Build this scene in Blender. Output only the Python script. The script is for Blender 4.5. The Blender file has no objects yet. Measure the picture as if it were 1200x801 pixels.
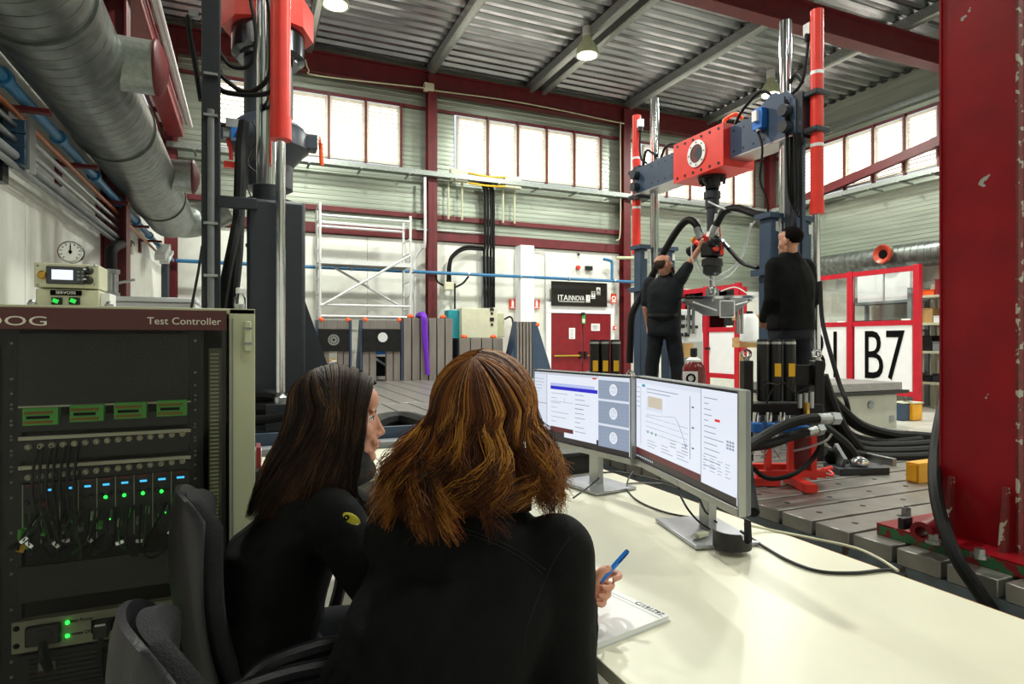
import bpy, bmesh, math, random
from mathutils import Vector as V, Matrix, noise
random.seed(7)
PI = math.pi
SC = bpy.context.scene
COL = SC.collection
# ---------------------------------------------------------------- camera
YAW = math.radians(23.4)
EYE = V((0, 0, 1.35))
FPX = 715.0
cam_data = bpy.data.cameras.new('camera')
cam_data.sensor_width = 36
cam_data.lens = FPX * 36 / 1200
cam_data.clip_start = 0.02
cam = bpy.data.objects.new('camera', cam_data)
cam.location = EYE
cam.rotation_euler = (PI / 2, 0, -YAW)
COL.objects.link(cam)
SC.camera = cam
# ---------------------------------------------------------------- world, exposure
world = bpy.data.worlds.new('world')
SC.world = world
world.use_nodes = True
world.node_tree.nodes['Background'].inputs[0].default_value = (0.86, 0.93, 1.0, 1)
world.node_tree.nodes['Background'].inputs[1].default_value = 1.0
SC.view_settings.view_transform = 'Standard'
SC.view_settings.look = 'None'
SC.view_settings.gamma = 1
SC.view_settings.exposure = 0.0
WINDOW_GLOW = 1.75
LAMP_W = 280.0

# ---------------------------------------------------------------- photo pixel -> point in the room
SF, CF = math.sin(YAW), math.cos(YAW)
def ray(px, py):
    r = (px - 600) / FPX; u = (400.5 - py) / FPX
    return V((SF + CF * r, CF - SF * r, u))
def at_d(px, py, d): return EYE + ray(px, py) * d
def at_x(px, py, X): q = ray(px, py); return EYE + q * (X / q.x)
def at_y(px, py, Y): q = ray(px, py); return EYE + q * (Y / q.y)
def at_z(px, py, Z): q = ray(px, py); return EYE + q * ((Z - EYE.z) / q.z)

# ---------------------------------------------------------------- colours and materials
def lin(h):
    h = h.lstrip('#'); o = []
    for i in (0, 2, 4):
        c = int(h[i:i+2], 16) / 255
        o.append(c / 12.92 if c <= .04045 else ((c + .055) / 1.055) ** 2.4)
    return o
MATS = {}
def mat(name, col, rough=.5, metal=0., var=.12, scale=6., bump=0., bscale=80., emit=0., stretch=None, col2=None, spot=None, spec=.5):
    if name in MATS: return MATS[name]
    m = bpy.data.materials.new(name); m.use_nodes = True
    nt = m.node_tree; N = nt.nodes; L = nt.links
    b = N['Principled BSDF']
    c = lin(col)
    tc = N.new('ShaderNodeTexCoord'); mp = N.new('ShaderNodeMapping')
    L.new(tc.outputs['Object'], mp.inputs[0])
    if stretch: mp.inputs['Scale'].default_value = stretch
    nz = N.new('ShaderNodeTexNoise'); nz.inputs['Scale'].default_value = scale; nz.inputs['Detail'].default_value = 5
    L.new(mp.outputs[0], nz.inputs['Vector'])
    rp = N.new('ShaderNodeValToRGB')
    a = [max(0, x * (1 - var)) for x in c]; d = [min(1, x * (1 + var)) for x in c]
    if col2: d = lin(col2)
    rp.color_ramp.elements[0].position = .32; rp.color_ramp.elements[0].color = (*a, 1)
    rp.color_ramp.elements[1].position = .68; rp.color_ramp.elements[1].color = (*d, 1)
    L.new(nz.outputs['Fac'], rp.inputs[0])
    out = rp.outputs[0]
    if spot:                                    # chipped paint: (colour, noise scale, threshold)
        n2 = N.new('ShaderNodeTexNoise'); n2.inputs['Scale'].default_value = spot[1]; n2.inputs['Detail'].default_value = 3
        L.new(mp.outputs[0], n2.inputs['Vector'])
        r2 = N.new('ShaderNodeValToRGB'); r2.color_ramp.interpolation = 'CONSTANT'
        r2.color_ramp.elements[0].color = (0, 0, 0, 1); r2.color_ramp.elements[1].color = (1, 1, 1, 1); r2.color_ramp.elements[1].position = spot[2]
        L.new(n2.outputs['Fac'], r2.inputs[0])
        mx = N.new('ShaderNodeMix'); mx.data_type = 'RGBA'
        L.new(r2.outputs[0], mx.inputs['Factor']); L.new(out, mx.inputs[6]); mx.inputs[7].default_value = (*lin(spot[0]), 1)
        out = mx.outputs[2]
    L.new(out, b.inputs['Base Color'])
    b.inputs['Roughness'].default_value = rough
    b.inputs['Metallic'].default_value = metal
    b.inputs['Specular IOR Level'].default_value = spec
    if bump:
        n3 = N.new('ShaderNodeTexNoise'); n3.inputs['Scale'].default_value = bscale; n3.inputs['Detail'].default_value = 4
        L.new(mp.outputs[0], n3.inputs['Vector'])
        bp = N.new('ShaderNodeBump'); bp.inputs['Strength'].default_value = bump; bp.inputs['Distance'].default_value = .01
        L.new(n3.outputs['Fac'], bp.inputs['Height']); L.new(bp.outputs[0], b.inputs['Normal'])
    if emit:
        L.new(out, b.inputs['Emission Color']); b.inputs['Emission Strength'].default_value = emit
    MATS[name] = m
    return m

RED = mat('red_paint', '#7c0f1b', .42, var=.18)
RED_D = mat('dark_red_steel', '#5e141a', .5, var=.2)
RED_B = mat('bright_red_paint', '#e0352b', .38, var=.08)
RED_C = mat('cage_red_paint', '#b80f26', .4, var=.1)
NAVY = mat('navy_paint', '#34465e', .45, var=.1)
NAVY_M = mat('slate_black_paint', '#2a323e', .42, var=.1)
NAVY_D = mat('dark_navy_paint', '#20262f', .5, var=.12)
BLACK = mat('black_plastic', '#0d0d0f', .45, var=.2)
BLACK_M = mat('black_steel', '#141416', .35, .3, var=.2)
RUBBER = mat('black_rubber', '#070708', .6, var=.3, bump=.15, bscale=120, spec=.25)
CHROME = mat('chrome', '#d6d8dc', .12, 1., var=.04)
STEEL = mat('brushed_steel', '#a8aaac', .32, 1., var=.1)
ALU = mat('aluminium', '#dfe1e2', .35, .35, var=.06)
GALV = mat('galvanised_sheet', '#9aa09c', .38, .75, var=.16, scale=30, bump=.06, bscale=40)
SIDING = mat('metal_siding', '#a3ab9e', .33, .6, var=.16, scale=2.2, stretch=(.25, .25, 5))
ROOFM = mat('roof_sheet', '#a2a4a8', .26, .85, var=.3, scale=3, stretch=(.25, 2.5, 1))
WHITE = mat('white_paint', '#e6e6de', .55, var=.04)
WHITE_P = mat('white_panel', '#e8e9ec', .45, var=.03)
CONC = mat('concrete_floor', '#b9b6ad', .45, var=.12, scale=3, bump=.05)
BEIGE = mat('beige_paint', '#b9bb9c', .5, var=.06)
CREAM = mat('cream_box', '#cfcdb4', .5, var=.06)
DESKM = mat('cream_laminate', '#e3e0cc', .34, var=.05, scale=2.5)
EDGE = mat('plywood_edge', '#b98356', .6, var=.2, scale=30)
BLUEP = mat('blue_pipe', '#2a6f9e', .4, var=.1)
BLUEV = mat('blue_anodised', '#2c6ec0', .35, .3, var=.12)
TEAL = mat('teal_paint', '#1c8a97', .45, var=.1)
ORANGE = mat('orange_plastic', '#ee5a1c', .4, var=.08)
YELLOW = mat('yellow_paint', '#dc9c16', .45, var=.12)
YLABEL = mat('yellow_label', '#e9b21c', .5, var=.05)
PURPLE = mat('purple_strap', '#6b1fb8', .6, var=.2, scale=40)
GREENB = mat('green_terminal', '#55b84a', .5, var=.15)
WOOD = mat('cardboard', '#c49a62', .7, var=.12)
GREY = mat('grey_paint', '#7d8184', .5, var=.08)
GREY_L = mat('light_grey_paint', '#c4c6c4', .5, var=.05)
INK = mat('black_ink', '#060606', .8, var=.1, spec=.1)
WINK = mat('white_ink', '#eeeeea', .6, var=.02)
BED = mat('cast_iron', '#8f8b86', .34, .55, var=.16, scale=9, bump=.05)
BEDS = mat('bed_side_paint', '#59626a', .55, .2, var=.2, scale=14, spot=('#3a2620', 18, .64))
SLAB = mat('slotted_iron', '#857d78', .5, .45, var=.18, scale=4, stretch=(1, 1, .3))
COLRED = mat('chipped_red_paint', '#8a0a18', .4, var=.16, scale=5, spot=('#9aa39f', 12, .705), spec=.3)
RUSTG = mat('chipped_weld', '#6a1a1c', .6, var=.3, scale=40, spot=('#a9a79a', 26, .6))
GREENP = mat('green_chip_paint', '#235a34', .5, var=.3, spot=('#7c0d18', 22, .5))
MAROON = mat('maroon_enamel', '#6f1518', .25, var=.12)
FABRIC = mat('charcoal_fabric', '#121217', .85, var=.25, scale=60, bump=.35, bscale=300)
PLAST = mat('chair_shell', '#18181e', .4, var=.2, bump=.1, bscale=200)
PAPER = mat('paper', '#eeeef0', .6, var=.02)
GREENL = mat('green_led', '#1cff3a', .4, var=.01, emit=6)
ORANGEL = mat('orange_led', '#ff7a1a', .4, var=.01, emit=4)
CYANL = mat('cyan_display', '#49c4ff', .4, var=.01, emit=1.2)
LCD = mat('lcd', '#dfe9ff', .3, var=.02, emit=.8)
PANE = mat('daylit_pane', '#fff6ee', .4, var=.02, emit=WINDOW_GLOW)
LAMPG = mat('lamp_glow', '#f4ffd2', .4, var=.01, emit=14)
SKIN = mat('skin', '#c98d74', .5, var=.1, scale=14)
SKIN_M = mat('skin_tan', '#c18a72', .5, var=.1, scale=14)
CLOTH = mat('black_softshell', '#060607', .8, var=.25, scale=25, bump=.12, bscale=160, spec=.18)
CLOTH_T = mat('black_polo', '#10151a', .8, var=.2, scale=25, spec=.3)
TROUS = mat('dark_work_trousers', '#15181f', .85, var=.25, scale=12, spec=.3)

def screen_mat(name, col, e=.95):
    m = mat(name, col, .35, var=.015, emit=e); N = m.node_tree.nodes['Principled BSDF']
    for l in list(m.node_tree.links):
        if l.to_socket == N.inputs['Base Color']: m.node_tree.links.remove(l)
    N.inputs['Base Color'].default_value = (.01, .01, .012, 1)
    return m
def glassy(name, tint, ior=1.45, rough=.02):
    m = bpy.data.materials.new(name); m.use_nodes = True
    N = m.node_tree.nodes; L = m.node_tree.links; N.clear()
    o = N.new('ShaderNodeOutputMaterial'); t = N.new('ShaderNodeBsdfTransparent'); g = N.new('ShaderNodeBsdfGlossy')
    f = N.new('ShaderNodeFresnel'); f.inputs[0].default_value = ior; mx = N.new('ShaderNodeMixShader')
    nz = N.new('ShaderNodeTexNoise'); nz.inputs['Scale'].default_value = 3
    mr = N.new('ShaderNodeMapRange'); mr.inputs[3].default_value = rough; mr.inputs[4].default_value = rough + .01
    L.new(nz.outputs['Fac'], mr.inputs[0]); L.new(mr.outputs[0], g.inputs['Roughness'])
    t.inputs[0].default_value = (*tint, 1)
    L.new(f.outputs[0], mx.inputs[0]); L.new(t.outputs[0], mx.inputs[1]); L.new(g.outputs[0], mx.inputs[2]); L.new(mx.outputs[0], o.inputs[0])
    return m
GLASS_D = glassy('smoked_glass', (.9, .9, .9), 1.2, .0)
GLASS_C = glassy('clear_glass', (.93, .95, .94))

# ---------------------------------------------------------------- mesh builder
FR = {}                                          # frame offset of an object, so that parts can be given in room coordinates
def spline(pts, k=8):
    pts = [V(p) for p in pts]
    if len(pts) < 3: return pts
    P = [pts[0] * 2 - pts[1]] + pts + [pts[-1] * 2 - pts[-2]]
    out = []
    for i in range(1, len(P) - 2):
        a, b, c, d = P[i-1:i+3]
        for j in range(k):
            t = j / k
            out.append(.5 * (2*b + (c - a)*t + (2*a - 5*b + 4*c - d)*t*t + (3*b - a - 3*c + d)*t**3))
    out.append(pts[-1])
    return out
def lerp_list(r, n):
    if not isinstance(r, (list, tuple)): return [r] * n
    out = []
    for i in range(n):
        x = i / max(1, n - 1) * (len(r) - 1); j = min(int(x), len(r) - 2); t = x - j
        out.append(r[j] * (1 - t) + r[j+1] * t)
    return out
def basis(d):
    d = d.normalized()
    a = V((0, 0, 1)) if abs(d.z) < .9 else V((1, 0, 0))
    u = d.cross(a).normalized()
    return u, d.cross(u)

class B:
    def __init__(s): s.v = []; s.f = []
    def add(s, vs, fs):
        n = len(s.v); s.v += [tuple(v) for v in vs]; s.f += [tuple(i + n for i in f) for f in fs]
        return s
    def box(s, c, z, R=None):
        c = V(c); x, y, w = [k / 2 for k in z]
        vs = [V((i*x, j*y, k*w)) for k in (-1, 1) for j in (-1, 1) for i in (-1, 1)]
        if R is not None: vs = [R @ v for v in vs]
        return s.add([c + v for v in vs], [(0, 2, 3, 1), (4, 5, 7, 6), (0, 1, 5, 4), (2, 6, 7, 3), (0, 4, 6, 2), (1, 3, 7, 5)])
    def bb(s, a, b):
        lo = [min(p, q) for p, q in zip(a, b)]; hi = [max(p, q) for p, q in zip(a, b)]
        return s.box([(p+q)/2 for p, q in zip(lo, hi)], [max(q-p, 1e-4) for p, q in zip(lo, hi)])
    def beam(s, p, q, w, h):                     # rectangular bar from p to q
        p, q = V(p), V(q); u, v = basis(q - p)
        if abs((q-p).normalized().z) < .9: u, v = u, u.cross(q - p).normalized()
        vs = [e + u*(a*w/2) + v*(b*h/2) for e in (p, q) for a, b in ((-1, -1), (1, -1), (1, 1), (-1, 1))]
        return s.add(vs, [(0, 3, 2, 1), (4, 5, 6, 7), (0, 1, 5, 4), (1, 2, 6, 5), (2, 3, 7, 6), (3, 0, 4, 7)])
    def tube(s, pts, r, n=8, cap=True, sm=0):
        pts = spline(pts, sm) if sm else [V(p) for p in pts]
        R = lerp_list(r, len(pts)); vs = []; fs = []
        u = None
        for i, p in enumerate(pts):
            d = (pts[min(i+1, len(pts)-1)] - pts[max(i-1, 0)])
            if d.length < 1e-9: d = V((0, 0, 1))
            d.normalize()
            if u is None: u, _ = basis(d)
            u = (u - d * u.dot(d)).normalized(); w = d.cross(u)
            for k in range(n):
                a = 2*PI*k/n; vs.append(p + (u*math.cos(a) + w*math.sin(a)) * R[i])
        for i in range(len(pts)-1):
            for k in range(n):
                fs.append((i*n+k, i*n+(k+1) % n, (i+1)*n+(k+1) % n, (i+1)*n+k))
        if cap: fs += [tuple(range(n))[::-1], tuple((len(pts)-1)*n+k for k in range(n))]
        return s.add(vs, fs)
    def cyl(s, p, q, r, r1=None, n=20): return s.tube([p, q], [r, r if r1 is None else r1], n)
    def ring(s, p, q, r, ri, n=24):              # hollow cylinder
        p, q = V(p), V(q); u, w = basis(q - p); vs = []; fs = []
        for e, rad in ((p, ri), (p, r), (q, r), (q, ri)):
            for k in range(n):
                a = 2*PI*k/n; vs.append(e + (u*math.cos(a) + w*math.sin(a)) * rad)
        for i in range(4):
            for k in range(n): fs.append((i*n+k, i*n+(k+1) % n, ((i+1) % 4)*n+(k+1) % n, ((i+1) % 4)*n+k))
        return s.add(vs, fs)
    def lathe(s, prof, c, ax=(0, 0, 1), n=24):   # prof = [(radius, height)...]
        c = V(c); ax = V(ax).normalized()
        return s.tube_prof([(c + ax*h, r) for r, h in prof], ax, n)
    def tube_prof(s, pr, ax, n):
        u, w = basis(ax); vs = []; fs = []
        for p, r in pr:
            for k in range(n):
                a = 2*PI*k/n; vs.append(p + (u*math.cos(a) + w*math.sin(a)) * max(r, 1e-4))
        for i in range(len(pr)-1):
            for k in range(n): fs.append((i*n+k, i*n+(k+1) % n, (i+1)*n+(k+1) % n, (i+1)*n+k))
        fs += [tuple(range(n))[::-1], tuple((len(pr)-1)*n+k for k in range(n))]
        return s.add(vs, fs)
    def prism(s, poly, vec):
        poly = [V(p) for p in poly]; vec = V(vec); n = len(poly)
        return s.add(poly + [p + vec for p in poly], [tuple(range(n))[::-1], tuple(range(n, 2*n))] + [(i, (i+1) % n, n+(i+1) % n, n+i) for i in range(n)])
    def ball(s, c, r, n=16, m=10, R=None):
        if not isinstance(r, (tuple, list)): r = (r, r, r)
        c = V(c); vs = []; fs = []
        for i in range(m+1):
            t = PI*i/m
            for k in range(n):
                a = 2*PI*k/n; p = V((r[0]*math.sin(t)*math.cos(a), r[1]*math.sin(t)*math.sin(a), r[2]*math.cos(t)))
                vs.append(c + (R @ p if R is not None else p))
        for i in range(m):
            for k in range(n): fs.append((i*n+k, (i+1)*n+k, (i+1)*n+(k+1) % n, i*n+(k+1) % n))
        return s.add(vs, fs)
    def sheet(s, prof, p0, du, dv, vec):         # profile polyline [(u, v)] swept along vec
        p0, du, dv, vec = V(p0), V(du), V(dv), V(vec)
        a = [p0 + du*x + dv*y for x, y in prof]; n = len(a)
        return s.add(a + [p + vec for p in a], [(i, i+1, n+i+1, n+i) for i in range(n-1)])
    def mesh(s, name):
        me = bpy.data.meshes.new(name); me.from_pydata(s.v, [], s.f)
        bm = bmesh.new(); bm.from_mesh(me); bmesh.ops.recalc_face_normals(bm, faces=bm.faces); bm.to_mesh(me); bm.free()
        return me
    def build(s, name, m, parent=None, bev=0., sharp=35, kind=None, label=None, segs=2):
        vs = s.v; c = V([(min(p[i] for p in vs) + max(p[i] for p in vs)) / 2 for i in range(3)])
        s.v = [tuple(V(p) - c) for p in vs]
        me = s.mesh(name)
        return link_mesh(me, name, m, parent, c, bev, sharp, kind, label, segs)
def link_mesh(me, name, m, parent=None, c=V((0, 0, 0)), bev=0., sharp=35, kind=None, label=None, segs=2):
    me.materials.append(m)
    me.polygons.foreach_set('use_smooth', [True] * len(me.polygons))
    if sharp: me.set_sharp_from_angle(angle=math.radians(sharp))
    o = bpy.data.objects.new(name, me); COL.objects.link(o)
    FR[o] = V(c)
    o.location = c
    if parent is not None:
        o.parent = parent; o.location = V(c) - FR[parent]
    if bev:
        q = o.modifiers.new('edge', 'BEVEL'); q.width = bev; q.segments = segs; q.limit_method = 'ANGLE'; q.angle_limit = math.radians(40)
    if kind: o['kind'] = kind
    if label: o['label'] = label
    return o
def tag(o, label, cat, group=None):
    o['label'] = label; o['category'] = cat
    if group: o['group'] = group
    return o
def thing(name, label, cat, loc, group=None, local=False, rz=0.):
    o = bpy.data.objects.new(name, None); COL.objects.link(o)
    o.empty_display_size = .1
    o.location = V(loc); o.rotation_euler.z = rz
    FR[o] = V((0, 0, 0)) if local else V(loc)
    return tag(o, label, cat, group)
def struct(o): o['kind'] = 'structure'; return o
def sgroup(name, loc=(0, 0, 0)):
    o = bpy.data.objects.new(name, None); COL.objects.link(o); o.location = V(loc); FR[o] = V(loc)
    return struct(o)
def share(o, parent, loc, name=None, rz=None):   # another piece with the same mesh, placed at loc (room coordinates)
    c = o.copy(); COL.objects.link(c); c.parent = parent; FR[c] = V(loc)
    c.location = V(loc) - (FR[parent] if parent is not None else V((0, 0, 0)))
    return c
def dup(root, loc, rz=None, label=None, group=None):
    r = root.copy(); COL.objects.link(r); r.location = V(loc); FR[r] = V((0, 0, 0))
    if rz is not None: r.rotation_euler.z = rz
    if label: r['label'] = label
    if group: r['group'] = group
    def kids(a, b):
        for ch in [x for x in COL.objects if x.parent == a]:
            c = ch.copy(); COL.objects.link(c); c.parent = b
            kids(ch, c)
    kids(root, r)
    return r
def text(name, body, m, parent, loc, size, rx=PI/2, rz=0., sx=1., ax='CENTER', ext=.0008, shear=0., label=None):
    cu = bpy.data.curves.new(name, 'FONT'); cu.body = body; cu.size = size; cu.extrude = ext; cu.align_x = ax; cu.align_y = 'CENTER'; cu.shear = shear
    cu.resolution_u = 3
    cu.materials.append(m)
    tmp = bpy.data.objects.new(name, cu)
    me = bpy.data.meshes.new_from_object(tmp); bpy.data.objects.remove(tmp); bpy.data.curves.remove(cu)
    o = bpy.data.objects.new(name, me); COL.objects.link(o); FR[o] = V(loc)
    o.parent = parent; o.location = V(loc) - FR[parent]
    o.rotation_euler = (rx, 0, rz); o.scale = (sx, 1, 1)
    if label: o['label'] = label
    return o
def rotz(a): return Matrix.Rotation(a, 3, 'Z')
# ================================================================ THE ROOM
XL, XR, YB, YF, ZC = -1.45, 13.55, 13.0, -4.0, 7.35
COLX = [-1.3, 3.64, 8.6, 13.4]
COLY = [2.2, 7.6]
struct(B().bb((XL-.3, YF, -.1), (XR+.3, YB+.3, 0)).build('floor', CONC))
# ceiling: trapezoid roof sheets with ribs along X
prof = []; y = YF
while y < YB + .2:
    prof += [(y, 0), (y+.09, 0), (y+.125, .06), (y+.225, .06)]; y += .27
ce = struct(B().sheet(prof, (XL-.2, 0, ZC), (0, 1, 0), (0, 0, 1), (XR-XL+.4, 0, 0)).build('ceiling', ROOFM, sharp=20))
def sigma(x, z0=7.12, z1=7.33, w=.15):           # folded purlin section
    p = [(-w/2, z1), (-w/2, z0+.03), (-w/2+.03, z0), (w/2-.03, z0), (w/2, z0+.03), (w/2, z1), (w/2-.012, z1), (w/2-.012, z0+.04), (.02, z0+.016), (0, z0+.05), (-.02, z0+.016), (-w/2+.012, z0+.04), (-w/2+.012, z1)]
    return B().prism([(x+a, YF, b) for a, b in p], (0, YB-YF-.1, 0))
for x in (1.12, 3.64, 6.02, 6.34, 8.72, 11.2): sigma(x).build('purlin', GALV, ce)
def ibeam_x(x0, x1, y, z0, z1, w=.24, tf=.025):
    b = B(); b.bb((x0, y-w/2, z0), (x1, y+w/2, z0+tf)); b.bb((x0, y-w/2, z1-tf), (x1, y+w/2, z1)); b.bb((x0, y-.012, z0), (x1, y+.012, z1))
    return b
for y in (2.2, 7.6): ibeam_x(XL+.1, XR-.1, y, 6.66, 7.12, .26).build('roof_beam', RED_D, ce)
# ---- siding profile (horizontal ribs)
def ribs(z0, z1, p=.1, d=.007):
    o = []; z = z0
    while z < z1 - .02: o += [(0, z), (0, z+p*.62), (d, z+p*.75), (d, z+p*.9), (0, z+p)]; z += p
    return o + [(0, z1)]
def wall(name, p0, along, n, length, holes, zs=3.5, split=None):
    """ribbed sheet above, smooth panels below; holes = [(a0, a1)] window runs along the wall"""
    root = sgroup(name, p0); p0 = V(p0); al = V(along); nn = V(n)
    top = B(); 
    top.sheet(ribs(zs, 5.0), p0, nn, (0, 0, 1), al*length)
    if split: top.sheet(ribs(split[1], 3.5), p0 + al*split[0], nn, (0, 0, 1), al*(length-split[0]))
    top.sheet(ribs(6.42, 7.4), p0, nn, (0, 0, 1), al*length)
    e = [0] + [v for h in holes for v in h] + [length]
    for a, b in zip(e[::2], e[1::2]):
        if b > a: top.sheet(ribs(5.0, 6.42), p0 + al*a, nn, (0, 0, 1), al*(b-a))
    top.build('siding_sheet', SIDING, root, sharp=15)
    k = int(length // 1.24); w = length / k
    first = None
    for i in range(k):
        q = p0 + al*(w*(i+.5)) + nn*.02 + V((0, 0, (zs+.05)/2))
        if split and w*(i+.5) > split[0]:
            q.z = split[1]/2
            if not hasattr(wall, 'low'): wall.low = B().box(q, [abs(al[j])*(w-.008) + abs(nn[j])*.06 for j in range(2)] + [split[1]]).build('wall_panel', WHITE, root)
            else: share(wall.low, root, q)
            continue
        if first is None:
            s = [abs(al[j])*(w-.008) + abs(nn[j])*.06 for j in range(2)] + [zs+.05]
            first = B().box(q, s).build('wall_panel', WHITE, root)
        else: share(first, root, q)
    return root
def hcol(root, x, y, z1, w=.2, h=.22, face='y'):
    b = B(); t = .02
    if face == 'y':
        b.bb((x-w/2, y-h/2, 0), (x+w/2, y-h/2+t, z1)); b.bb((x-w/2, y+h/2-t, 0), (x+w/2, y+h/2, z1)); b.bb((x-.008, y-h/2, 0), (x+.008, y+h/2, z1))
    else:
        b.bb((x-h/2, y-w/2, 0), (x-h/2+t, y+w/2, z1)); b.bb((x+h/2-t, y-w/2, 0), (x+h/2, y+w/2, z1)); b.bb((x-h/2, y-.008, 0), (x+h/2, y+.008, z1))
    return b.build('steel_column', RED_D, root)
BAYX = [(-.72, 3.0), (4.24, 7.96), (9.2, 12.92)]
wb = wall('wall_back', (XL, YB, 0), (1, 0, 0), (0, -1, 0), XR-XL, [(a-XL-.02, b-XL+.02) for a, b in BAYX], 3.5, (10.05, 2.75))
for x in COLX: hcol(wb, x, 12.8, 7.1)
ibeam_x(XL, XR, 12.8, 6.73, 7.16, .2).build('eaves_beam', RED_D, wb)
for z0, z1, yy in ((3.57, 3.77, 12.88), (4.03, 4.13, 12.9), (6.4, 6.46, 12.93), (5.03, 5.08, 12.93)):
    B().bb((XL, yy, z0), (XR if z0 > 5 else 8.6, 12.97, z1)).build('wall_girder', RED_D, wb)
BAYY = [(2.9, 6.6), (8.28, 12.0)]
wr = wall('wall_right', (XR, YB, 0), (0, -1, 0), (-1, 0, 0), YB-YF, [(YB-b-.02, YB-a+.02) for a, b in BAYY[::-1]], 2.95)
wf = wall('wall_front', (XR, YF, 0), (-1, 0, 0), (0, 1, 0), XR-XL, [])
wl = wall('wall_left', (XL, YF, 0), (0, 1, 0), (1, 0, 0), YB-YF, [(a-YF-.02, b-YF+.02) for a, b in BAYY])
for y in COLY:
    hcol(wr, XR-.2, y, 7.1, face='x'); hcol(wl, XL+.16, y, 7.1, .24, .24, face='x')
for r, xx, s in ((wr, XR, -1), (wl, XL, 1)):
    for z0, z1, dd in ((6.4, 6.46, .07), (5.03, 5.08, .07)):
        B().bb((xx+s*.03, YF, z0), (xx+s*dd, YB, z1)).build('wall_girder', RED_D, r)
B().beam((XR-.3, 13, 4.85), (XR-.3, 7.6, 5.62), .12, .2).build('brace', RED_D, wr)
B().bb((XR-.16, YF, 6.6), (XR-.05, YB, 6.72)).build('gutter_trim', GALV, wr)
B().bb((XR-.12, YF, 6.72), (XR-.05, YB, 7.3)).build('eaves_flashing', SIDING, wr)
# ---- windows: bay after bay of narrow louvred lights
WN = 0
def window(c, al, nn):
    global WN; WN += 1
    w = sgroup('window_%d' % WN, c); c = V(c); al = V(al); nn = V(nn)
    def bx(a, z, n, sa, sz, sn):
        return B().box(c + al*a + V((0, 0, z)) + nn*n, [abs(al[i])*sa + abs(nn[i])*sn for i in range(2)] + [sz])
    if WN == 1 or not hasattr(window, 'p') or window.p[0] != tuple(al):
        f = B()
        for s in (-1, 1):
            f.v += []; f.add(*_b(bx(s*.325, 0, .03, .05, 1.24, .07))); f.add(*_b(bx(0, s*.6, .03, .7, .05, .07)))
        fo = f.build('window_frame', mat('window_cream', '#d9d3c4', .5), w)
        po = bx(0, 0, -.02, .6, 1.15, .01).build('pane', PANE, w)
        l = B()
        for k in range(13): l.add(*_b(bx(0, -.54+k*.09, .012, .6, .016, .03)))
        lo = l.build('louvre', mat('louvre_slat', '#d8d2c6', .5), w, kind='stuff')
        m = bx(.372, 0, .05, .045, 1.4, .09).build('mullion', RED_D, w)
        window.p = (tuple(al), [(o, FR[o]-c) for o in (fo, po, lo, m)])
    else:
        for o, d in window.p[1]: share(o, w, c + d)
def _b(b): return b.v, b.f
for a, b in BAYX:
    for i in range(5): window((a + .372 + i*.744, YB-.03, 5.74), (1, 0, 0), (0, -1, 0))
for a, b in BAYY[::-1]:
    for i in range(5): window((XR-.03, b - .372 - i*.744, 5.74), (0, -1, 0), (-1, 0, 0))
for a, b in BAYY[::-1]:
    for i in range(5): window((XL+.03, a + .372 + i*.744, 5.74), (0, 1, 0), (1, 0, 0))
# ---- box pillar on the back wall
p = at_y(616, 330, 12.7)
struct(B().bb((p.x-.17, 12.6, 0), (p.x+.17, 12.94, 3.55)).build('trim_1', WHITE_P))
B().bb((p.x+.19, 12.88, 0), (p.x+.22, 12.94, 3.57)).build('wall_girder', RED_D, wb)
# ---- red double door
d = sgroup('door_1', (7.4, 12.9, 0))
x0, x1 = at_y(645, 400, 12.9).x, at_y(715, 400, 12.9).x; xm = (x0+x1)/2 + .03
f = B(); f.bb((x0-.13, 12.86, 0), (x0, 12.95, 2.16)); f.bb((x1, 12.86, 0), (x1+.1, 12.95, 2.16)); f.bb((x0-.132, 12.852, 2.04), (x1+.102, 12.95, 2.3))
f.build('door_frame', WHITE_P, d)
for a, b in ((x0, xm-.008), (xm+.008, x1)):
    lf = B().bb((a+.005, 12.87, .01), (b-.005, 12.91, 2.03)).build('door_leaf', RED, d, bev=.006)
    B().tube([(a+.06, 12.83, 1.02), (b-.06, 12.83, 1.02)], .02, 8).build('panic_bar', mat('brass_bar', '#a7902f', .35, .6), lf)
    B().bb((a+.03 if a != x0 else b-.09, 12.8, .95), (a+.09 if a != x0 else b-.03, 12.87, 1.12)).build('door_lock', BLACK, lf)
B().bb((xm-.05, 12.8, 2.0), (xm+.03, 12.87, 2.06)).build('door_closer', BLACK, d)
def notice(name, label, cat, px0, py0, px1, py1, Y, m, th=.012):
    a, b = at_y(px0, py0, Y), at_y(px1, py1, Y)
    t = thing(name, label, cat, ((a.x+b.x)/2, Y, (a.z+b.z)/2))
    B().bb((a.x, Y, a.z), (b.x, Y+th, b.z)).build('board', m, t, bev=.001)
    return t, a, b
t, a, b = notice('door_notice', 'white portrait paper notice taped to left leaf of red door', 'notice', 667, 384, 674, 397, 12.855, PAPER)
for k in range(5): pass
l = B()
for k in range(5): l.bb((a.x+.03, 12.853, a.z-.05-k*.045), (b.x-.03-(k % 2)*.03, 12.856, a.z-.064-k*.045))
l.build('printed_lines', GREY, t, kind='stuff')
t, a, b = notice('door_notice', 'white landscape paper notice on right leaf of red door', 'notice', 693, 379, 703, 387.5, 12.855, PAPER)
l = B()
for k in range(4): l.bb((a.x+.03, 12.853, a.z-.035-k*.03), (b.x-.03-(k % 2)*.05, 12.856, a.z-.046-k*.03))
l.build('printed_lines', INK, t, kind='stuff')
t, a, b = notice('exit_marker', 'small green and white emergency exit plate above door lock', 'sign', 682, 368, 686, 379, 12.85, mat('green_sign', '#4fae58', .5))
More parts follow.
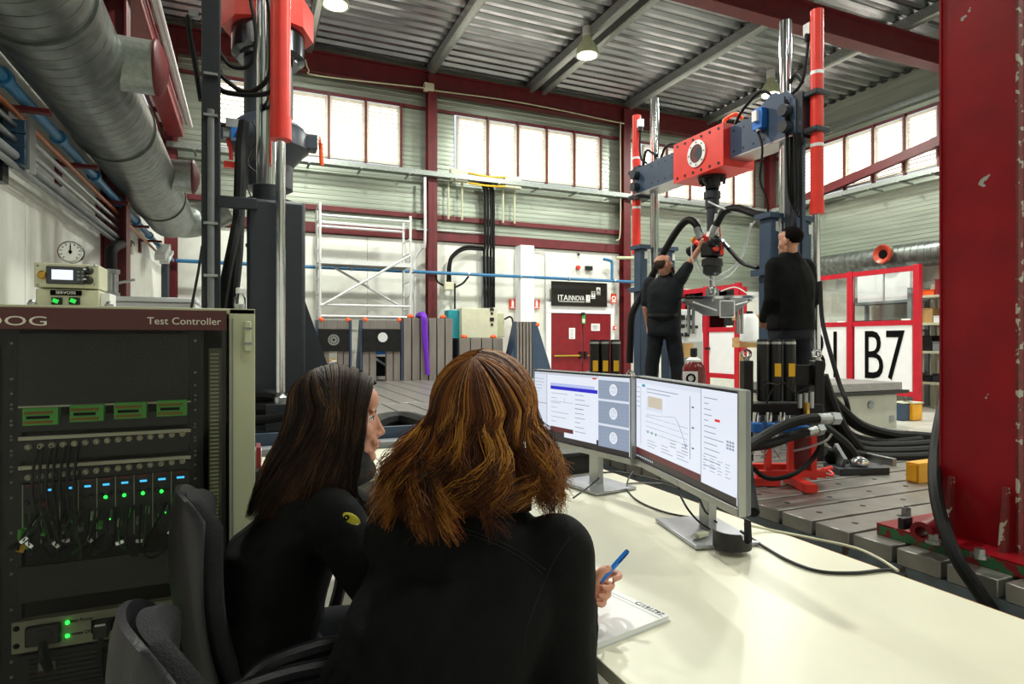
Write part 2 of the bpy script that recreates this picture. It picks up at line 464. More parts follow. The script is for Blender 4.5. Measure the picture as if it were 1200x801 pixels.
B().bb((a.x+.015, 12.845, b.z+.03), (b.x-.015, 12.851, b.z+.11)).build('symbol', WINK, t)
# ---- black sign above the door
SGN = mat('black_sign', '#17130f', .35, var=.15)
t, a, b = notice('wall_sign', 'black sign board with white company lettering above the red door', 'sign', 646.5, 329, 711.5, 359.5, 12.8, SGN, .03)
w = b.x - a.x; h = a.z - b.z
text('lettering', 'ITA', WINK, t, (a.x+w*.195, 12.798, b.z+h*.32), h*.33, sx=.98)
text('lettering', 'INNOVA', WINK, t, (a.x+w*.435, 12.798, b.z+h*.32), h*.31, sx=.63)
B().bb((a.x+w*.12, 12.795, b.z+h*.17), (a.x+w*.58, 12.801, b.z+h*.19)).build('underline', WINK, t)
for k, ch in enumerate('ITA'):
    cx, cz = a.x+w*(.645+.095*k), b.z+h*(.34+.165*k)
    B().bb((cx-w*.036, 12.795, cz-h*.12), (cx+w*.036, 12.801, cz+h*.14)).build('letter_tile', WINK, t)
    text('tile_letter', ch, INK, t, (cx, 12.793, cz+h*.01), h*.24)
    B().bb((cx-w*.04, 12.795, cz-h*.17), (cx+w*.04, 12.801, cz-h*.145)).build('tile_bar', WINK, t)
# ---- safety signs
def ext_sign(px0, px1, py0, py1, label):
    t, a, b = notice('fire_sign', label, 'sign', px0, py0, px1, py1, 12.9, mat('sign_red', '#d8321f', .4))
    cx = (a.x+b.x)/2; cz = b.z + (a.z-b.z)*.55
    s = B(); s.bb((cx-.028, 12.895, cz-.09), (cx+.028, 12.901, cz+.05)); s.bb((cx-.012, 12.895, cz+.05), (cx+.012, 12.901, cz+.085)); s.bb((cx-.045, 12.895, cz+.075), (cx+.03, 12.901, cz+.09)); s.bb((a.x+.03, 12.895, b.z+.02), (b.x-.03, 12.901, b.z+.05))
    s.build('symbol', WINK, t)
ext_sign(597, 604.5, 350, 362, 'red fire extinguisher sign on wall left of the white pillar')
ext_sign(625.5, 632.5, 350.5, 362, 'red fire extinguisher sign on wall just right of the white pillar')
t, a, b = notice('fire_sign', 'red and white fire hose sign on wall right of black board', 'sign', 716, 344, 722.5, 355.5, 12.78, mat('sign_red', '#d8321f'))
cx = (a.x+b.x)/2
s = B(); s.ring((cx, 12.775, a.z-.11), (cx, 12.78, a.z-.11), .06, .035, 16); s.bb((cx-.06, 12.775, b.z+.03), (cx+.06, 12.781, b.z+.06)); s.build('symbol', WINK, t)
t, a, b = notice('warning_sign', 'yellow electrical hazard sign with black triangle right of the door column', 'sign', 733.2, 369, 741.2, 386, 12.9, YLABEL)
cx = (a.x+b.x)/2; zc = (a.z+b.z)/2
B().bb((a.x+.01, 12.894, zc-.01), (b.x-.01, 12.899, a.z-.01)).build('upper_field', WINK, t)
s = B().prism([(cx-.08, 12.89, zc+.02), (cx+.08, 12.89, zc+.02), (cx, 12.89, zc+.15)], (0, .004, 0)); s.build('triangle', INK, t)
B().prism([(cx-.05, 12.887, zc+.035), (cx+.05, 12.887, zc+.035), (cx, 12.887, zc+.115)], (0, .004, 0)).build('triangle_field', YLABEL, t)
l = B()
for k in range(3): l.bb((a.x+.025, 12.894, zc-.04-k*.045), (b.x-.025, 12.9, zc-.055-k*.045))
l.build('printed_lines', INK, t, kind='stuff')
p = at_y(677.5, 313.5, 12.9)
t = thing('alarm_bell', 'round red alarm sounder on white wall above the sign board', 'alarm', p); B().lathe([(.055, 0), (.055, .03), (.04, .06)], p, (0, -1, 0), 16).build('dome', RED_B, t); B().lathe([(.06, -.01), (.06, .005)], p, (0, -1, 0), 16).build('backplate', RED_D, t)
p = at_y(690, 314, 12.9)
t = thing('wall_display', 'black twin display box beside red alarm on wall', 'display', p); B().box(p, (.19, .06, .1)).build('housing', BLACK, t, bev=.004)
for s in (-1, 1): B().box(p + V((s*.045, -.032, 0)), (.07, .006, .06)).build('display_face', mat('dull_screen', '#23332a', .2), t)
p = at_y(678, 298, 12.9); tag(B().box(p, (.05, .05, .05)).build('wall_sensor', BLACK, bev=.004), 'tiny black sensor cube high on wall above the alarm', 'sensor')
p = at_y(720.5, 384, 12.8); t = thing('call_point', 'small red fire call point on wall right of door', 'alarm', p); B().box(p, (.07, .05, .1)).build('housing', RED_B, t, bev=.005); B().box(p + V((0, -.028, 0)), (.04, .006, .05)).build('call_face', WINK, t)
# ---- services on the back wall
def pipe(name, label, pts, r, m, cat='pipe', sm=0, n=10, group=None):
    return tag(B().tube(pts, r, n, sm=sm).build(name, m), label, cat, group)
Yp = 12.75
a = at_y(205, 310, 12.62); b = at_y(735, 328.5, 12.62)
t = thing('air_pipe', 'long blue compressed air pipe along the white back wall', 'pipe', (5, 12.62, 2.82))
B().tube([(-1.2, 12.62, 2.83), (8.75, 12.62, 2.83)], .035, 10).build('run', BLUEP, t)
B().tube([(8.1, 12.62, 2.84), (8.1, 12.62, 3.25), (8.05, 12.62, 3.32), (7.9, 12.7, 3.36)], .035, 10, sm=4).build('branch', BLUEP, t)
for k in range(8): B().ring((-.6+k*1.25, 12.62, 2.83), (-.56+k*1.25, 12.62, 2.83), .045, .034, 12).build('clip', STEEL, t)
B().tube([at_y(722, 302, 12.7), at_y(748, 302, 12.7)], .04, 10).build('stub', BEIGE, t)
# cable tray under the windows
t = thing('cable_tray', 'galvanised cable tray running below the back wall windows', 'cable tray', (6, 12.66, 4.93))
B().sheet([(0, .1), (0, 0), (.22, 0), (.22, .1)], (XL+.1, 12.56, 4.88), (0, 1, 0), (0, 0, 1), (XR-XL-.4, 0, 0)).build('tray', GALV, t)
fb = None
for k in range(15):
    q = V((-.9+k*1.0, 12.72, 4.86))
    if fb is None: fb = B().box(q, (.04, .46, .03)).build('bracket', GALV, t)
    else: share(fb, t, q)
t = thing('cable_tray', 'galvanised cable tray running below the right wall windows', 'cable tray', (XR-.3, 10, 4.93))
B().sheet([(0, .1), (0, 0), (.2, 0), (.2, .1)], (XR-.42, 7.7, 4.88), (1, 0, 0), (0, 0, 1), (0, 4.8, 0)).build('tray', GALV, t)
fb = None
for k in range(7):
    q = V((XR-.26, 8.2+k*.7, 4.86))
    if fb is None: fb = B().box(q, (.5, .04, .03)).build('bracket', GALV, t)
    else: share(fb, t, q)
for (x0, y0, x1, y1), lab in (((528.5, 197, 549, 213), 'grey junction box at left end of yellow cable bundle on wall'), ((592, 205, 611, 221), 'grey junction box at right end of yellow cable bundle on wall'), ((521, 330, 532, 340), 'small grey junction box on white wall above the slotted iron blocks'), ((498, 96, 509, 106), 'beige junction box on red beam above the wall column')):
    Y = 12.6 if y0 > 100 else 12.62
    a, b = at_y(x0, y0, Y), at_y(x1, y1, Y)
    t = thing('junction_box', lab, 'electrical box', ((a.x+b.x)/2, Y, (a.z+b.z)/2))
    B().bb((a.x, Y, a.z), (b.x, Y+.14, b.z)).build('enclosure', CREAM, t, bev=.006)
    B().bb((a.x+.015, Y-.008, a.z-.015), (b.x-.015, Y, b.z+.015)).build('lid', CREAM, t, bev=.003)
a, b = at_y(549, 208, 12.6), at_y(592, 211, 12.6)
for k, (m, nm) in enumerate(((YLABEL, 'yellow upper'), (BLACK, 'black middle'), (YLABEL, 'yellow lower'))):
    pipe('cable', nm + ' cable strung between the two grey junction boxes', [a + V((0, .02*k, .1-k*.1)), a*.5+b*.5 + V((0, 0, .05-k*.1)), b + V((0, 0, .06-k*.1))], .022, m, 'cable', 4, 8)
for i, px in enumerate((525.5, 541.5, 589.5, 603)):
    pipe('conduit', ['leftmost of four short vertical conduits under the junction boxes', 'second short vertical conduit, under the left junction box', 'third short vertical conduit, left of right junction box', 'rightmost short vertical conduit under the right junction box'][i], [at_y(px, 214, 12.78), at_y(px, 256 + (px-520)*.07, 12.78)], .022, BEIGE, 'conduit')
# black riser bundle
for k, px in enumerate((568.5, 572, 575.5, 578.5)):
    q = [at_y(562+k*3.2, 213, 12.7), at_y(px-1, 222, 12.72), at_y(px, 240, 12.75), at_y(px, 285, 12.72), at_y(px+(-3+k)*.4, 300, 12.75), at_y(px+.2, 360, 12.75)]
    pipe('riser_cable', ['leftmost', 'second', 'third', 'rightmost'][k] + ' of the thick black riser cables beside the white pillar', q, .03, RUBBER, 'cable', 6, 8)
a, b = at_y(565.5, 300, 12.86), at_y(578, 361, 12.86)
tag(B().bb((a.x, 12.86, a.z), (b.x, 12.92, b.z)).build('cable_duct', GREY), 'grey trunking behind the black riser cables on wall', 'trunking')
for k in range(2):
    pipe('loop_cable', ['upper', 'lower'][k] + ' black cable looping from the risers down to blue pipe', [at_y(566, 290+k*2.5, 12.8), at_y(545, 289+k*3, 12.8), at_y(530+k, 299+k*2, 12.8), at_y(525.5+k*2.2, 312, 12.8), at_y(524.5+k*3, 330, 12.8)], .028, RUBBER, 'cable', 6, 8)
pipe('loop_cable', 'black cable sagging left from small junction box', [at_y(521, 335, 12.7), at_y(513, 330, 12.7), at_y(510, 322, 12.7)], .022, RUBBER, 'cable', 6, 8)
pipe('loop_cable', 'black cable rising right from small junction box', [at_y(532, 337, 12.7), at_y(542, 332, 12.7), at_y(549, 324, 12.7)], .022, RUBBER, 'cable', 6, 8)
pipe('conduit', 'black conduit dropping from small junction box to teal machine', [at_y(533, 332, 12.85), at_y(533, 362, 12.85)], .02, BLACK, 'conduit')
pipe('conduit', 'silver conduit beside the left back wall column, kinked halfway', [at_y(498, 208, 12.6), at_y(498, 282, 12.6), at_y(495, 290, 12.7), at_y(487, 302, 12.8), at_y(486, 318, 12.8), at_y(486, 376, 12.8)], .03, ALU, 'conduit', 5)
pipe('conduit', 'thin grey conduit bent over wall right of white pillar', [at_y(627, 293, 12.9), at_y(634, 293.5, 12.9), at_y(638, 297, 12.9), at_y(639, 305, 12.9), at_y(639, 388, 12.9)], .014, GREY_L, 'conduit', 5, 8)
pipe('conduit', 'beige conduit sloping along the eaves beam of left bay', [at_y(358, 70, 12.62), at_y(362, 82, 12.62), at_y(375, 89, 12.62), at_y(498, 103, 12.62)], .014, BEIGE, 'conduit', 4, 8)
pipe('conduit', 'beige conduit along the eaves beam of middle bay', [at_y(509, 106, 12.62), at_y(610, 120, 12.62), at_y(722, 143, 12.62), at_y(728, 145, 12.62), at_y(727, 155, 12.62), at_y(727, 268, 12.62), at_y(722, 282, 12.62)], .014, BEIGE, 'conduit', 4, 8)
pipe('conduit', 'thin conduit across wall just above the lower red girder', [at_y(488, 268.5, 12.85), at_y(568, 273, 12.85)], .016, GREY_L, 'conduit')

# ---- high-bay lamps, hung from the purlins
def lamp(x, y, label, k=1.):
    z = 6.8
    t = thing('high_bay_lamp', label, 'lamp', (x, y, z), 'high bay lamps')
    B().lathe([(.07, .36), (.09, .38), (.09, .54), (.05, .55)], (x, y, z), n=20).build('ballast', GREY_L, t)
    B().lathe([(.225, 0), (.222, .02), (.2, .12), (.15, .22), (.09, .3), (.08, .37), (.07, .37), (.08, .29), (.14, .2), (.19, .1), (.21, .0)], (x, y, z), n=24).build('reflector', mat('lamp_shade', '#c3cda6', .35), t)
    B().lathe([(.2, .02), (.19, .0), (.1, -.02)], (x, y, z), n=24).build('diffuser', LAMPG, t)
    B().cyl((x, y, z+.55), (x, y, 7.36), .012).build('hanger', STEEL, t)
    l = bpy.data.lights.new('lamp_light', 'AREA'); l.shape = 'DISK'; l.size = .4; l.energy = LAMP_W*k; l.color = (.97, 1.0, .9)
    o = bpy.data.objects.new('lamp_light', l); COL.objects.link(o); o.parent = t; o.location = (0, 0, -.05)
lamp(5.93, 10.1, 'glowing bell shaped high bay lamp hanging in the middle of roof')
lamp(1.3, 10.2, 'glowing high bay lamp cut by top edge above left test machine')
lamp(10.6, 10.1, 'high bay lamp near the right wall, out above red portal column')
for x in (1.3, 5.93, 10.6):
    for y in (4.8,): lamp(x, y, 'high bay lamp in the roof ' + ('above the desk rows' if y > 0 else 'behind the workplace') + {1.3: ', left row', 5.93: ', middle row', 10.6: ', right row'}[x], .85)
for x, k in ((1.3, .25), (5.93, .45), (10.6, .6)): lamp(x, -1.2, 'high bay lamp in the roof behind the workplace' + {1.3: ', left row', 5.93: ', middle row', 10.6: ', right row'}[x], k)  # weaker row out of view, added to brighten hair and foreground
# ================================================================ LEFT WALL SERVICES
DUCT = mat('spiral_duct_sheet', '#767b77', .38, .8, var=.3, scale=9, bump=.03)
def duct_run(name, p, q, r, parent, pitch=.12, n=40):
    p, q = V(p), V(q); L = (q-p).length; ax = (q-p)/L; prof = []; h = 0
    while h < L: prof += [(r, h), (r, h+pitch*.93), (r-.007, h+pitch*.945), (r-.007, h+pitch*.985)]; h += pitch
    return B().lathe(prof, p, ax, n).build(name, DUCT, parent, sharp=16)
DX, DZ = -1.02, 3.14
t = thing('ventilation_duct', 'large spiral galvanised duct along the left wall with two stubs', 'duct', (DX, 5, DZ))
duct_run('duct_pipe', (DX, .6, DZ), (DX, 9.9, DZ), .3, t)
for y in (2.4, 3.75, 5.9, 8.6): B().ring((DX, y, DZ), (DX, y+.05, DZ), .315, .29, 40).build('joint_collar', DUCT, t)
B().ball((DX, 9.95, DZ), (.3, .3, .3), 24, 14).build('end_cap', DUCT, t)
for y, r in ((4.65, .17), (7.55, .17)):
    st = B().cyl((DX+.2, y, DZ+.02), (DX+.46, y, DZ+.02), r, n=28).build('duct_stub', GALV, t)
    B().lathe([(r+.012, 0), (r+.015, .015), (r+.01, .025), (r*.8, .05), (r*.4, .075), (.02, .08)], (DX+.455, y, DZ+.02), (1, 0, 0), 28).build('red_cap', RED_D, st)
B().tube([(DX, 9.8, DZ), (DX+.02, 10.35, DZ+.02), (DX+.25, 10.75, DZ+.1), (DX+.7, 10.8, DZ+.35)], .24, 24, sm=6).build('elbow', DUCT, t)
for y in (2.0, 5.2, 8.2): B().bb((-1.38, y, DZ+.27), (DX+.05, y+.04, DZ+.35)).build('hanger', BLACK_M, t)
# pipe rack below the duct
PX = -1.27
def wallpipe(label, z, r, m, y0, y1, x=PX, cat='pipe', name='wall_pipe'):
    return tag(B().cyl((x, y0, z), (x, y1, z), r, n=12).build(name, m), label, cat)
t = thing('air_pipe', 'thick blue compressed air pipe along the left wall under duct', 'pipe', (-1.22, 6, 2.82)); B().cyl((-1.25, .8, 2.82), (-1.25, 12.5, 2.82), .036, n=14).build('run', BLUEP, t)
for k in range(9): B().ring((-1.25, 2.0+k*1.1, 2.82), (-1.25, 2.06+k*1.1, 2.82), .052, .039, 14).build('coupling', BLUEP, t)
wallpipe('thin copper coloured pipe just below the blue left wall pipe', 2.715, .018, mat('copper_pipe', '#a9623d', .4, .5), .8, 10.5)
wallpipe('upper slim stainless pipe of the left wall pipe rack', 2.63, .018, STEEL, .8, 8.0)
wallpipe('middle stainless pipe of the left wall pipe rack', 2.545, .02, STEEL, .8, 7.8)
wallpipe('lower thick grey pipe of the left wall pipe rack', 2.455, .028, GREY, .8, 7.9)
wallpipe('lowest thin grey pipe of the left wall pipe rack', 2.395, .018, GREY, .8, 7.9)
first = None
for k, y in enumerate((3.2, 4.6, 5.9, 7.3, 8.7, 9.9)):
    t = thing('pipe_bracket', ['red wall bracket nearest the camera', 'red wall bracket beside the black pipe clamp', 'third red wall bracket along the left pipe rack', 'fourth red wall bracket along pipe rack, near valve', 'fifth red wall bracket, beyond the hose drop', 'farthest red wall bracket near the light box'][k], 'bracket', (-1.3, y, 2.77), 'left wall pipe brackets')
    if first is None or True:
        B().bb((-1.37, y-.03, 2.755), (-1.12, y+.03, 2.782)).build('arm', RED_D, t)
        B().bb((-1.4, y-.06, 2.6), (-1.375, y+.06, 2.79)).build('wall_plate', RED_D, t)
t = thing('pipe_clamp', 'large black pipe clamp with blue blocks on the left wall', 'clamp', (-1.28, 4.6, 2.5))
B().bb((-1.4, 4.5, 2.3), (-1.33, 4.6, 2.75)).build('back_plate', BLACK_M, t)
for z, s in ((2.63, .05), (2.545, .05), (2.455, .065)): B().box((PX, 4.55, z), (.11, .14, s*1.6)).build('clamp_block', mat('navy_block', '#1d3a56', .4), t, bev=.006)
B().bb((-1.22, 4.5, 2.38), (-1.2, 4.62, 2.68)).build('cover_strip', STEEL, t)
B().beam((-1.36, 4.55, 2.4), (-1.36, 4.0, 2.42), .05, .05).build('arm', BLACK_M, t)
t = thing('valve_drop', 'black hose drop with ball valve from the left wall pipes', 'valve', at_x(129, 330, -1.2))
hp = [at_x(152, 286, -1.22), at_x(142, 286, -1.22), at_x(132, 291, -1.2), at_x(130, 305, -1.2), at_x(130, 350, -1.2)]
B().tube(hp, .05, 12, sm=6).build('hose', RUBBER, t)
q = at_x(130, 333, -1.2); B().cyl(q + V((0, 0, -.1)), q + V((0, 0, .1)), .06, n=14).build('valve_body', STEEL, t); B().beam(q, q + V((.2, -.02, .05)), .03, .02).build('valve_lever', STEEL, t)
for dz in (-.12, .1): B().cyl(q + V((0, 0, dz)), q + V((0, 0, dz+.04)), .075, n=8).build('union_nut', STEEL, t)
q = at_x(150, 291, -1.22); B().box(q, (.1, .12, .12)).build('coupling_block', CREAM, t, bev=.01)
wallpipe('blue thin conduit dropping on the left wall behind the red column', 2.0, .02, BLUEP, 6.9, 6.95)
COL.objects[-1].name = 'wall_conduit'
t = thing('light_box', 'clear plastic bulkhead light fitting under the duct end', 'lamp', at_x(190, 292, -1.2))
c = at_x(191, 295, -1.15); R = Matrix.Rotation(math.radians(20), 3, 'X')
B().box(c, (.14, .7, .1), R).build('housing', GREY_L, t, bev=.01); B().box(c + V((.05, 0, -.07)), (.12, .66, .06), R).build('diffuser', mat('frosted_plastic', '#cfd3cf', .25), t, bev=.01)
# crane rail with its end stop
t = thing('crane_runway', 'red crane runway beam with silver rail high on left wall', 'crane rail', (-1.1, 8, 5.1))
B().bb((-1.33, 6.2, 5.02), (-1.06, 12.4, 5.3)).build('beam', RED, t, bev=.02)
B().ball((-1.195, 12.4, 5.16), (.14, .2, .15), 16, 10).build('end_stop', RED, t)
B().cyl((-.99, 5.9, 5.25), (-.99, 12.3, 5.25), .04, n=10).build('rail', ALU, t)
B().cyl((-.93, 5.9, 5.2), (-.93, 12.3, 5.2), .025, n=10).build('rail', ALU, t)
for y in (7.0, 9.0, 11.0): B().bb((-1.44, y, 5.2), (-1.2, y+.08, 5.26)).build('wall_arm', RED_D, t)
# white ledge cupboard behind the test controller
t = thing('wall_cupboard', 'long low white cupboard along left wall behind test controller', 'cabinet', (-.9, 6.5, 0))
B().bb((-1.36, 6.6, 0), (-.46, 7.3, 1.72)).build('body', WHITE_P, t, bev=.01); B().bb((-1.37, 6.56, 1.725), (-.45, 7.34, 1.77)).build('worktop', WHITE_P, t, bev=.01)
t = thing('black_pillar_box', 'dark grey boxed pillar in the far left corner', 'pillar', (-.98, 12.5, 0))
a, b = at_y(183, 306, 12.3), at_y(197, 346, 12.3); B().bb((a.x, 12.3, 0), (b.x, 12.6, 2.9)).build('shaft', NAVY_D, t, bev=.01)
B().bb((a.x-.03, 12.28, 2.9), (b.x+.03, 12.64, 2.96)).build('cap_plate', RED_D, t)

# ================================================================ SLOTTED BEDS
def bolt_holes(b, x0, x1, y0, y1, n, z):
    for k in range(n):
        x = x0 + (x1-x0)*(k+.5)/n
        b.cyl((x, (y0+y1)/2, z), (x, (y0+y1)/2, z+.0015), .013, n=8)
def bed(name, label, x0, x1, y0, y1, pitch, axis, z=.6, n=8):
    t = thing(name, label, 'test bed', ((x0+x1)/2, (y0+y1)/2, 0))
    B().bb((x0, y0, 0), (x1, y1, z-.06)).build('base', BEDS, t)
    B().bb((x0-.025, y0-.025, z-.25), (x1+.025, y1+.025, z-.2)).build('ledge', BEDS, t, bev=.004)
    first = None; h = B()
    a0, a1 = (y0, y1) if axis == 'x' else (x0, x1)
    k = int(round((a1-a0)/pitch)); w = (a1-a0)/k
    for i in range(k):
        a = a0 + w*(i+.5)
        q = V(((x0+x1)/2, a, z-.03)) if axis == 'x' else V((a, (y0+y1)/2, z-.03))
        if first is None:
            s = (x1-x0, w-.02, .06) if axis == 'x' else (w-.02, y1-y0, .06)
            first = B().box(q, s).build('bed_plank', BED, t, bev=.003, segs=1)
        else: share(first, t, q)
        if axis == 'x': bolt_holes(h, x0, x1, a-.01, a+.01, n, z)
    if h.v: h.build('bolt_hole', BLACK, t, kind='stuff')
    return t
bed('slotted_test_bed', 'near cast iron slotted bed beside the cream desk', 2.17, 3.84, .8, 7.4, .1745, 'x', n=6)
bed('slotted_test_bed', 'slotted iron bed carrying the tall portal with blue crossbeam', 3.88, 5.15, 3.4, 7.4, .2, 'x', n=5)
bed('slotted_test_bed', 'far shiny slotted bed below the left test machine', -.42, 3.84, 7.45, 12.3, .3, 'y')
bed('slotted_test_bed', 'low slotted bed directly under the left test machine', -.42, 2.12, 4.6, 7.4, .3, 'y')

# ================================================================ RIGHT PORTAL TEST MACHINE
XM = 4.7; YN, YF2 = 4.30, 6.34
t = thing('portal_test_machine', 'tall blue portal test machine with red centre block and chrome columns', 'machine', (XM, 5.3, .6))
for y in (YN, YF2):
    B().cyl((XM, y, .6), (XM, y, 4.4), .056, n=24).build('chrome_column', CHROME, t)
    for sx in (-1, 1):
        x = XM + sx*.21
        po = B().bb((x-.055, y-.075, .6), (x+.055, y+.075, 1.97)).bb((x-.052, y-.07, 2.03), (x+.052, y+.07, 2.5)).build('post', NAVY, t, bev=.008)
        B().bb((x-.1, y-.13, 1.97), (x+.1, y+.13, 2.03)).build('flange', NAVY, po, bev=.004)
        B().bb((x-.085, y-.1, 2.5), (x+.085, y+.1, 2.55)).build('cap_plate', NAVY, po, bev=.004)
        B().bb((x-.1, y-.13, .6), (x+.1, y+.13, .65)).build('foot_plate', NAVY, po, bev=.004)
        B().bb((x+.005, y-.08, 2.38), (x+.045, y-.071, 2.47)).build('tag_plate', ALU, po)
zc0, zc1 = 3.25, 3.58
# crossbeam: two side plates with rounded ends
for sx in (-1, 1):
    x = XM + sx*.1
    pl = [(x-.015, YN-.22, zc0), (x-.015, YN-.22, zc1-.02), (x-.015, YN-.12, zc1+.1)] + [(x-.015, YN+.05+.09*math.cos(a)*-1, zc1+.05+.09*math.sin(a)) for a in (.6, 1.2, 1.8, 2.4)] + [(x-.015, YN+.3, zc1), (x-.015, YF2+.2, zc1), (x-.015, YF2+.28, zc1-.06), (x-.015, YF2+.28, zc0)]
    B().prism(pl, (.03, 0, 0)).build('side_plate', NAVY, t, bev=.004, label='slate blue beam plate')
B().bb((XM-.11, YN-.18, zc1-.02), (XM+.11, YF2+.24, zc1-.005)).build('beam_top', NAVY, t)
B().bb((XM-.13, YN-.2, zc0-.015), (XM+.13, YF2+.26, zc0)).build('beam_bottom', STEEL, t)
h = B()
for k in range(4):
    for z in (zc0+.06, zc1-.06):
        for y in (YN+.16+k*.13, YF2-.1-k*.13): h.cyl((XM-.118, y, z), (XM-.113, y, z), .012, n=8)
h.build('bolt', BLACK, t, kind='stuff')
for y in (YN-.14, YF2+.2):
    for z in (zc0+.08, zc1-.1): B().cyl((XM-.2, y, z), (XM-.1, y, z), .055, n=16).build('clamp_boss', NAVY_D, t)
rb = B()
x0, x1, y0, y1 = XM-.21, XM+.21, 4.9, 5.7
b = B().bb((x0, y0, 3.17), (x0+.03, y1, 3.61)); b.bb((x1-.03, y0, 3.17), (x1, y1, 3.61)); b.bb((x0+.03, y0, 3.17), (x1-.03, y0+.03, 3.61)); b.bb((x0+.03, y1-.03, 3.17), (x1-.03, y1, 3.61)); b.bb((x0+.03, y0+.03, 3.17), (x1-.03, y1-.03, 3.2)); b.bb((x0+.03, y0+.03, 3.58), (x1-.03, y1-.03, 3.61))
rb = b.build('centre_block', RED_B, t)
B().ring((x0-.014, 5.3, 3.4), (x0, 5.3, 3.4), .145, .1, 32).build('port_ring', ALU, rb)
B().ring((x0-.006, 5.3, 3.4), (x0-.002, 5.3, 3.4), .1, .001, 32).build('port_bore', RED_D, rb)
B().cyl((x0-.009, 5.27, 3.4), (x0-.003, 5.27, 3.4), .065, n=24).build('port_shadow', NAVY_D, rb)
h = B()
for k in range(6):
    for z in (3.21, 3.57): h.cyl((x0-.006, y0+.07+k*.132, z), (x0, y0+.07+k*.132, z), .016, n=8)
h.build('bolt', BLACK, rb, kind='stuff')
h = B()
for k in range(8): a = k*PI/4; h.cyl((x0-.018, 5.3+.122*math.cos(a), 3.4+.122*math.sin(a)), (x0-.012, 5.3+.122*math.cos(a), 3.4+.122*math.sin(a)), .009, n=6)
h.build('ring_bolt', BLACK, rb, kind='stuff')
B().tube([(XM-.1, 5.0, 3.62), (XM-.1, 5.0, 3.68), (XM-.05, 4.9, 3.72), (XM, 4.85, 3.66)], .02, 8, sm=4).build('lifting_eye', ORANGE, rb)
for y, lab in ((3.95, 'near'), (6.73, 'far')):
    c = B().cyl((XM, y, 2.52), (XM, y, 4.33), .055, n=24).build('lift_cylinder', RED_B, t)
    B().cyl((XM, y, 2.5), (XM, y, 2.62), .06, n=24).build('cylinder_gland', RED_B, c)
    for z in (3.1, 3.75): B().ring((XM, y, z), (XM, y, z+.03), .0565, .05, 24).build('silver_band', ALU, c)
    B().cyl((XM, y, .66), (XM, y, 2.52), .03, n=16).build('piston_rod', CHROME, t)
    B().box((XM, y, .63), (.16, .16, .06)).build('rod_foot', NAVY, t)
    for z in (3.25, 3.58):
        B().bb((XM-.09, y-.07, z-.025), (XM+.09, y+.07, z+.025)).build('cylinder_clamp', NAVY_D, t, bev=.01)
    s = 1 if y > 5 else -1
    B().bb((XM-.1, y - s*.19, 3.2), (XM+.1, y - s*.07, 3.62)).build('end_bracket', NAVY_D, t, bev=.005)
    v = B().box((XM, y - s*.09, 4.2), (.06, .07, .1)).build('valve', ALU, t); B().cyl((XM, y-s*.09, 4.1), (XM, y-s*.09, 4.16), .035, n=10).build('valve_nut', BLACK_M, v)
    B().tube([(XM, y-s*.09, 4.12), (XM-.02, y-s*.1, 3.9), (XM-.03, y-s*.15, 3.72), (XM-.06, y-s*.3, 3.62)], .014, 8, sm=6).build('hose', RUBBER, t)
# guide rails on the near column, servo valve, hanging hoses
for k, (dx, m) in enumerate(((-.05, NAVY_D), (.02, NAVY), (.08, NAVY))): B().bb((XM-.07+dx*1.2, YN-.17, 2.1), (XM-.03+dx*1.2, YN-.11, 3.3)).build('guide_rail', m, t)
v = B().box((XM-.16, YN+.16, 3.5), (.08, .12, .2)).build('servo_valve', BLUEV, t, bev=.006)
B().box((XM-.21, YN+.16, 3.52), (.05, .06, .1)).build('valve_block', ALU, v); B().cyl((XM-.17, YN+.16, 3.38), (XM-.17, YN+.16, 3.42), .03, n=10).build('plug', STEEL, v)
for k in range(4):
    a, b_ = XM-.14+k*.012, YN-.12-k*.012
    B().tube([(a, b_, 3.62-k*.03), (a, b_-.02, 3.1), (a, b_-.04, 2.72-k*.03), (a, b_-.1, 2.58-k*.03), (a, b_-.12, 2.75), (a, b_-.1, 3.25)], .008, 6, sm=6).build('hose', RUBBER, t)
B().tube([(XM-.16, YN+.2, 3.42), (XM-.19, YN+.1, 3.2), (XM-.2, YN+.12, 2.9), (XM-.2, YN+.04, 2.7), (XM-.2, YN, 2.4)], .012, 6, sm=6).build('hose', RUBBER, t)
for pts in ([(XM, YN+.1, 3.7), (XM-.05, YN+.25, 3.82), (XM-.08, YN+.45, 3.72), (XM-.05, YN+.6, 3.62)], [(XM+.02, YN+.02, 3.68), (XM, YN-.1, 3.85), (XM, YN-.2, 3.74)], [(XM, YF2-.1, 3.6), (XM, YF2-.25, 3.75), (XM, YF2-.5, 3.68), (XM, 5.75, 3.62)], [(XM-.03, YF2+.2, 3.6), (XM-.05, YF2+.1, 3.78), (XM-.04, YF2-.1, 3.66)]):
    B().tube(pts, .016, 6, sm=6).build('hose', RUBBER, t)
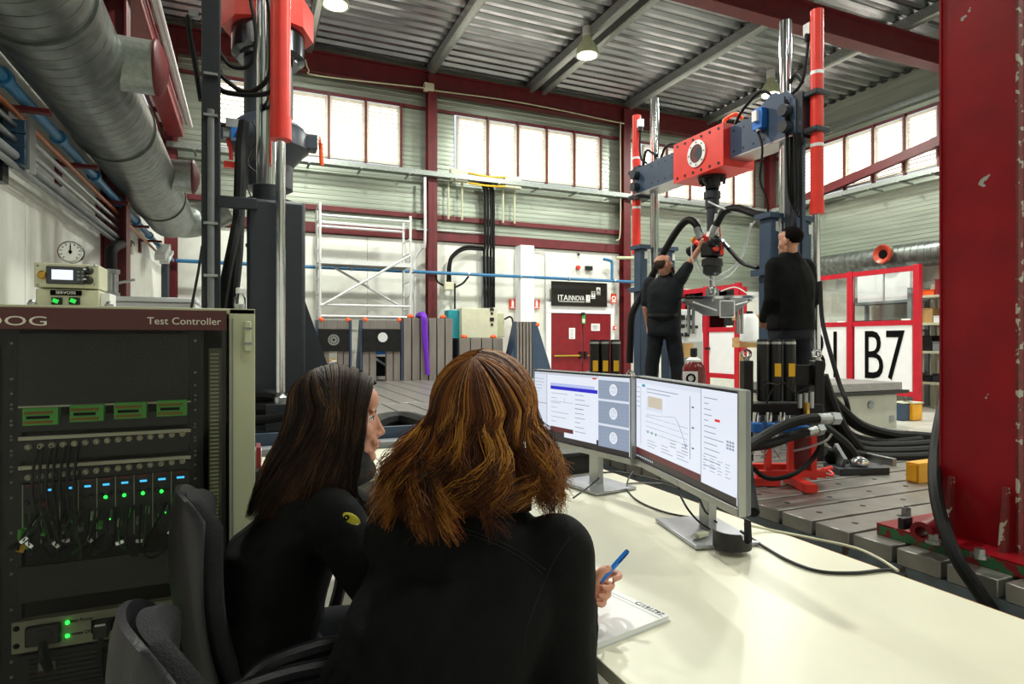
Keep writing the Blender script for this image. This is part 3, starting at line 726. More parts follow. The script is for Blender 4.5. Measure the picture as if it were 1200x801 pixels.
# actuator under the centre block
ya = 5.3
ac = B().lathe([(.15, 0), (.15, -.035), (.1, -.04), (.075, -.1), (.075, -.14)], (XM, ya, 3.17), n=28).build('actuator_flange', BLACK_M, t)
h = B()
for k in range(8): a = k*PI/4+.2; h.cyl((XM+.125*math.cos(a), ya+.125*math.sin(a), 3.09), (XM+.125*math.cos(a), ya+.125*math.sin(a), 3.14), .016, n=8)
h.build('flange_bolt', BLACK, ac, kind='stuff')
B().lathe([(.055, 0), (.09, -.03), (.09, -.1), (.075, -.11), (.075, -.2), (.058, -.22), (.056, -.66), (.075, -.68), (.075, -.72)], (XM, ya, 3.03), n=24).build('actuator_body', NAVY_D, t)
mf = B().box((XM, ya, 2.37), (.17, .2, .17)).build('manifold', BLACK_M, t, bev=.02)
B().cyl((XM-.05, ya+.16, 2.42), (XM-.05, ya+.3, 2.38), .065, n=16).build('accumulator', BLACK, mf); B().cyl((XM-.05, ya+.1, 2.45), (XM-.05, ya+.2, 2.47), .05, n=14).build('red_cap', RED_B, mf)
B().cyl((XM-.08, ya+.19, 2.5), (XM-.08, ya+.22, 2.5), .035, n=12).build('yellow_cap', YELLOW, mf)
B().cyl((XM-.08, ya+.02, 2.48), (XM-.02, ya+.02, 2.52), .05, n=12).build('red_cap', RED_B, mf)
B().cyl((XM-.05, ya-.13, 2.36), (XM-.05, ya-.1, 2.36), .03, n=12).build('red_cap', RED_B, mf)
B().ball((XM-.05, ya-.09, 2.44), (.07, .09, .07)).build('relief_valve', BLACK_M, mf)
B().lathe([(.06, 0), (.11, -.02), (.115, -.09), (.1, -.1), (.1, -.17), (.06, -.2)], (XM, ya, 2.28), n=24).build('load_cell', BLACK, t)
B().lathe([(.028, 0), (.028, -.24), (.05, -.25), (.06, -.29), (.05, -.33), (.075, -.34), (.08, -.38)], (XM, ya, 2.2), n=20).build('actuator_rod', CHROME, t)
h = B()
for k in range(6): a = k*PI/3; h.cyl((XM+.06*math.cos(a), ya+.06*math.sin(a), 1.82), (XM+.06*math.cos(a), ya+.06*math.sin(a), 1.93), .014, n=8)
h.build('clamp_bolt', STEEL, t, kind='stuff')
B().tube([at_d(843, 262, 6.6), at_d(844, 275, 6.6), at_d(846, 292, 6.6)], .008, 6, sm=4).build('safety_lanyard', RED_B, t)
B().cyl(at_d(846, 292, 6.6), at_d(846, 298, 6.6), .02, n=10).build('lanyard_handle', RED_B, t)
for k, d in enumerate((.05, -.06)): B().tube([(XM-.07, ya+d, 2.48), (XM-.08, ya+d*2.2, 2.6), (XM-.09, ya+d*2.6-.02, 2.72)], .022, 8, sm=5).build('silver_tube', ALU, t)
# big hoses to the manifold (held by the machine)
def hose(label, pts, r, m=RUBBER, sm=8, n=10, cat='hose', name='hydraulic_hose', tip=None):
    t = thing(name, label, cat, pts[len(pts)//2])
    B().tube(pts, r, n, sm=sm).build('hose_body', m, t)
    if tip:
        for e in tip:
            p, q = (V(pts[0]), V(pts[1])) if e == 0 else (V(pts[-1]), V(pts[-2]))
            d = (q-p).normalized(); B().cyl(p - d*.02, p + d*.1, r*1.12, n=12).build('end_fitting', STEEL, t); B().cyl(p - d*.03, p + d*.02, r*1.35, n=6).build('fitting_nut', STEEL, t)
    return t
dm = 6.9
hose('thick black hose arching from far portal post up to actuator manifold', [at_d(821, 276, 6.8), at_d(815, 262, 6.82), at_d(806, 258, 6.9), at_d(795, 268, 7.0), at_d(780, 292, 7.1), at_d(766, 320, 7.2), at_d(752, 346, 7.3), at_d(741, 368, 7.3), at_d(739, 395, 7.3), at_d(738, 425, 7.3)], .042, tip=(0,))
hose('thick black hose from the manifold arching right to the near post', [at_d(834, 275, 6.6), at_d(842, 258, 6.55), at_d(850, 247, 6.5), at_d(866, 244, 6.3), at_d(884, 250, 6.05), at_d(900, 253, 5.9)], .04, tip=(0,))
hose('slim black hose sagging from manifold to the near post', [at_d(848, 284, 6.7), at_d(858, 296, 6.6), at_d(870, 308, 6.4), at_d(888, 314, 6.1)], .022, tip=(0,))
CLEAR = mat('clear_hose', '#c9ccd0', .3, var=.03)
hose('thin clear hose hanging in a deep loop under the manifold, nearer', [at_d(810, 285, 6.7), at_d(812, 305, 6.7), at_d(822, 322, 6.7), at_d(840, 328, 6.7), at_d(858, 320, 6.65), at_d(872, 296, 6.6), at_d(878, 270, 6.4), at_d(888, 254, 6.1)], .008, CLEAR, name='clear_hose')
hose('thin clear hose in a shallower loop under the manifold, behind', [at_d(814, 282, 6.9), at_d(818, 308, 6.9), at_d(832, 322, 6.9), at_d(852, 318, 6.9), at_d(868, 300, 6.8), at_d(880, 262, 6.4)], .008, CLEAR, name='clear_hose')
hose('pale grey cable draped from actuator neck to the near post', [at_d(830, 236, 6.6), at_d(845, 243, 6.5), at_d(866, 249, 6.3), at_d(892, 251, 6.0), at_d(908, 253, 5.75), at_d(912, 264, 5.7), at_d(912, 300, 5.7)], .01, CLEAR, name='signal_cable', cat='cable')
# test article: polished dish-like panel on a frame, hung from the rod
t = thing('test_panel', 'polished metal panel on small white frames clamped under the portal actuator', 'panel', (XM, ya, 1.8))
c = V((XM-.05, ya-.1, 1.8))
def loc_(a, b, z): u = V((.918, -.397, 0)); w = V((.397, .918, 0)); return c + u*a + w*b + V((0, 0, z))
pl = [loc_(-.4, -.2, .0), loc_(.4, -.15, .02), loc_(.47, .2, .05), loc_(-.36, .25, .02)]
B().prism(pl, (0, 0, .025)).build('top_sheet', CHROME, t)
B().add([loc_(-.38, -.18, 0), loc_(.38, -.14, .02), loc_(.42, .18, .04), loc_(-.34, .22, .02), loc_(-.16, -.12, -.17), loc_(.14, -.1, -.17), loc_(.2, .1, -.12), loc_(-.14, .12, -.12)], [(0, 1, 5, 4), (1, 2, 6, 5), (2, 3, 7, 6), (3, 0, 4, 7), (4, 5, 6, 7), (0, 3, 2, 1)]).build('dish', STEEL, t, sharp=10)
fr = B()
for a0, a1 in ((-.02, .13),):
    for z in (-.02, -.19): fr.tube([loc_(a0, -.22, z), loc_(a1, -.22, z)], .006, 6)
    for a in (a0, a1): fr.tube([loc_(a, -.22, -.02), loc_(a, -.22, -.19)], .006, 6)
fr.tube([loc_(-.3, -.2, -.03), loc_(-.05, -.2, -.12)], .009, 6); fr.tube([loc_(.38, -.16, 0), loc_(.15, -.2, -.06)], .009, 6)
fr.build('white_frame', WHITE_P, t)
for a in (-.27, -.22, .26, .31): B().cyl(loc_(a, .05, -.36), loc_(a, .05, -.02), .018, n=10).build('threaded_rod', STEEL, t)
for a in (-.4, -.1, .1, .3): B().box(loc_(a, -.2, -.01), (.03, .03, .03)).build('clip', STEEL, t)
B().tube([loc_(.06, 0, .1), loc_(.2, -.05, .14), loc_(.33, -.1, .06), loc_(.45, -.1, .03)], .007, 6, sm=6).build('sensor_cable', WINK, t)

# ================================================================ LEFT TEST MACHINE
XA, YA = .17, 5.7
t = thing('column_test_machine', 'dark left test machine with chrome column, red crosshead and grey actuator', 'machine', (XA, 6.4, .6))
for k, y in enumerate((YA, 8.3)):
    B().cyl((XA, y, 2.5), (XA, y, 5.4), .104, n=32).build('chrome_column', CHROME, t)
    B().lathe([(.2, 0), (.2, .03), (.135, .035), (.135, .15), (.12, .15)], (XA, y, 2.54), n=32).build('column_collar', NAVY_D, t)
    x = XA + .05
    pl = B().prism([(x+sx*(.23-(.03 if abs(sx*sy) and False else 0)), y+sy*.23, .66) for sx, sy in ((-1, -1), (1, -1), (1, 1), (-1, 1))], (0, 0, 1.88)).build('pillar', NAVY_D, t, bev=.03)
    B().prism([(x+.23, y-.03, .66), (x+.6, y-.03, .66), (x+.23, y-.03, 1.75)], (0, .06, 0)).build('gusset', NAVY_D, t)
    B().bb((x-.3, y-.5, .6), (x+.7, y+.3, .66)).build('base_plate', NAVY_D, t)
B().bb((XA+.0, YA-.2, .7), (XA+.07, YA-.19, 1.72)).build('cover_plate', NAVY_M, t)
b = B().prism([(XA-.34, 0, 4.6), (XA+.34, 0, 4.6), (XA+.36, 0, 4.85), (XA+.36, 0, 5.3), (XA-.36, 0, 5.3), (XA-.36, 0, 4.85)], (0, .8, 0)); b.v = [(v[0], v[1]+6.5, v[2]) for v in b.v]
cx = XA + .03
b = B().lathe([(.45, 0), (.45, .3), (.36, .36), (.36, .8)], (cx, 6.9, 4.57), n=8); cb = b.build('crosshead_block', RED_B, t, sharp=20)
B().bb((XA-.2, YA-.25, 4.75), (XA+.2, 8.5, 5.3)).build('crosshead_beam', RED_B, t, bev=.01)
B().lathe([(.36, 0), (.36, -.24), (.3, -.26), (.3, -.3)], (cx, 6.9, 4.57), n=40).build('ring_flange', mat('black_chrome', '#55585c', .18, .9), t)
B().lathe([(.24, 0), (.24, -.6), (.36, -.7), (.4, -.76), (.4, -.92), (.36, -.95), (.24, -1.1), (.24, -1.34), (.2, -1.36)], (cx, 6.9, 4.29), n=36).build('actuator_body', NAVY_M, t)
for s in (-1, 1):
    lug = B().box((cx+s*.4, 6.85, 3.47), (.16, .16, .16)).build('lug', NAVY_M, t, bev=.01)
    B().ring((cx+s*.5, 6.85, 3.5), (cx+s*.52, 6.85, 3.5), .06, .03, 14).build('orange_eye', ORANGE, lug); B().cyl((cx+s*.52, 6.85, 3.49), (cx+s*.53, 6.85, 3.25), .022, n=8).build('orange_pin', ORANGE, lug)
B().bb((cx+.05, 6.6, 3.3), (cx+.13, 6.66, 3.62)).build('junction_plate', GREY_L, t)
# lift cylinder in front
B().cyl((.239, 5.2, 2.99), (.239, 5.2, 5.4), .076, n=28).build('lift_cylinder', RED_B, t)
B().cyl((.239, 5.2, 2.96), (.239, 5.2, 3.14), .083, n=28).build('cylinder_gland', RED_B, t)
B().cyl((.239, 5.2, .95), (.239, 5.2, 3.0), .036, n=20).build('piston_rod', CHROME, t)
B().lathe([(.05, 0), (.05, .05), (.03, .07), (.02, .1)], (.239, 5.2, .86), n=16).build('rod_end', STEEL, t); B().box((.239, 5.2, .76), (.22, .22, .2)).build('rod_foot', NAVY_D, t)
# limit switches and red lever
sw = B().box(at_d(275, 146, 6.0), (.16, .1, .09)).build('limit_switch', GREY, t, bev=.005); B().cyl(at_d(255, 147, 6.0), at_d(268, 147, 6.0), .012, n=6).build('switch_arm', BLACK_M, sw)
sw = B().box(at_d(268, 157, 6.0), (.1, .1, .09)).build('limit_switch', GREY, t, bev=.005); B().box(at_d(275, 157, 6.0), (.06, .1, .1)).build('blue_face', BLUEV, sw); B().box(at_d(279, 158, 5.97), (.03, .06, .07)).build('red_face', RED_B, sw)
B().tube([at_d(267, 163, 6), at_d(270, 172, 6), at_d(271, 187, 6)], .02, 8, sm=4).build('red_lever', RED_B, t); B().box(at_d(269, 193, 6), (.1, .05, .06)).build('lever_grip', RED_B, t)
# bundled black hose sleeve
B().tube([at_d(286, 142, 5.9), at_d(283, 170, 5.9), at_d(282, 205, 5.85), at_d(280, 250, 5.8), at_d(277, 300, 5.7), at_d(272, 358, 5.6), at_d(270, 420, 5.6)], [.05, .055, .06, .055, .06, .055, .06], 10, sm=8).build('hose_sleeve', RUBBER, t)
B().tube([at_d(279, 255, 5.7), at_d(272, 290, 5.6), at_d(264, 330, 5.5), at_d(256, 380, 5.4)], .045, 10, sm=6).build('hose_sleeve', RUBBER, t)
for pts, r in (([(297, 141), (300, 165), (290, 200), (292, 225), (300, 236)], .008), ([(296, 142), (302, 152), (305, 156)], .008), ([(308, 165), (296, 172), (290, 190), (298, 200), (306, 204)], .01)):
    B().tube([at_d(x, y, 5.6) for x, y in pts], r, 6, sm=6).build('signal_cable', BLACK, t)
# dark mast with conduit
t = thing('cable_mast', 'square black cable mast with grey conduit left of test machine', 'mast', (-.28, 5.5, .6))
m0 = at_y(247, 200, 5.5)
B().bb((m0.x-.065, 5.45, .6), (m0.x+.07, 5.58, 5.6)).build('mast_tube', NAVY_D, t, bev=.006)
B().bb((m0.x-.12, 5.4, .6), (m0.x+.12, 5.64, .63)).build('mast_foot', NAVY_D, t)
B().cyl((m0.x+.005, 5.415, .66), (m0.x+.005, 5.415, 3.2), .026, n=14).build('conduit', GREY, t)
for py in (88, 136, 262, 323): q = at_y(247, py, 5.41); B().box((m0.x+.005, 5.41, q.z), (.1, .075, .02)).build('clip', STEEL, t)
B().bb((m0.x+.05, 5.44, 2.44), (XA-.1, 5.5, 2.53)).build('tie_arm', NAVY_D, t, bev=.004)
B().box(at_y(227, 17, 5.5), (.07, .06, .05)).build('fitting', STEEL, t)
for pts, r in (([(226, 17), (221, 22), (222, 38), (228, 70), (233, 100), (236, 118)], .024), ([(243, 8), (250, 12), (254, 24), (253, 50), (262, 68), (272, 78), (288, 79), (297, 68), (300, 40), (294, 0), (292, -30)], .016), ([(250, 20), (252, 60), (258, 85), (270, 98), (284, 107), (300, 105), (315, 90), (318, 66), (317, 20), (312, -10)], .02), ([(252, 98), (262, 107), (285, 111), (310, 110), (322, 104)], .022), ([(250, 10), (255, 18), (256, 35), (250, 45)], .02)):
    B().tube([at_d(x, y, 5.05) for x, y in pts], r, 8, sm=8).build('hose', RUBBER, t)
hose('thin black rope hanging left of the cable mast', [at_d(237, 288, 4.7), at_d(232, 320, 4.7), at_d(224, 362, 4.7)], .01, BLACK, name='hanging_cable', cat='cable')
# hoses lying at the foot of the left machine
for k, (pts, r, lab) in enumerate((([(292, 466), (315, 464), (345, 472), (375, 478)], .06, 'thick black hose at the foot of left test machine, topmost'), ([(292, 478), (320, 480), (350, 490), (380, 492)], .05, 'black hose below the topmost at foot of left machine'), ([(292, 492), (318, 490), (345, 486), (375, 489)], .035, 'ribbed slim black hose crossing the others at left machine'))):
    hose(lab, [at_z(x, y, .68 if k < 2 else .72) if False else at_d(x, y, 5.0-k*.15) for x, y in pts], r)
hose('fat black hose lying on the low bed behind the dark haired woman', [at_z(432, 502, .69), at_z(450, 494, .69), at_z(475, 492, .69), at_z(505, 500, .69)], .075)
# ================================================================ THINGS ALONG THE BACK WALL
def slot_block(name, label, px0, px1, py0, Y, depth, slots, z0=.6, knobs=(), cat='clamping block', zlow=None):
    """upright iron block with vertical T-slots on its face"""
    a = at_y(px0, py0, Y); b = at_y(px1, py0, Y); z1 = a.z
    t = thing(name, label, cat, ((a.x+b.x)/2, Y, z0))
    w = b.x - a.x
    B().bb((a.x, Y+.06, zlow or z0), (b.x, Y+depth, z1)).build('core', NAVY_D, t)
    n = slots + 1
    for i in range(n):
        B().bb((a.x + w*i/n + .012, Y, zlow or z0), (a.x + w*(i+1)/n - .012, Y+.07, z1)).build('slotted_bar', SLAB, t, bev=.004, segs=1)
    for k in knobs:
        q = at_y(k, py0, Y+.1); q.z = z1
        B().ball(q + V((0, 0, .03)), (.07, .05, .045), 12, 8).build('orange_cap', ORANGE, t)
    return t, a, b
Ys = 11.75
def angle_stand(label, px0, px1, disc, disc_label, side):
    """black face plate with a round disc on a pair of slotted iron legs"""
    a, b = at_y(px0, 374.5, Ys), at_y(px1, 374.5, Ys)
    pa, pb = at_y(px0+3, 385, Ys-.06), at_y(px1-2, 411.5, Ys-.06)
    t = thing('angle_stand', label, 'clamping stand', ((a.x+b.x)/2, Ys, .6), 'angle stands below the scaffold')
    w = b.x - a.x
    for i in (0, 1):
        x0 = a.x + (.04 if i == 0 else w*.6); x1 = a.x + (w*.38 if i == 0 else w-.04)
        for k in range(2): B().bb((x0+(x1-x0)*k/2+.008, Ys, .6), (x0+(x1-x0)*(k+1)/2-.008, Ys+.12, a.z)).build('slotted_bar', SLAB, t, bev=.003, segs=1)
    B().bb((a.x+.04, Ys+.01, pb.z), (b.x-.04, Ys+.11, a.z)).build('slotted_head', SLAB, t)
    for x in (a.x, b.x-.035): B().prism([(x, Ys-.03, .6), (x, Ys+.6, .6), (x, Ys+.14, a.z), (x, Ys-.03, a.z)], (.035, 0, 0)).build('side_web', NAVY, t)
    fp = B().bb((pa.x, Ys-.07, pb.z), (pb.x, Ys, pa.z)).build('face_plate', BLACK_M, t, bev=.004)
    c = at_y(disc[0], disc[1], Ys-.08); r = disc[2]*.0165
    if disc_label == 'flange':
        B().ring(c + V((0, -.01, 0)), c + V((0, .02, 0)), r, r*.25, 28).build('mounting_disc', STEEL, fp)
        h = B()
        for k in range(10): q = c + V((r*.65*math.cos(k*PI/5), -.013, r*.65*math.sin(k*PI/5))); h.cyl(q, q + V((0, .01, 0)), r*.13, n=8)
        h.build('bolt_hole', BLACK, fp, kind='stuff')
    else: B().cyl(c + V((0, -.01, 0)), c + V((0, .02, 0)), r, n=28).build('mounting_disc', ALU, fp)
    h = B()
    for i in range(4):
        for k in range(3): q = V((pa.x+(pb.x-pa.x)*(.1+.27*i), Ys-.074, pb.z+(pa.z-pb.z)*(.15+.35*k))); h.cyl(q, q + V((0, .004, 0)), .012, n=6)
    h.build('plate_hole', INK, fp, kind='stuff')
    for x in (a.x+.1, b.x-.06): B().ball((x, Ys+.03, a.z+.0), (.05, .045, .05), 10, 8).build('orange_cap', ORANGE, t)
angle_stand('slotted stand with spoked steel flange on its black plate, beside dark machine', 370, 412, (391, 398, 6.2), 'flange', 1)
angle_stand('slotted stand with plain white disc on its black plate', 422, 472, (448.5, 395, 5.6), 'disc', 1)
slot_block('slotted_block', 'tall grey slotted iron block with purple strap over it', 472.5, 531, 372, 11.7, .5, 5, knobs=(481, 519))
q = at_y(497, 372, 11.69)
t = thing('lifting_strap', 'purple lifting strap hanging over the slotted iron block', 'strap', q)
B().tube([q + V((.02, .5, -.2)), q + V((-.02, .4, .03)), q + V((-.02, -.02, .04)), q + V((.0, -.05, -.2)), q + V((.03, -.05, -.7)), q + V((.06, -.05, -1.12))], [.05, .06, .065, .06, .05, .045], 8, sm=5).build('strap_band', PURPLE, t)
B().tube([q + V((-.05, .4, .02)), q + V((-.05, -.03, .02)), q + V((-.03, -.06, -.3)), q + V((.0, -.06, -.62))], .035, 8, sm=5).build('strap_tail', PURPLE, t)
slot_block('slotted_block', 'low grey slotted iron block in front of the teal machine', 538, 590, 396, 11.6, .5, 3, knobs=(544, 578))
# right angle plate with navy triangular webs
t, a, b = slot_block('angle_plate', 'slotted iron angle plate with navy triangular sides by red door', 605, 624, 376.5, 11.3, .16, 4)
for x in (a.x-.03, b.x): B().prism([(x, 11.3, .6), (x, 12.05, .6), (x, 11.42, a.z), (x, 11.3, a.z)], (.03, 0, 0)).build('side_web', NAVY, t)
B().prism([(b.x+.03, 11.32, .6), (b.x+.5, 11.32, .6), (b.x+.1, 11.32, a.z), (b.x+.03, 11.32, a.z)], (0, .05, 0)).build('triangular_gusset', NAVY, t)
B().prism([(a.x-.03, 11.32, .6), (a.x-.28, 11.32, .6), (a.x-.03, 11.32, a.z-.5)], (0, .05, 0)).build('triangular_gusset', NAVY, t)
B().ball((b.x+.12, 11.36, a.z-.06), (.07, .05, .05), 12, 8).build('orange_cap', ORANGE, t)
# teal machine with grey cabinet
Yt = 12.45
a, b, c = at_y(525.5, 363, Yt), at_y(541, 404, Yt), at_y(580, 396, Yt)
t = thing('teal_machine', 'teal machine with large grey control cabinet near back wall', 'machine', ((a.x+c.x)/2, Yt, 0))
B().bb((a.x, Yt, b.z), (b.x+.02, Yt+.3, a.z)).build('teal_body', TEAL, t, bev=.01)
k = at_y(541, 360.5, Yt-.15)
cb = B().bb((k.x, Yt-.15, c.z), (c.x, Yt+.2, k.z)).build('grey_cabinet', CREAM, t, bev=.01)
for py in (362.5, 367, 374, 380): q = at_y(576.5, py, Yt-.155); B().box(q, (.09 if py in (362.5, 374) else .05, .02, .08 if py == 374 else .05)).build('control', BLACK, cb)
B().bb((a.x+.02, Yt+.02, 0), (a.x+.1, Yt+.25, b.z)).build('leg', WHITE_P, t); B().bb((c.x-.1, Yt+.02, 0), (c.x-.02, Yt+.18, c.z)).build('leg', WHITE_P, t)
a, b = at_y(580.5, 366, 12.7), at_y(591, 395, 12.7)
t = thing('switch_cabinet', 'beige electrical cabinet on wall right of the teal machine', 'electrical box', ((a.x+b.x)/2, 12.7, 1.6))
B().bb((a.x, 12.7, b.z), (b.x, 12.92, a.z)).build('enclosure', CREAM, t, bev=.01); B().bb((a.x+.02, 12.69, b.z+.03), (b.x-.02, 12.7, a.z-.03)).build('door_panel', BEIGE, t)
hose('black cable curling from beige cabinet down beside the extinguisher', [at_y(591, 374, 12.65), at_y(598, 371, 12.6), at_y(601, 378, 12.55), at_y(600, 398, 12.55)], .02, name='loop_cable', cat='cable')
q = at_y(602, 392, 12.6)
t = thing('fire_extinguisher', 'red fire extinguisher hung on wall by the white pillar', 'extinguisher', q)
B().lathe([(.07, -.35), (.075, -.33), (.075, .05), (.05, .12), (.025, .14)], q, n=18).build('cylinder', RED_B, t); B().cyl(q + V((0, 0, .14)), q + V((0, 0, .19)), .02, n=10).build('valve', BLACK, t); B().tube([q + V((0, 0, .17)), q + V((.08, -.02, .16)), q + V((.09, -.03, -.1))], .012, 6, sm=4).build('hose', BLACK, t)
# things seen between the angle stands
q = at_y(388, 430, 12.3); t = thing('yellow_crate', 'yellow crate seen through the left angle stand', 'crate', q); B().box(q, (.42, .3, .3)).build('crate_body', YELLOW, t, bev=.02); B().ball(q + V((.05, -.1, .05)), (.15, .1, .1)).build('bag', PAPER, t)
q = at_y(420, 425, 12.45); t = thing('white_sack', 'crumpled white sack between the two angle stands', 'sack', q); s = B().ball(q, (.1, .1, .28), 14, 10); s.v = [tuple(V(v) + V((1, 1, 1))*.05*noise.noise(V(v)*7)) for v in s.v]; s.build('sack_body', PAPER, t)
q = at_y(450, 425, 12.5)
t = thing('blue_trolley', 'blue framed trolley seen through the white disc stand', 'trolley', (q.x, 12.5, .6))
B().box((q.x, 12.5, 1.15), (.75, .3, .1)).build('top_rail', BLUEV, t, bev=.005)
for s in (-1, 1): B().box((q.x+s*.33, 12.5, .87), (.06, .28, .5)).build('upright', BLUEV, t)
B().beam((q.x-.3, 12.4, 1.08), (q.x+.3, 12.4, .7), .05, .04).build('brace', ALU, t); B().box((q.x, 12.6, .85), (.6, .06, .4)).build('back_panel', NAVY_D, t); B().box((q.x, 12.5, 1.33), (.7, .25, .22)).build('white_tray', WHITE_P, t)
for s in (-.2, .05): B().box((q.x+s, 12.36, 1.3), (.12, .05, .06)).build('latch', BLACK, t)
# scaffold tower
Y0, Y1 = 11.95, 12.55
xl, xr = at_y(375, 300, Y0).x, at_y(481, 300, Y0).x
t = thing('scaffold_tower', 'aluminium scaffold tower with a deck and ladder frames at back wall', 'scaffold', ((xl+xr)/2, 12.25, 1.62))
ztop = at_y(375, 237, Y0).z; zb = .6
for x, lab in ((xl, 'l'), (xr, 'r')):
    zt = ztop if x == xl else ztop - .12
    f = B().cyl((x, Y0, zb), (x, Y0, zt), .026, n=12).build('upright', ALU, t); g = B().cyl((x, Y1, zb), (x, Y1, zt-.03), .026, n=12).build('upright', ALU, t)
    first = None
    for k in range(9):
        z = 1.72 + k*.28
        if z > zt: break
        if first is None: first = B().cyl((x, Y0, z), (x, Y1, z), .018, n=8).build('rung', ALU, t)
        else: share(first, t, V((x, (Y0+Y1)/2, z)))
    for z in [1.72+k*.28 for k in range(9)]: B().box((x, Y0-.02, z), (.05, .05, .05)).build('rung_joint', BLACK, f) if False else None
zz = [at_y(430, y, Y0).z for y in (309, 256, 262, 358, 371)]
B().bb((xl, Y0-.02, zz[0]-.02), (xr, Y1, zz[0]+.03)).build('deck', mat('deck_board', '#5b5a55', .6), t); B().bb((xl, Y0-.05, zz[0]-.035), (xr, Y0-.02, zz[0]+.045)).build('deck_edge', ALU, t)
for z, y in ((zz[1], Y0), (zz[2], Y1), (zz[1]-.02, Y1), (zz[3], Y0), (zz[4], Y0), (zz[4], Y1)): B().cyl((xl, y, z), (xr, y, z), .026, n=10).build('rail', ALU, t)
B().cyl((xl+.02, Y0-.04, zz[3]-.02), (xr-.02, Y0-.04, zz[0]+.2), .024, n=10).build('diagonal_brace', ALU, t); B().cyl((xl+.35, Y1, zz[0]-.04), (xr, Y1, zz[3]), .024, n=10).build('diagonal_brace', ALU, t)

# ================================================================ RIGHT SIDE: DUCT, CAGES, SHELVES
t = thing('ventilation_duct', 'long spiral duct along right wall with a red nozzle', 'duct', (13.0, 9, 3.2))
duct_run('duct_pipe', (13.05, 3.0, 3.2), (13.05, 12.4, 3.2), .27, t, .14, 32)
q = at_x(1037, 298, 12.75)
B().cyl((13.0, q.y, q.z), (12.7, q.y, q.z), .17, n=24).build('nozzle_neck', GALV, t)
nz = B().lathe([(.2, 0), (.21, .06), (.19, .1), (.12, .05), (.09, .02)], (12.72, q.y, q.z), (-1, 0, 0), 28).build('red_nozzle', mat('orange_red_enamel', '#b8432c', .35), t)
B().cyl((12.69, q.y, q.z), (12.68, q.y, q.z), .095, n=20).build('nozzle_bore', INK, nz)
XC = 11.97
def cage_run(name, label, X, posts, zt, zmid, zbot, panels, lab=None):
    """red framed cage wall along Y at X; posts = list of Y; panels between consecutive posts"""
    t = thing(name, label, 'safety fence', (X, (posts[0]+posts[-1])/2, 0))
    for i, y in enumerate(posts): B().bb((X-.05, y-.06, 0), (X+.05, y+.06, zt)).build('fence_post', RED_C, t, bev=.003)
    for y0, y1 in zip(posts, posts[1:]):
        for z in (zt-.07, zmid, zbot): B().bb((X-.03, y0+.06, z-.05), (X+.03, y1-.06, z+.05)).build('fence_rail', RED_C, t)
        p = B().bb((X-.012, y0+.1, zbot+.05), (X+.012, y1-.1, zmid-.05)).build('white_panel', WHITE_P, t)
        B().bb((X-.004, y0+.07, zmid+.05), (X+.004, y1-.07, zt-.12)).build('clear_pane', GLASS_C, t)
        B().bb((X-.035, y0+.12, zmid+.045), (X-.02, y0+.3, zmid+.075)).build('white_tab', WINK, t)
    return t
zt = at_x(1078, 309, XC).z; zm = at_x(1035, 378.5, XC).z; zb_ = at_x(1035, 459, XC).z
y0, y1, y2 = at_x(1073, 400, XC).y, at_x(997, 400, XC).y, at_x(942, 400, XC).y
t = cage_run('machine_fence', 'red framed fence with large black B7 and B1 on white panels', XC, [y0-.04, y1+.0, y2], zt, zm, zb_, 2)
c = at_x(1034.5, 419, XC-.02); text('lettering', 'B7', INK, t, c, (at_x(1034, 389, XC).z-at_x(1034, 449, XC).z)*1.38, rz=-PI/2, sx=.6)
c = at_x(967, 418, XC-.02); text('lettering', 'B1', INK, t, c, (at_x(967, 390, XC).z-at_x(967, 446, XC).z)*1.38, rz=-PI/2, sx=.6)
# second cage with a door, nearer to the portal
XD = 9.2
ya_, yb_, yc_ = at_x(865, 400, XD).y, at_x(828, 400, XD).y, at_x(800, 400, XD).y
t = cage_run('machine_fence', 'red framed fence with a white door behind the portal machine', XD, [ya_, yb_, yc_], at_x(850, 333, XD).z, at_x(845, 386, XD).z, at_x(845, 440, XD).z, 2)
q = at_x(829, 408, XD-.06); B().box(q, (.06, .1, .05)).build('door_handle', BLACK, t)
B().bb((XD-.02, ya_-.16, 0), (XD+.08, ya_-.06, at_x(870, 336, XD).z)).build('fence_post', RED_C, t)
# grey distribution board
XE = 8.4
a, b = at_d(795, 363, 8.6), at_d(821, 402, 8.6)
t = thing('distribution_board', 'white power distribution board with black sockets behind polo shirt man', 'electrical box', ((a.x+b.x)/2, a.y, 0))
u = V((.918, -.397, 0)); w = V((.397, .918, 0)); Rz = rotz(-YAW); c0 = (a+b)/2
B().box(V((c0.x, c0.y, 1.35+(400-383)/715*8.6)), ((b-a).dot(u), .16, .5), Rz).build('board', WHITE_P, t, bev=.006)
B().box(V((c0.x, c0.y, .68)), ((b-a).dot(u)*.95, .3, 1.36), Rz).build('stand', GREY_L, t, bev=.006)
for (px, py, s) in ((799.5, 372, .07), (808, 372, .07), (800, 382, .05), (806, 381, .04), (811, 383, .05), (816, 383, .04), (798.5, 392, .05), (805, 392, .06)):
    B().box(at_d(px, py, 8.5), (s, .04, s), Rz).build('socket', BLACK, t)
q = at_d(800, 410, 8.0); tq = thing('low_cabinet', 'low grey cabinet carrying a small cardboard box behind polo shirt man', 'cabinet', (q.x, q.y, 0)); B().box((q.x, q.y, (q.z-.092)/2), (.34, .3, q.z-.094), Rz).build('body', GREY_L, tq, bev=.006); B().box((q.x, q.y, q.z-.1), (.36, .32, .012), Rz).build('top', GREY, tq)
t = thing('cardboard_box', 'small cardboard box low behind the man in polo shirt', 'box', q); B().box(q, (.22, .2, .18), Rz).build('carton', WOOD, t); B().box(q + V((0, 0, .092)), (.05, .2, .004), Rz).build('tape', CREAM, t)
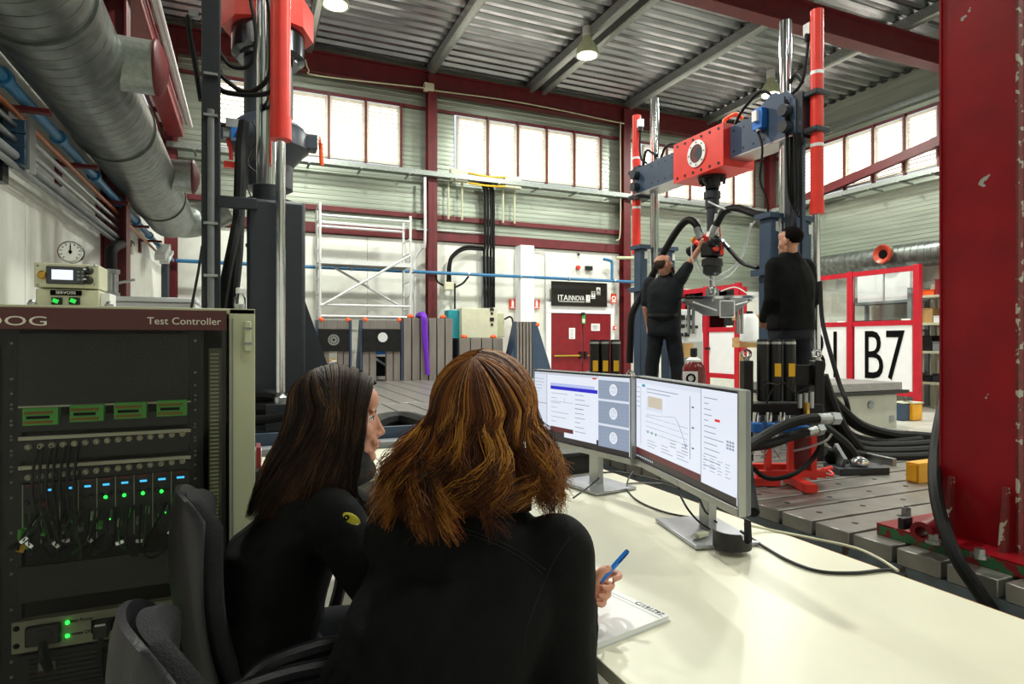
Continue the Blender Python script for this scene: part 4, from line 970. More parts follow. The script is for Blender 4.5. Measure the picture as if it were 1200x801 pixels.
# shelving
BIN = [CREAM, GREY, BLACK, WOOD, NAVY, GREY_L, ORANGE, PAPER]
def shelf_unit(name, label, x, y0, y1, levels, depth, m, group=None):
    t = thing(name, label, 'shelving', (x+depth/2, (y0+y1)/2, 0), group)
    for xx in (x, x+depth):
        for yy in (y0, y1): B().bb((xx-.03, yy-.04, 0), (xx+.03, yy+.04, levels[-1]+.25)).build('upright', m, t)
    for z in levels: B().bb((x-.03, y0-.02, z-.05), (x+depth+.03, y1+.02, z)).build('shelf_board', m, t)
    return t
rng = random.Random(3)
def fill(x, y0, y1, z, depth, specs):
    """small boxes side by side on a shelf"""
    y = y1
    for w, h, m, name, label, cat in specs:
        c = V((x + depth*.45, y - w/2, z + h/2))
        o = thing(name, label, cat, (c.x, c.y, z))
        B().box(c, (depth*.7, w*.92, h)).build('body', m, o, bev=.008)
        B().box(c + V((0, 0, h/2+.008)), (depth*.74, w*.97, .016)).build('lid', m, o)
        y -= w
q0, q1 = at_x(1072, 400, 12.9), at_x(1002, 400, 12.9)
lv = [at_x(1040, 378, 12.9).z - .35, at_x(1040, 353, 12.9).z]
shelf_unit('steel_shelving', 'grey steel shelving with white cartons behind the B7 panel', 12.75, q0.y, q1.y, [.7, 1.62, lv[1]], .55, GREY)
fill(12.75, q0.y, q1.y, lv[1], .55, [(.1, .1, GREY, 'small_bin', 'small grey bin at left end of top shelf behind fence', 'bin'), (.66, .62, PAPER, 'white_carton', 'large white carton on top shelf, left of the pair', 'carton'), (.6, .62, PAPER, 'white_carton', 'large white carton on top shelf, right of the pair', 'carton')])
fill(12.75, q0.y, q1.y, 1.62, .55, [(.9, .2, NAVY_D, 'dark_crate', 'long dark crate on lower shelf behind the B7 fence', 'crate')])
B().beam((12.72, q0.y+.25, 2.05), (12.72, q0.y+.75, 1.6), .04, .04)
p0, p1 = at_x(1112, 400, 13.0), at_x(1079, 400, 13.0)
lz = [at_x(1095, y, 13.0).z for y in (473+22, 447, 411, 378, 346)]
shelf_unit('storage_shelving', 'beige storage shelving with bins between fence post and red column', 12.8, p0.y-.6, p1.y-.08, lz[1:], .5, CREAM)
R4 = 'between fence and red column'
rows = [(lz[1], [(.2, .12, BLACK, 'dark_bin', 'flat black bin on bottom shelf ' + R4, 'bin'), (.25, .16, NAVY_D, 'dark_bin', 'dark navy bin on bottom shelf ' + R4, 'bin'), (.3, .12, CREAM, 'dark_bin', 'cream tray on bottom shelf ' + R4, 'bin')]),
        (lz[2], [(.2, .3, BLACK, 'dark_bin', 'tall black bin on second shelf ' + R4, 'bin'), (.3, .18, GREY, 'grey_bin', 'grey bin on second shelf ' + R4, 'bin'), (.3, .36, GREY_L, 'grey_bin', 'tall pale bin on second shelf ' + R4, 'bin')]),
        (lz[3], [(.22, .28, WOOD, 'carton', 'brown carton on third shelf ' + R4, 'carton'), (.2, .12, PAPER, 'carton', 'white carton on third shelf ' + R4, 'carton'), (.35, .3, BLUEP, 'blue_bin', 'blue bin on third shelf ' + R4, 'bin')]),
        (lz[4], [(.25, .1, ORANGE, 'orange_bin', 'shallow orange bin on top shelf ' + R4, 'bin'), (.22, .3, RED, 'red_bin', 'red bin on top shelf ' + R4, 'bin'), (.35, .36, GREY_L, 'grey_bin', 'large grey bin on top shelf ' + R4, 'bin')])]
for z, sp in rows: fill(12.8, p0.y-.5, p1.y-.12, z, .5, sp)
t = thing('cage_top_rail', 'red top rail of the far fence right of the B7 panel', 'safety fence', at_x(1095, 330, 12.6)); B().bb((12.5, y0-1.2, at_x(1095, 325, 12.6).z-.1), (12.58, y0-.15, at_x(1095, 325, 12.6).z+.12)).build('fence_rail', RED_C, t); B().bb((12.5, y0-.25, 0), (12.58, y0-.15, at_x(1095, 325, 12.6).z+.1)).build('fence_post', RED_C, t)
hose('dark green pipe on wall above the far shelves', [(13.35, y0-1.5, 2.92), (13.35, y0+.2, 2.92)], .05, mat('dark_pipe', '#27323a', .5), name='wall_pipe', cat='pipe')
q = at_z(1055, 497, 0)
for k, (dx, m, lab) in enumerate(((0, NAVY, 'navy tub on the floor under the fence'), (.35, YELLOW, 'yellow tub on the floor under the fence'))):
    c = at_z(1058+k*11, 484, .12); t = thing('floor_tub', lab, 'tub', (c.x, c.y, 0)); B().bb((c.x-.12, c.y-.1, 0.005), (c.x+.12, c.y+.1, .3)).build('tub_body', m, t, bev=.02); B().bb((c.x-.13, c.y-.11, .3), (c.x+.13, c.y+.11, .32)).build('tub_lid', CREAM, t)
# crates behind the near post (right of the portal panel)
q = at_d(880, 395, 9.0)
t = thing('wooden_bench', 'wooden bench with brown slats behind the portal near post', 'bench', (q.x, q.y, 0))
for k, py in enumerate((372, 398, 404)): B().box(at_d(879, py, 9.0), (.42, .3, .07), Rz).build('slat', WOOD, t)
for s in (-.18, .18): B().box(V((q.x+s, q.y, .6)), (.05, .05, 1.2), Rz).build('leg', WOOD, t)
q = at_d(878, 384, 8.8); t = thing('white_drum', 'white plastic drum leaning on the wooden bench', 'drum', q); B().lathe([(.1, -.2), (.13, -.18), (.13, .12), (.08, .2)], q, n=18).build('drum_body', WHITE_P, t); B().lathe([(.05, .2), (.05, .24)], q, n=14).build('drum_cap', BLACK, t)

# ================================================================ BEIGE VIBRATION TABLE
c1 = at_z(1051, 504, 0)
t = thing('vibration_table', 'beige machine table with grey bolted top beside the hoses', 'machine', (c1.x-.5, c1.y+.3, 0))
xa, xb, yy = at_y(940, 500, c1.y).x, c1.x, c1.y
B().bb((xa, yy, .02), (xb, yy+.9, .56)).build('cabinet_body', mat('table_body_grey', '#a9a89c', .5, var=.05), t, bev=.01)
B().bb((xa-.02, yy-.06, .57), (xb+.2, yy+1.0, .62)).build('black_skirt', BLACK, t)
B().bb((xa-.02, yy-.05, .625), (xb+.05, yy+1.0, .74)).build('table_top', mat('table_top_grey', '#8d8b8a', .4, .3), t, bev=.005)
h = B()
for k in range(7): q = V((xa+.1+k*.2, yy-.052, .68)); h.cyl(q, q + V((0, .01, 0)), .018, n=8)
h.build('bolt', STEEL, t, kind='stuff')
B().box((xa+.35, yy+.3, .78), (.55, .4, .09)).build('fixture_plate', NAVY_D, t, bev=.005)
q = at_y(1020.5, 474, yy-.01); B().lathe([(.06, 0), (.06, .01), (.035, .015)], q, (0, -1, 0), 18).build('round_vent', GREY, t); B().box(at_y(1045, 490, yy-.005), (.1, .01, .09)).build('rating_plate', GREY, t)
# ================================================================ ON THE NEAR BED
ZB = .6
def accumulator_stack(base, n, xs, label, full=True, eyes=True):
    """servo manifold: black accumulators with yellow labels between two black posts"""
    bx, by = base
    t = thing('hydraulic_manifold', label, 'manifold', (bx, by, ZB))
    u = V((.918, -.397, 0)); w = V((.397, .918, 0))
    P = lambda a, b, z: V((bx, by, z)) + u*a + w*b
    R = rotz(-YAW)
    for i, a in enumerate(xs):
        c = B().lathe([(.03, 0), (.033, .01), (.033, .31), (.03, .335)], P(a, 0, 1.03), n=20).build('accumulator', BLACK, t)
        B().lathe([(.034, .308), (.0345, .312), (.0335, .322)], P(a, 0, 1.03), n=20).build('cap_ring', STEEL, c)
        if i > 0 or not full: B().box(P(a + (.0 if i else .0), -.034, 1.2 if full else 1.195), (.034, .003, .07), R).build('warning_label', YLABEL, c)
    if full:
        for a in (-.19, .19): B().box(P(a, .0, .98), (.05, .07, .54), R).build('manifold_post', BLACK_M, t, bev=.004)
        B().box(P(.12, .03, 1.17), (.13, .06, .11), R).build('manifold_plate', BLACK_M, t)
        B().box(P(0, .02, .99), (.4, .14, .06), R).build('manifold_block', BLACK_M, t, bev=.004)
        for i, a in enumerate((-.17, -.1, -.03)):
            v = B().box(P(a, -.07, .9), (.05, .07, .055), R).build('servo_valve', BLUEV, t, bev=.008)
            B().cyl(P(a, -.07, .92), P(a, -.07, .98), .018, n=12).build('valve_cap', CHROME, v); B().cyl(P(a, -.07, .82), P(a, -.07, .87), .014, n=10).build('valve_stem', STEEL, v)
            for s in (-1, 1): B().tube([P(a+s*.012, -.08, .83), P(a+s*.02, -.1, .78), P(a+s*.05, -.09, .74)], .004, 5, sm=3).build('thin_tube', STEEL, v)
        B().box(P(.06, -.05, .88), (.12, .08, .06), R).build('blue_block', BLUEV, t, bev=.006)
        for a in (.07, .1, .13): B().cyl(P(a, -.06, 1.0), P(a, -.06, 1.06+a*.2), .014, n=10).build('test_point', STEEL, t)
        B().cyl(P(.1, -.07, .97), P(.1, -.07, 1.03), .016, n=10).build('brass_plug', mat('brass', '#b58d46', .3, .9), t)
        for a, b in ((-.11, -.08), (.0, -.1), (.12, -.1), (-.04, .08), (.14, .08)): B().box(P(a, b, .75), (.028, .028, .24), R).build('red_leg', RED_B, t)
        for b in (-.1, .08): B().box(P(.0, b, .66), (.36, .035, .035), R).build('red_crossbar', RED_B, t)
        B().box(P(.02, -.16, .625), (.06, .26, .04), R).build('red_foot', RED_B, t); B().box(P(-.15, -.12, .625), (.16, .05, .04), R).build('red_foot', RED_B, t); B().box(P(.1, .0, .74), (.1, .05, .2), R).build('red_plate', RED_D, t)
        for pts in ([(-.1, -.04, 1.02), (-.07, -.05, 1.1), (-.0, -.04, 1.13), (.05, -.05, 1.08), (.14, -.05, 1.12)], [(-.13, -.05, 1.1), (-.1, -.06, 1.13), (-.04, -.05, 1.12)]):
            B().tube([P(*q) for q in pts], .005, 5, sm=5).build('sense_wire', BLACK, t)
    else:
        for a in (-.14, .15): B().box(P(a, 0, .83 if False else .85), (.1, .12, .5), R).build('manifold_block', BLACK_M, t, bev=.006)
        B().box(P(0, 0, .82), (.2, .1, .43), R).build('manifold_block', BLACK_M, t)
    for a in ((-.19, .19) if full else (-.14, .14)):
        z = 1.25 if full else 1.1
        B().cyl(P(a, 0, z), P(a, 0, z+.02), .016, n=10).build('eye_collar', STEEL, t)
        B().tube([P(a+.022*math.cos(k*PI/6), 0, z+.035+.022*math.sin(k*PI/6)) for k in range(13)], .008, 8, cap=False).build('lifting_eye', CHROME, t)
    return t
p = at_d(916, 560, 3.3); accumulator_stack((p.x, p.y), 3, (-.115, -.05, .02) if False else (-.1, -.035, .04), 'hydraulic manifold on red legs with blue servo valves and three accumulators')
p = at_d(714, 560, 4.0); accumulator_stack((p.x, p.y), 3, (-.115+.02, -.03, .04), 'black accumulator manifold rising behind the left monitor, two yellow labels', False)
# dark red gas bottle
p = at_d(813, 470, 4.6)
t = thing('gas_bottle', 'dark red gas bottle with white label behind the monitors', 'gas bottle', (p.x, p.y, ZB))
B().lathe([(.07, 0), (.085, .02), (.087, .5), (.08, .56), (.055, .6), (.03, .625)], (p.x, p.y, ZB), n=28).build('bottle_body', MAROON, t); B().lathe([(.055, .6), (.058, .615), (.03, .635)], (p.x, p.y, ZB), n=24).build('shoulder_ring', PAPER, t)
B().lathe([(.02, .62), (.02, .64), (.026, .645), (.026, .7), (.02, .705)], (p.x, p.y, ZB), n=16).build('valve_cap', BLACK, t)
lb = at_d(809, 443, 4.5); B().box(lb, (.11, .006, .1), rotz(-YAW)).build('white_label', PAPER, t); B().ring(lb + V((.0, -.006, 0)), lb + V((-.002, -.01, 0)), .035, .022, 18).build('label_mark', INK, t)
# hoses around the manifold
hz = [('large black hose arching from behind monitor to manifold fitting', [at_d(862, 530, 2.75), at_d(888, 515, 2.9), at_d(915, 500, 3.0), at_d(945, 491, 3.05), at_d(976, 490, 3.1)], .025, (1,)),
      ('second black hose running below the arching one to manifold', [at_d(866, 524, 2.9), at_d(900, 520, 3.0), at_d(930, 510, 3.1), at_d(958, 503, 3.2)], .024, (1,)),
      ('black hose hanging down at the right edge of monitor', [at_d(872, 520, 2.9), at_d(874, 545, 2.7), at_d(878, 575, 2.6), at_d(882, 600, 2.5)], .028, ()),
      ('slim black cable looping over the red manifold feet', [at_d(878, 545, 3.1), at_d(900, 560, 3.05), at_d(928, 556, 3.05), at_d(950, 540, 3.1), at_d(962, 522, 3.1)], .012, ())]
for lab, pts, r, tip in hz: hose(lab, pts, r, tip=tip)
bund = [([(962, 455), (985, 480), (1010, 500), (1045, 510), (1075, 512), (1110, 515)], 4.3, .042, 'topmost'),
        ([(964, 470), (980, 495), (1000, 512), (1030, 519), (1060, 518), (1080, 516)], 4.25, .034, 'second'),
        ([(966, 485), (985, 508), (1010, 522), (1050, 524), (1110, 520)], 4.15, .04, 'third'),
        ([(968, 500), (985, 518), (1015, 530), (1060, 531), (1110, 528)], 4.0, .042, 'fourth'),
        ([(975, 515), (990, 528), (1020, 536), (1065, 537), (1112, 534)], 3.9, .036, 'lowest'),
        ([(962, 440), (972, 470), (985, 500), (1000, 520), (1012, 535)], 4.0, .045, 'steepest'),
        ([(958, 500), (975, 512), (990, 525), (1000, 540)], 3.8, .05, 'shortest and fattest'),
        ([(964, 530), (975, 535), (985, 542), (990, 552)], 3.6, .045, 'nearest short')]
for pts, d, r, lab in bund: hose(lab + ' black hose of the bundle crossing floor to red column', [at_d(x, y, d) for x, y in pts], r)
for k, (x, y) in enumerate(((1024, 483 + 20), (1084, 516))): pass
hose('thin black cable hanging from portal down past the B1 panel', [at_d(961, 330, 4.9), at_d(963, 370, 4.8), at_d(968, 395, 4.7), at_d(975, 420, 4.6), at_d(984, 450, 4.5), at_d(992, 470, 4.4), at_d(996, 490, 4.4)], .016, name='hanging_cable', cat='cable')
hose('steel braided pipe loop at the manifold fitting', [at_d(975, 508, 3.1), at_d(968, 516, 3.1), at_d(950, 523, 3.1), at_d(930, 528, 3.1)], .006, STEEL, name='braided_hose')
# small fixture with chrome cap and red shackle
p = at_z(1003, 549, .62)
t = thing('bolted_fixture', 'small dark fixture plate with shiny chrome cap on bed', 'fixture', (p.x, p.y, ZB))
B().box((p.x, p.y, .62), (.3, .16, .04), rotz(-.3)).build('base_plate', NAVY_D, t, bev=.004); B().ball((p.x, p.y-.02, .66), (.05, .05, .035), 18, 10).build('chrome_cap', CHROME, t); B().beam((p.x-.1, p.y-.0, .65), (p.x-.05, p.y+.1, .72), .02, .09).build('bracket', STEEL, t)
p2 = at_z(968, 552, .63)
t = thing('red_shackle', 'small red ring shackle lying beside the fixture', 'shackle', (p2.x, p2.y, ZB))
B().tube([(p2.x+.035*math.cos(k*PI/8), p2.y+.035*math.sin(k*PI/8), .625+.01*math.sin(k*PI/8)) for k in range(17)], .007, 8, cap=False).build('ring', RED_B, t); B().cyl((p2.x+.01, p2.y+.03, .63), (p2.x+.07, p2.y+.02, .64), .013, n=10).build('pin', RED_B, t)
p = at_z(1000, 533, .61); q = at_z(1060, 546, .61)
tag(B().beam(p + V((0, .06, .01)), q + V((0, .06, .01)), .03, .05).build('steel_bar', STEEL, bev=.002), 'polished steel bar lying across the bed before hose bundle', 'bar')
# yellow block
p = at_z(1062, 569, ZB)
t = thing('yellow_beam', 'yellow painted box beam lying on the bed behind red column', 'beam', (p.x+.4, p.y, ZB))
p.x += .1; B().bb((p.x, p.y, ZB), (p.x+1.1, p.y+.07, ZB+.108)).build('beam_tube', YELLOW, t, bev=.004); B().bb((p.x-.006, p.y+.01, ZB+.012), (p.x, p.y+.06, ZB+.096)).build('end_plate', YELLOW, t)
p = at_z(1062, 603, ZB)
t = thing('hex_nut', 'loose steel nut standing on near bed plank', 'nut', (p.x, p.y, ZB)); B().cyl((p.x, p.y, ZB), (p.x, p.y, ZB+.035), .02, n=6).build('nut_body', STEEL, t); B().cyl((p.x, p.y, ZB+.035), (p.x, p.y, ZB+.036), .011, n=12).build('nut_bore', INK, t)
# ================================================================ BIG RED COLUMN
XQ, YQ0, YQ1 = 2.36, 1.2, 1.445
t = thing('portal_column', 'massive chipped red steel column bolted on the bed, right edge', 'column', (XQ+.15, 1.32, ZB))
B().bb((XQ, YQ0, ZB+.04), (XQ+.022, YQ1, 4.6)).build('flange', COLRED, t, bev=.002)
B().bb((XQ+.3, YQ0, ZB+.04), (XQ+.322, YQ1, 4.6)).build('flange', COLRED, t, bev=.002)
B().bb((XQ+.022, 1.315, ZB+.04), (XQ+.3, 1.33, 4.6)).build('web', COLRED, t)
B().bb((XQ-.003, YQ0-.004, ZB+.04), (XQ+.026, YQ0+.004, 4.6)).build('worn_edge', RUSTG, t)
B().bb((XQ-.006, YQ1-.003, ZB+.04), (XQ+.02, YQ1+.003, 4.6)).build('worn_edge', COLRED, t)
B().bb((XQ-.11, .9, ZB), (XQ+.6, 1.62, ZB+.04)).build('base_plate', GREENP, t, bev=.003)
B().bb((XQ-.11, .9, ZB+.0402), (XQ+.6, 1.62, ZB+.046)).build('base_top', COLRED, t)
for y in (1.225, 1.40):
    B().prism([(XQ-.005, y-.006, ZB+.04), (XQ-.05, y-.006, ZB+.04), (XQ-.022, y-.006, ZB+.26), (XQ-.005, y-.006, ZB+.26)], (0, .014, 0)).build('stiffener', RUSTG, t)
for (px, py) in ((1094, 636), (1148, 653)):
    q = at_z(px, py, ZB+.05); B().cyl(q, q + V((0, 0, .012)), .026, n=20).build('washer', STEEL, t); B().cyl(q + V((0, 0, .012)), q + V((0, 0, .03)), .016, n=6).build('bolt_head', STEEL, t)
q = at_z(1086, 622, ZB+.08)
B().ring(q + V((-.03, 0, 0)), q + V((.09, .03, 0)), .036, .02, 20).build('pipe_lug', RED, t); B().box(q + V((-.04, .05, .02)), (.05, .02, .04)).build('lug_handle', BLACK, t)
hose('thick black hose hanging in front of red column down to floor', [at_d(1110, 452, 2.75), at_d(1102, 490, 2.5), at_d(1096, 530, 2.35), at_d(1096, 570, 2.2), at_d(1104, 610, 2.1), at_d(1122, 655, 2.0), at_d(1145, 690, 1.95), at_d(1172, 730, 1.9)], .0215)
# ================================================================ DESK
DZ_ = .74; DX0, DX1, DY0, DY1 = .62, 1.565, .1, 3.5
t = thing('work_desk', 'long cream laminate desk with plywood edge in the foreground', 'desk', (1.1, 1.8, 0))
B().bb((DX0, DY0, DZ_-.03), (DX1, DY1, DZ_)).build('desk_top', DESKM, t, bev=.002)
B().bb((DX1+.0005, DY0, DZ_-.03), (DX1+.004, DY1, DZ_-.001)).build('edge_strip', EDGE, t)
for x in (DX0+.3, DX1-.06):
    for y in (DY0+.06, DY1-.06): B().bb((x-.03, y-.03, 0), (x+.03, y+.03, DZ_-.03)).build('leg', GREY, t)
t = thing('side_desk', 'second cream desk beyond the women, against test bed', 'desk', (.35, 3.2, 0))
B().bb((.06, 2.83, DZ_-.03), (DX0-.005, 3.5, DZ_)).build('desk_top', DESKM, t, bev=.002)
for x in (.12, .5):
    for y in (2.9, 3.44): B().bb((x-.03, y-.03, 0), (x+.03, y+.03, DZ_-.03)).build('leg', GREY, t)
t = thing('cable_trough', 'grey steel cable trough along the far edge of desks', 'trough', (.5, 3.58, .7))
B().bb((-.6, 3.52, .66), (1.5, 3.64, .775)).build('trough_body', GREY, t, bev=.004); B().bb((-.6, 3.66, .6), (1.5, 3.69, .84)).build('back_rail', NAVY, t); 
for x in (-.4, 1.3): B().bb((x-.03, 3.55, 0), (x+.03, 3.61, .66)).build('leg', GREY, t)
q = at_z(303, 545, DZ_)
t = thing('binder', 'thin red and white binder standing at the end of far desk', 'binder', q); B().box(q + V((0, 0, .05)), (.02, .15, .1)).build('cover', RED, t); B().box(q + V((.012, 0, .05)), (.004, .1, .06)).build('spine_label', PAPER, t)
q = at_z(462, 560, DZ_); t = thing('blue_cup', 'small blue plastic cup on far desk between the women', 'cup', q); B().lathe([(.03, 0), (.036, .06), (.033, .06), (.028, .004)], q, n=20).build('cup_body', mat('royal_blue', '#2420c8', .4), t); B().lathe([(.0365, .05), (.038, .062), (.035, .062)], q, n=20).build('rim', BLUEV, t)
# black speaker box behind the left monitor
q = at_d(672, 560, 2.9); q.z = DZ_
t = thing('black_box', 'low black device box behind the left monitor', 'device', q); B().box(q + V((0, 0, .05)), (.22, .16, .1), rotz(.1)).build('housing', BLACK, t, bev=.006); B().box(q + V((0, -.083, .05)), (.16, .004, .06), rotz(.1)).build('grille', BLACK_M, t)
# ---- monitors
SCR_BG = screen_mat('screen_white', '#e4eaf6', 1.0)
SCM = {k: screen_mat('screen_' + k, c) for k, c in dict(blue='#1a14c8', lblue='#b9c4f0', slate='#8f9db4', slate2='#a3afc4', white='#f4f6fb', maroon='#5a1420', dark='#20141c', grey='#c9cfdb', line='#7f8aa2', text='#3a4460', red='#e02020', green='#2c8f5a', teal='#29a3b8', tan='#cfc4b0', pale='#dde4f2').items()}
MH, MW = .33, .655
def monitor(label, pl, pr, rects, circles, lines):
    """pl / pr: lower left / lower right corner of the panel front as seen from the women"""
    pl, pr = V(pl), V(pr); u = (pr-pl).normalized(); n = V((-u.y, u.x, 0)); W_ = (pr-pl).length      # n points away from the viewer
    if n.x < 0: n = -n
    c = (pl+pr)/2
    t = thing('monitor', label, 'monitor', V((c.x, c.y, DZ_)) + n*.13)
    R = Matrix((u, n, V((0, 0, 1)))).transposed()
    def Q(a, b, z): return pl + u*(a*W_) + n*b + V((0, 0, z))
    B().box(Q(.5, .022, MH/2), (W_, .03, MH), R).build('back_shell', GREY, t, bev=.006)
    B().box(Q(.5, .004, MH/2+.01), (W_-.004, .008, MH-.026), R).build('bezel', BLACK, t, bev=.001)
    B().box(Q(.5, .001, .011), (W_, .014, .022), R).build('chin', mat('silver_plastic', '#a9aaa8', .35, .5), t, bev=.002)
    for s in (0, 1): B().box(Q(s, .008, MH/2), (.006, .02, MH), R).build('side_trim', mat('silver_plastic', '#a9aaa8'), t)
    B().cyl(Q(.5, -.0065, .011), Q(.5, -.0075, .011), .005, n=14).build('badge', STEEL, t)
    x0, z0, sw, sh = .008/W_, .027, 1-.016/W_, MH-.037
    s = B().box(Q(.5, -.001, z0+sh/2), (W_*sw, .002, sh), R).build('screen', SCR_BG, t)
    def rect(a0, b0, a1, b1, lay): return Q(x0+sw*(a0+a1)/2, -.002-.00025*lay, z0+sh*(1-(b0+b1)/2)), (W_*sw*(a1-a0), .0004, sh*(b1-b0))
    by = {}
    for (a0, b0, a1, b1, k, lay) in rects: by.setdefault((k, lay), B()).box(*rect(a0, b0, a1, b1, lay), R)
    for (k, lay), b in by.items(): b.build('screen_area', SCM[k], s)
    for (a, b_, r, k) in circles: B().cyl(Q(x0+sw*a, -.003, z0+sh*(1-b_)), Q(x0+sw*a, -.0035, z0+sh*(1-b_)), r, n=24).build('screen_icon', SCM[k], s)
    lb = B()
    for pts in lines: lb.tube([Q(x0+sw*a, -.0032, z0+sh*(1-b_)) for a, b_ in pts], (.0008), 4)
    if lb.v: lb.build('screen_lines', SCM['line'], s, kind='stuff')
    # stand
    B().box(Q(.5, .10, -.02), (.06, .03, .3), R).build('stand_column', mat('silver_plastic', '#a9aaa8'), t, bev=.003)
    B().box(Q(.5, .06, .12), (.1, .06, .1), R).build('stand_head', BLACK, t)
    bq = Q(.5, .09, 0); bq.z = DZ_ + .008
    B().box(bq, (.29, .21, .012), R).build('stand_base', mat('base_plate_metal', '#b9bbc4', .3, .6), t, bev=.003)
    return t, Q, R
rnd = random.Random(11)
L = [(0, 0, 1, .035, 'grey', 1), (0, .035, .155, .8, 'pale', 1), (.153, .035, .157, .86, 'line', 2), (0, .47, .155, .477, 'text', 2),
     (.2, .15, .68, .195, 'lblue', 2), (.2, .195, .68, .245, 'blue', 3), (.46, .245, .68, .9, 'white', 4), (.68, .195, .71, .245, 'blue', 3), (.2, .42, .46, .425, 'line', 2), (.36, .36, .362, .42, 'line', 2),
     (.2, .8, .46, .87, 'maroon', 2), (0, .87, .72, 1, 'dark', 3), (.36, .86, .7, .93, 'white', 4),
     (.72, 0, 1, .94, 'slate', 5), (.72, .30, 1, .33, 'pale', 6), (.72, .63, 1, .66, 'pale', 6), (.72, 0, 1, .05, 'pale', 6), (.72, .94, 1, 1, 'dark', 6), (.66, .03, .7, .05, 'red', 4)]
for k in range(9): a = .48; L.append((a, .29+k*.065, a+.03+rnd.random()*.13, .298+k*.065, 'text' if k == 3 else 'line', 5))
for k in range(7): L.append((.21, .3+k*.07, .21+.05+rnd.random()*.18, .306+k*.07, 'line', 4))
for k in range(6): L.append((.01, .1+k*.05, .01+.03+rnd.random()*.08, .106+k*.05, 'line', 3))
for j in range(3):
    for k in range(7): L.append((.722+k*.04, .06+j*.33, .7225+k*.04, .29+j*.32, 'slate2', 6))
    for k in range(4): L.append((.72, .09+j*.33+k*.05, 1, .092+j*.33+k*.05, 'slate2', 6))
cir = [(.86, .17, .023, 'white'), (.86, .48, .023, 'white'), (.86, .80, .023, 'white')]
ln = []
for b in (.17, .48, .80): ln += [[(.86+.018*math.cos(k*PI/6), b+.045*math.sin(k*PI/6)) for k in range(13)], [(.86, b-.04), (.86, b+.04)]]
D_ = 2.24
ml = at_d(626, 500, 2.82); ml.z = .895; mr = at_d(743.5, 500, 2.245); mr.z = .895
mr.y += .02
monitor('left monitor, white windows and a slate column with three round icons', ml, mr, L, cir, ln)
Rr = [(0, 0, 1, .05, 'pale', 1), (.08, .06, .12, .09, 'teal', 2), (.14, .1, .5, .108, 'line', 2), (.14, .14, .42, .148, 'line', 2), (.14, .2, .34, .36, 'pale', 2), (.16, .19, .33, .32, 'tan', 3),
      (0, .9, 1, 1, 'dark', 2), (0, .86, .72, .93, 'maroon', 3), (.62, .1, .625, .75, 'line', 2), (.725, 0, 1, .93, 'white', 4), (.722, 0, .726, .93, 'line', 5), (.84, .27, .88, .295, 'red', 6),
      (.63, .16, .71, .3, 'white', 3), (.63, .36, .71, .48, 'white', 3), (.63, .57, .71, .75, 'white', 3), (.06, .1, .063, .8, 'line', 2)]
for k in range(13): Rr.append((.75, .08+k*.055, .78+rnd.random()*.15, .087+k*.055, 'line', 5))
for k in range(5):
    for j in range(4): Rr.append((.74+j*.06, .66+k*.03, .76+j*.06+rnd.random()*.02, .665+k*.03, 'line', 5))
for k in range(9): Rr.append((.15+k % 3*.17, .72+k//3*.035, .22+k % 3*.17+rnd.random()*.06, .726+k//3*.035, 'line', 3))
for k in range(6): Rr.append((.42+(k % 2)*.12, .62+k//2*.035, .48+(k % 2)*.12, .626+k//2*.035, 'text', 3))
for k in range(3): Rr.append((.15+k*.05, .71-.1, .163+k*.05, .64, 'green', 3))
for k in range(3): Rr.append((.64, .2+k*.21, .66, .215+k*.21, 'text', 4))
for k in range(5): Rr.append((.01, .1+k*.06, .05, .107+k*.06, 'line', 2))
for j in range(3):
    for k in range(3): Rr.append((.93+j*.02, .44+k*.03, .945+j*.02, .46+k*.03, 'slate', 5))
for k in range(10): Rr.append((.01+k*.022, .955, .02+k*.022, .975, 'grey', 4))
ln = [[(.14, .42), (.3, .4), (.42, .37), (.47, .36), (.5, .4), (.54, .5), (.575, .6), (.585, .64)], [(.565, .62), (.585, .65), (.59, .6)]] + [[(.13, .44+k*.06), (.6, .44+k*.06)] for k in range(4)]
ml = at_d(745.5, 500, 2.275); ml.z = .895; mr = at_d(866, 500, 1.585); mr.z = .895
tm, Q, R = monitor('right monitor, nearer, with a curve plot and red mark on screen', ml, mr, Rr, [], ln)
# cable clip and connector on the near base
q = Q(.5, .03, 0); q = at_z(858, 640, DZ_+.016)
t = thing('cable_clip', 'black curved cable holder on right monitor base', 'cable holder', q)
cl = B(); n = 14; ang = [(-2.9 + 3.9*k/n) for k in range(n+1)]
for r in (1,):
    pr = []
    for k, a in enumerate(ang):
        h = .05 if k < n-2 else .075
        if n-6 <= k <= n-3: h = .02
        pr.append((q + V((.05*math.cos(a-.9), .05*math.sin(a-.9), 0)), h))
    vs = []; fs = []
    for p, h in pr:
        o = (p-q).normalized()*.004
        vs += [p, p+o, p+o+V((0, 0, h)), p+V((0, 0, h))]
    for k in range(len(pr)-1):
        for j in range(4): fs.append((k*4+j, k*4+(j+1) % 4, k*4+4+(j+1) % 4, k*4+4+j))
    fs += [(0, 1, 2, 3), tuple(len(vs)-4+j for j in (3, 2, 1, 0))]
    cl.add(vs, fs)
cl.build('clip_shell', BLACK, t); B().cyl(q, q + V((0, 0, .006)), .045, n=20).build('clip_foot', BLACK, t)
q = at_z(822, 626, DZ_+.024)
t = thing('cable_plug', 'beige plug lying on the right monitor base', 'plug', q); B().box(q, (.05, .02, .014), rotz(.2)).build('plug_body', CREAM, t, bev=.003); B().box(q + V((-.03, -.006, 0)), (.016, .014, .01), rotz(.2)).build('plug_tip', STEEL, t)
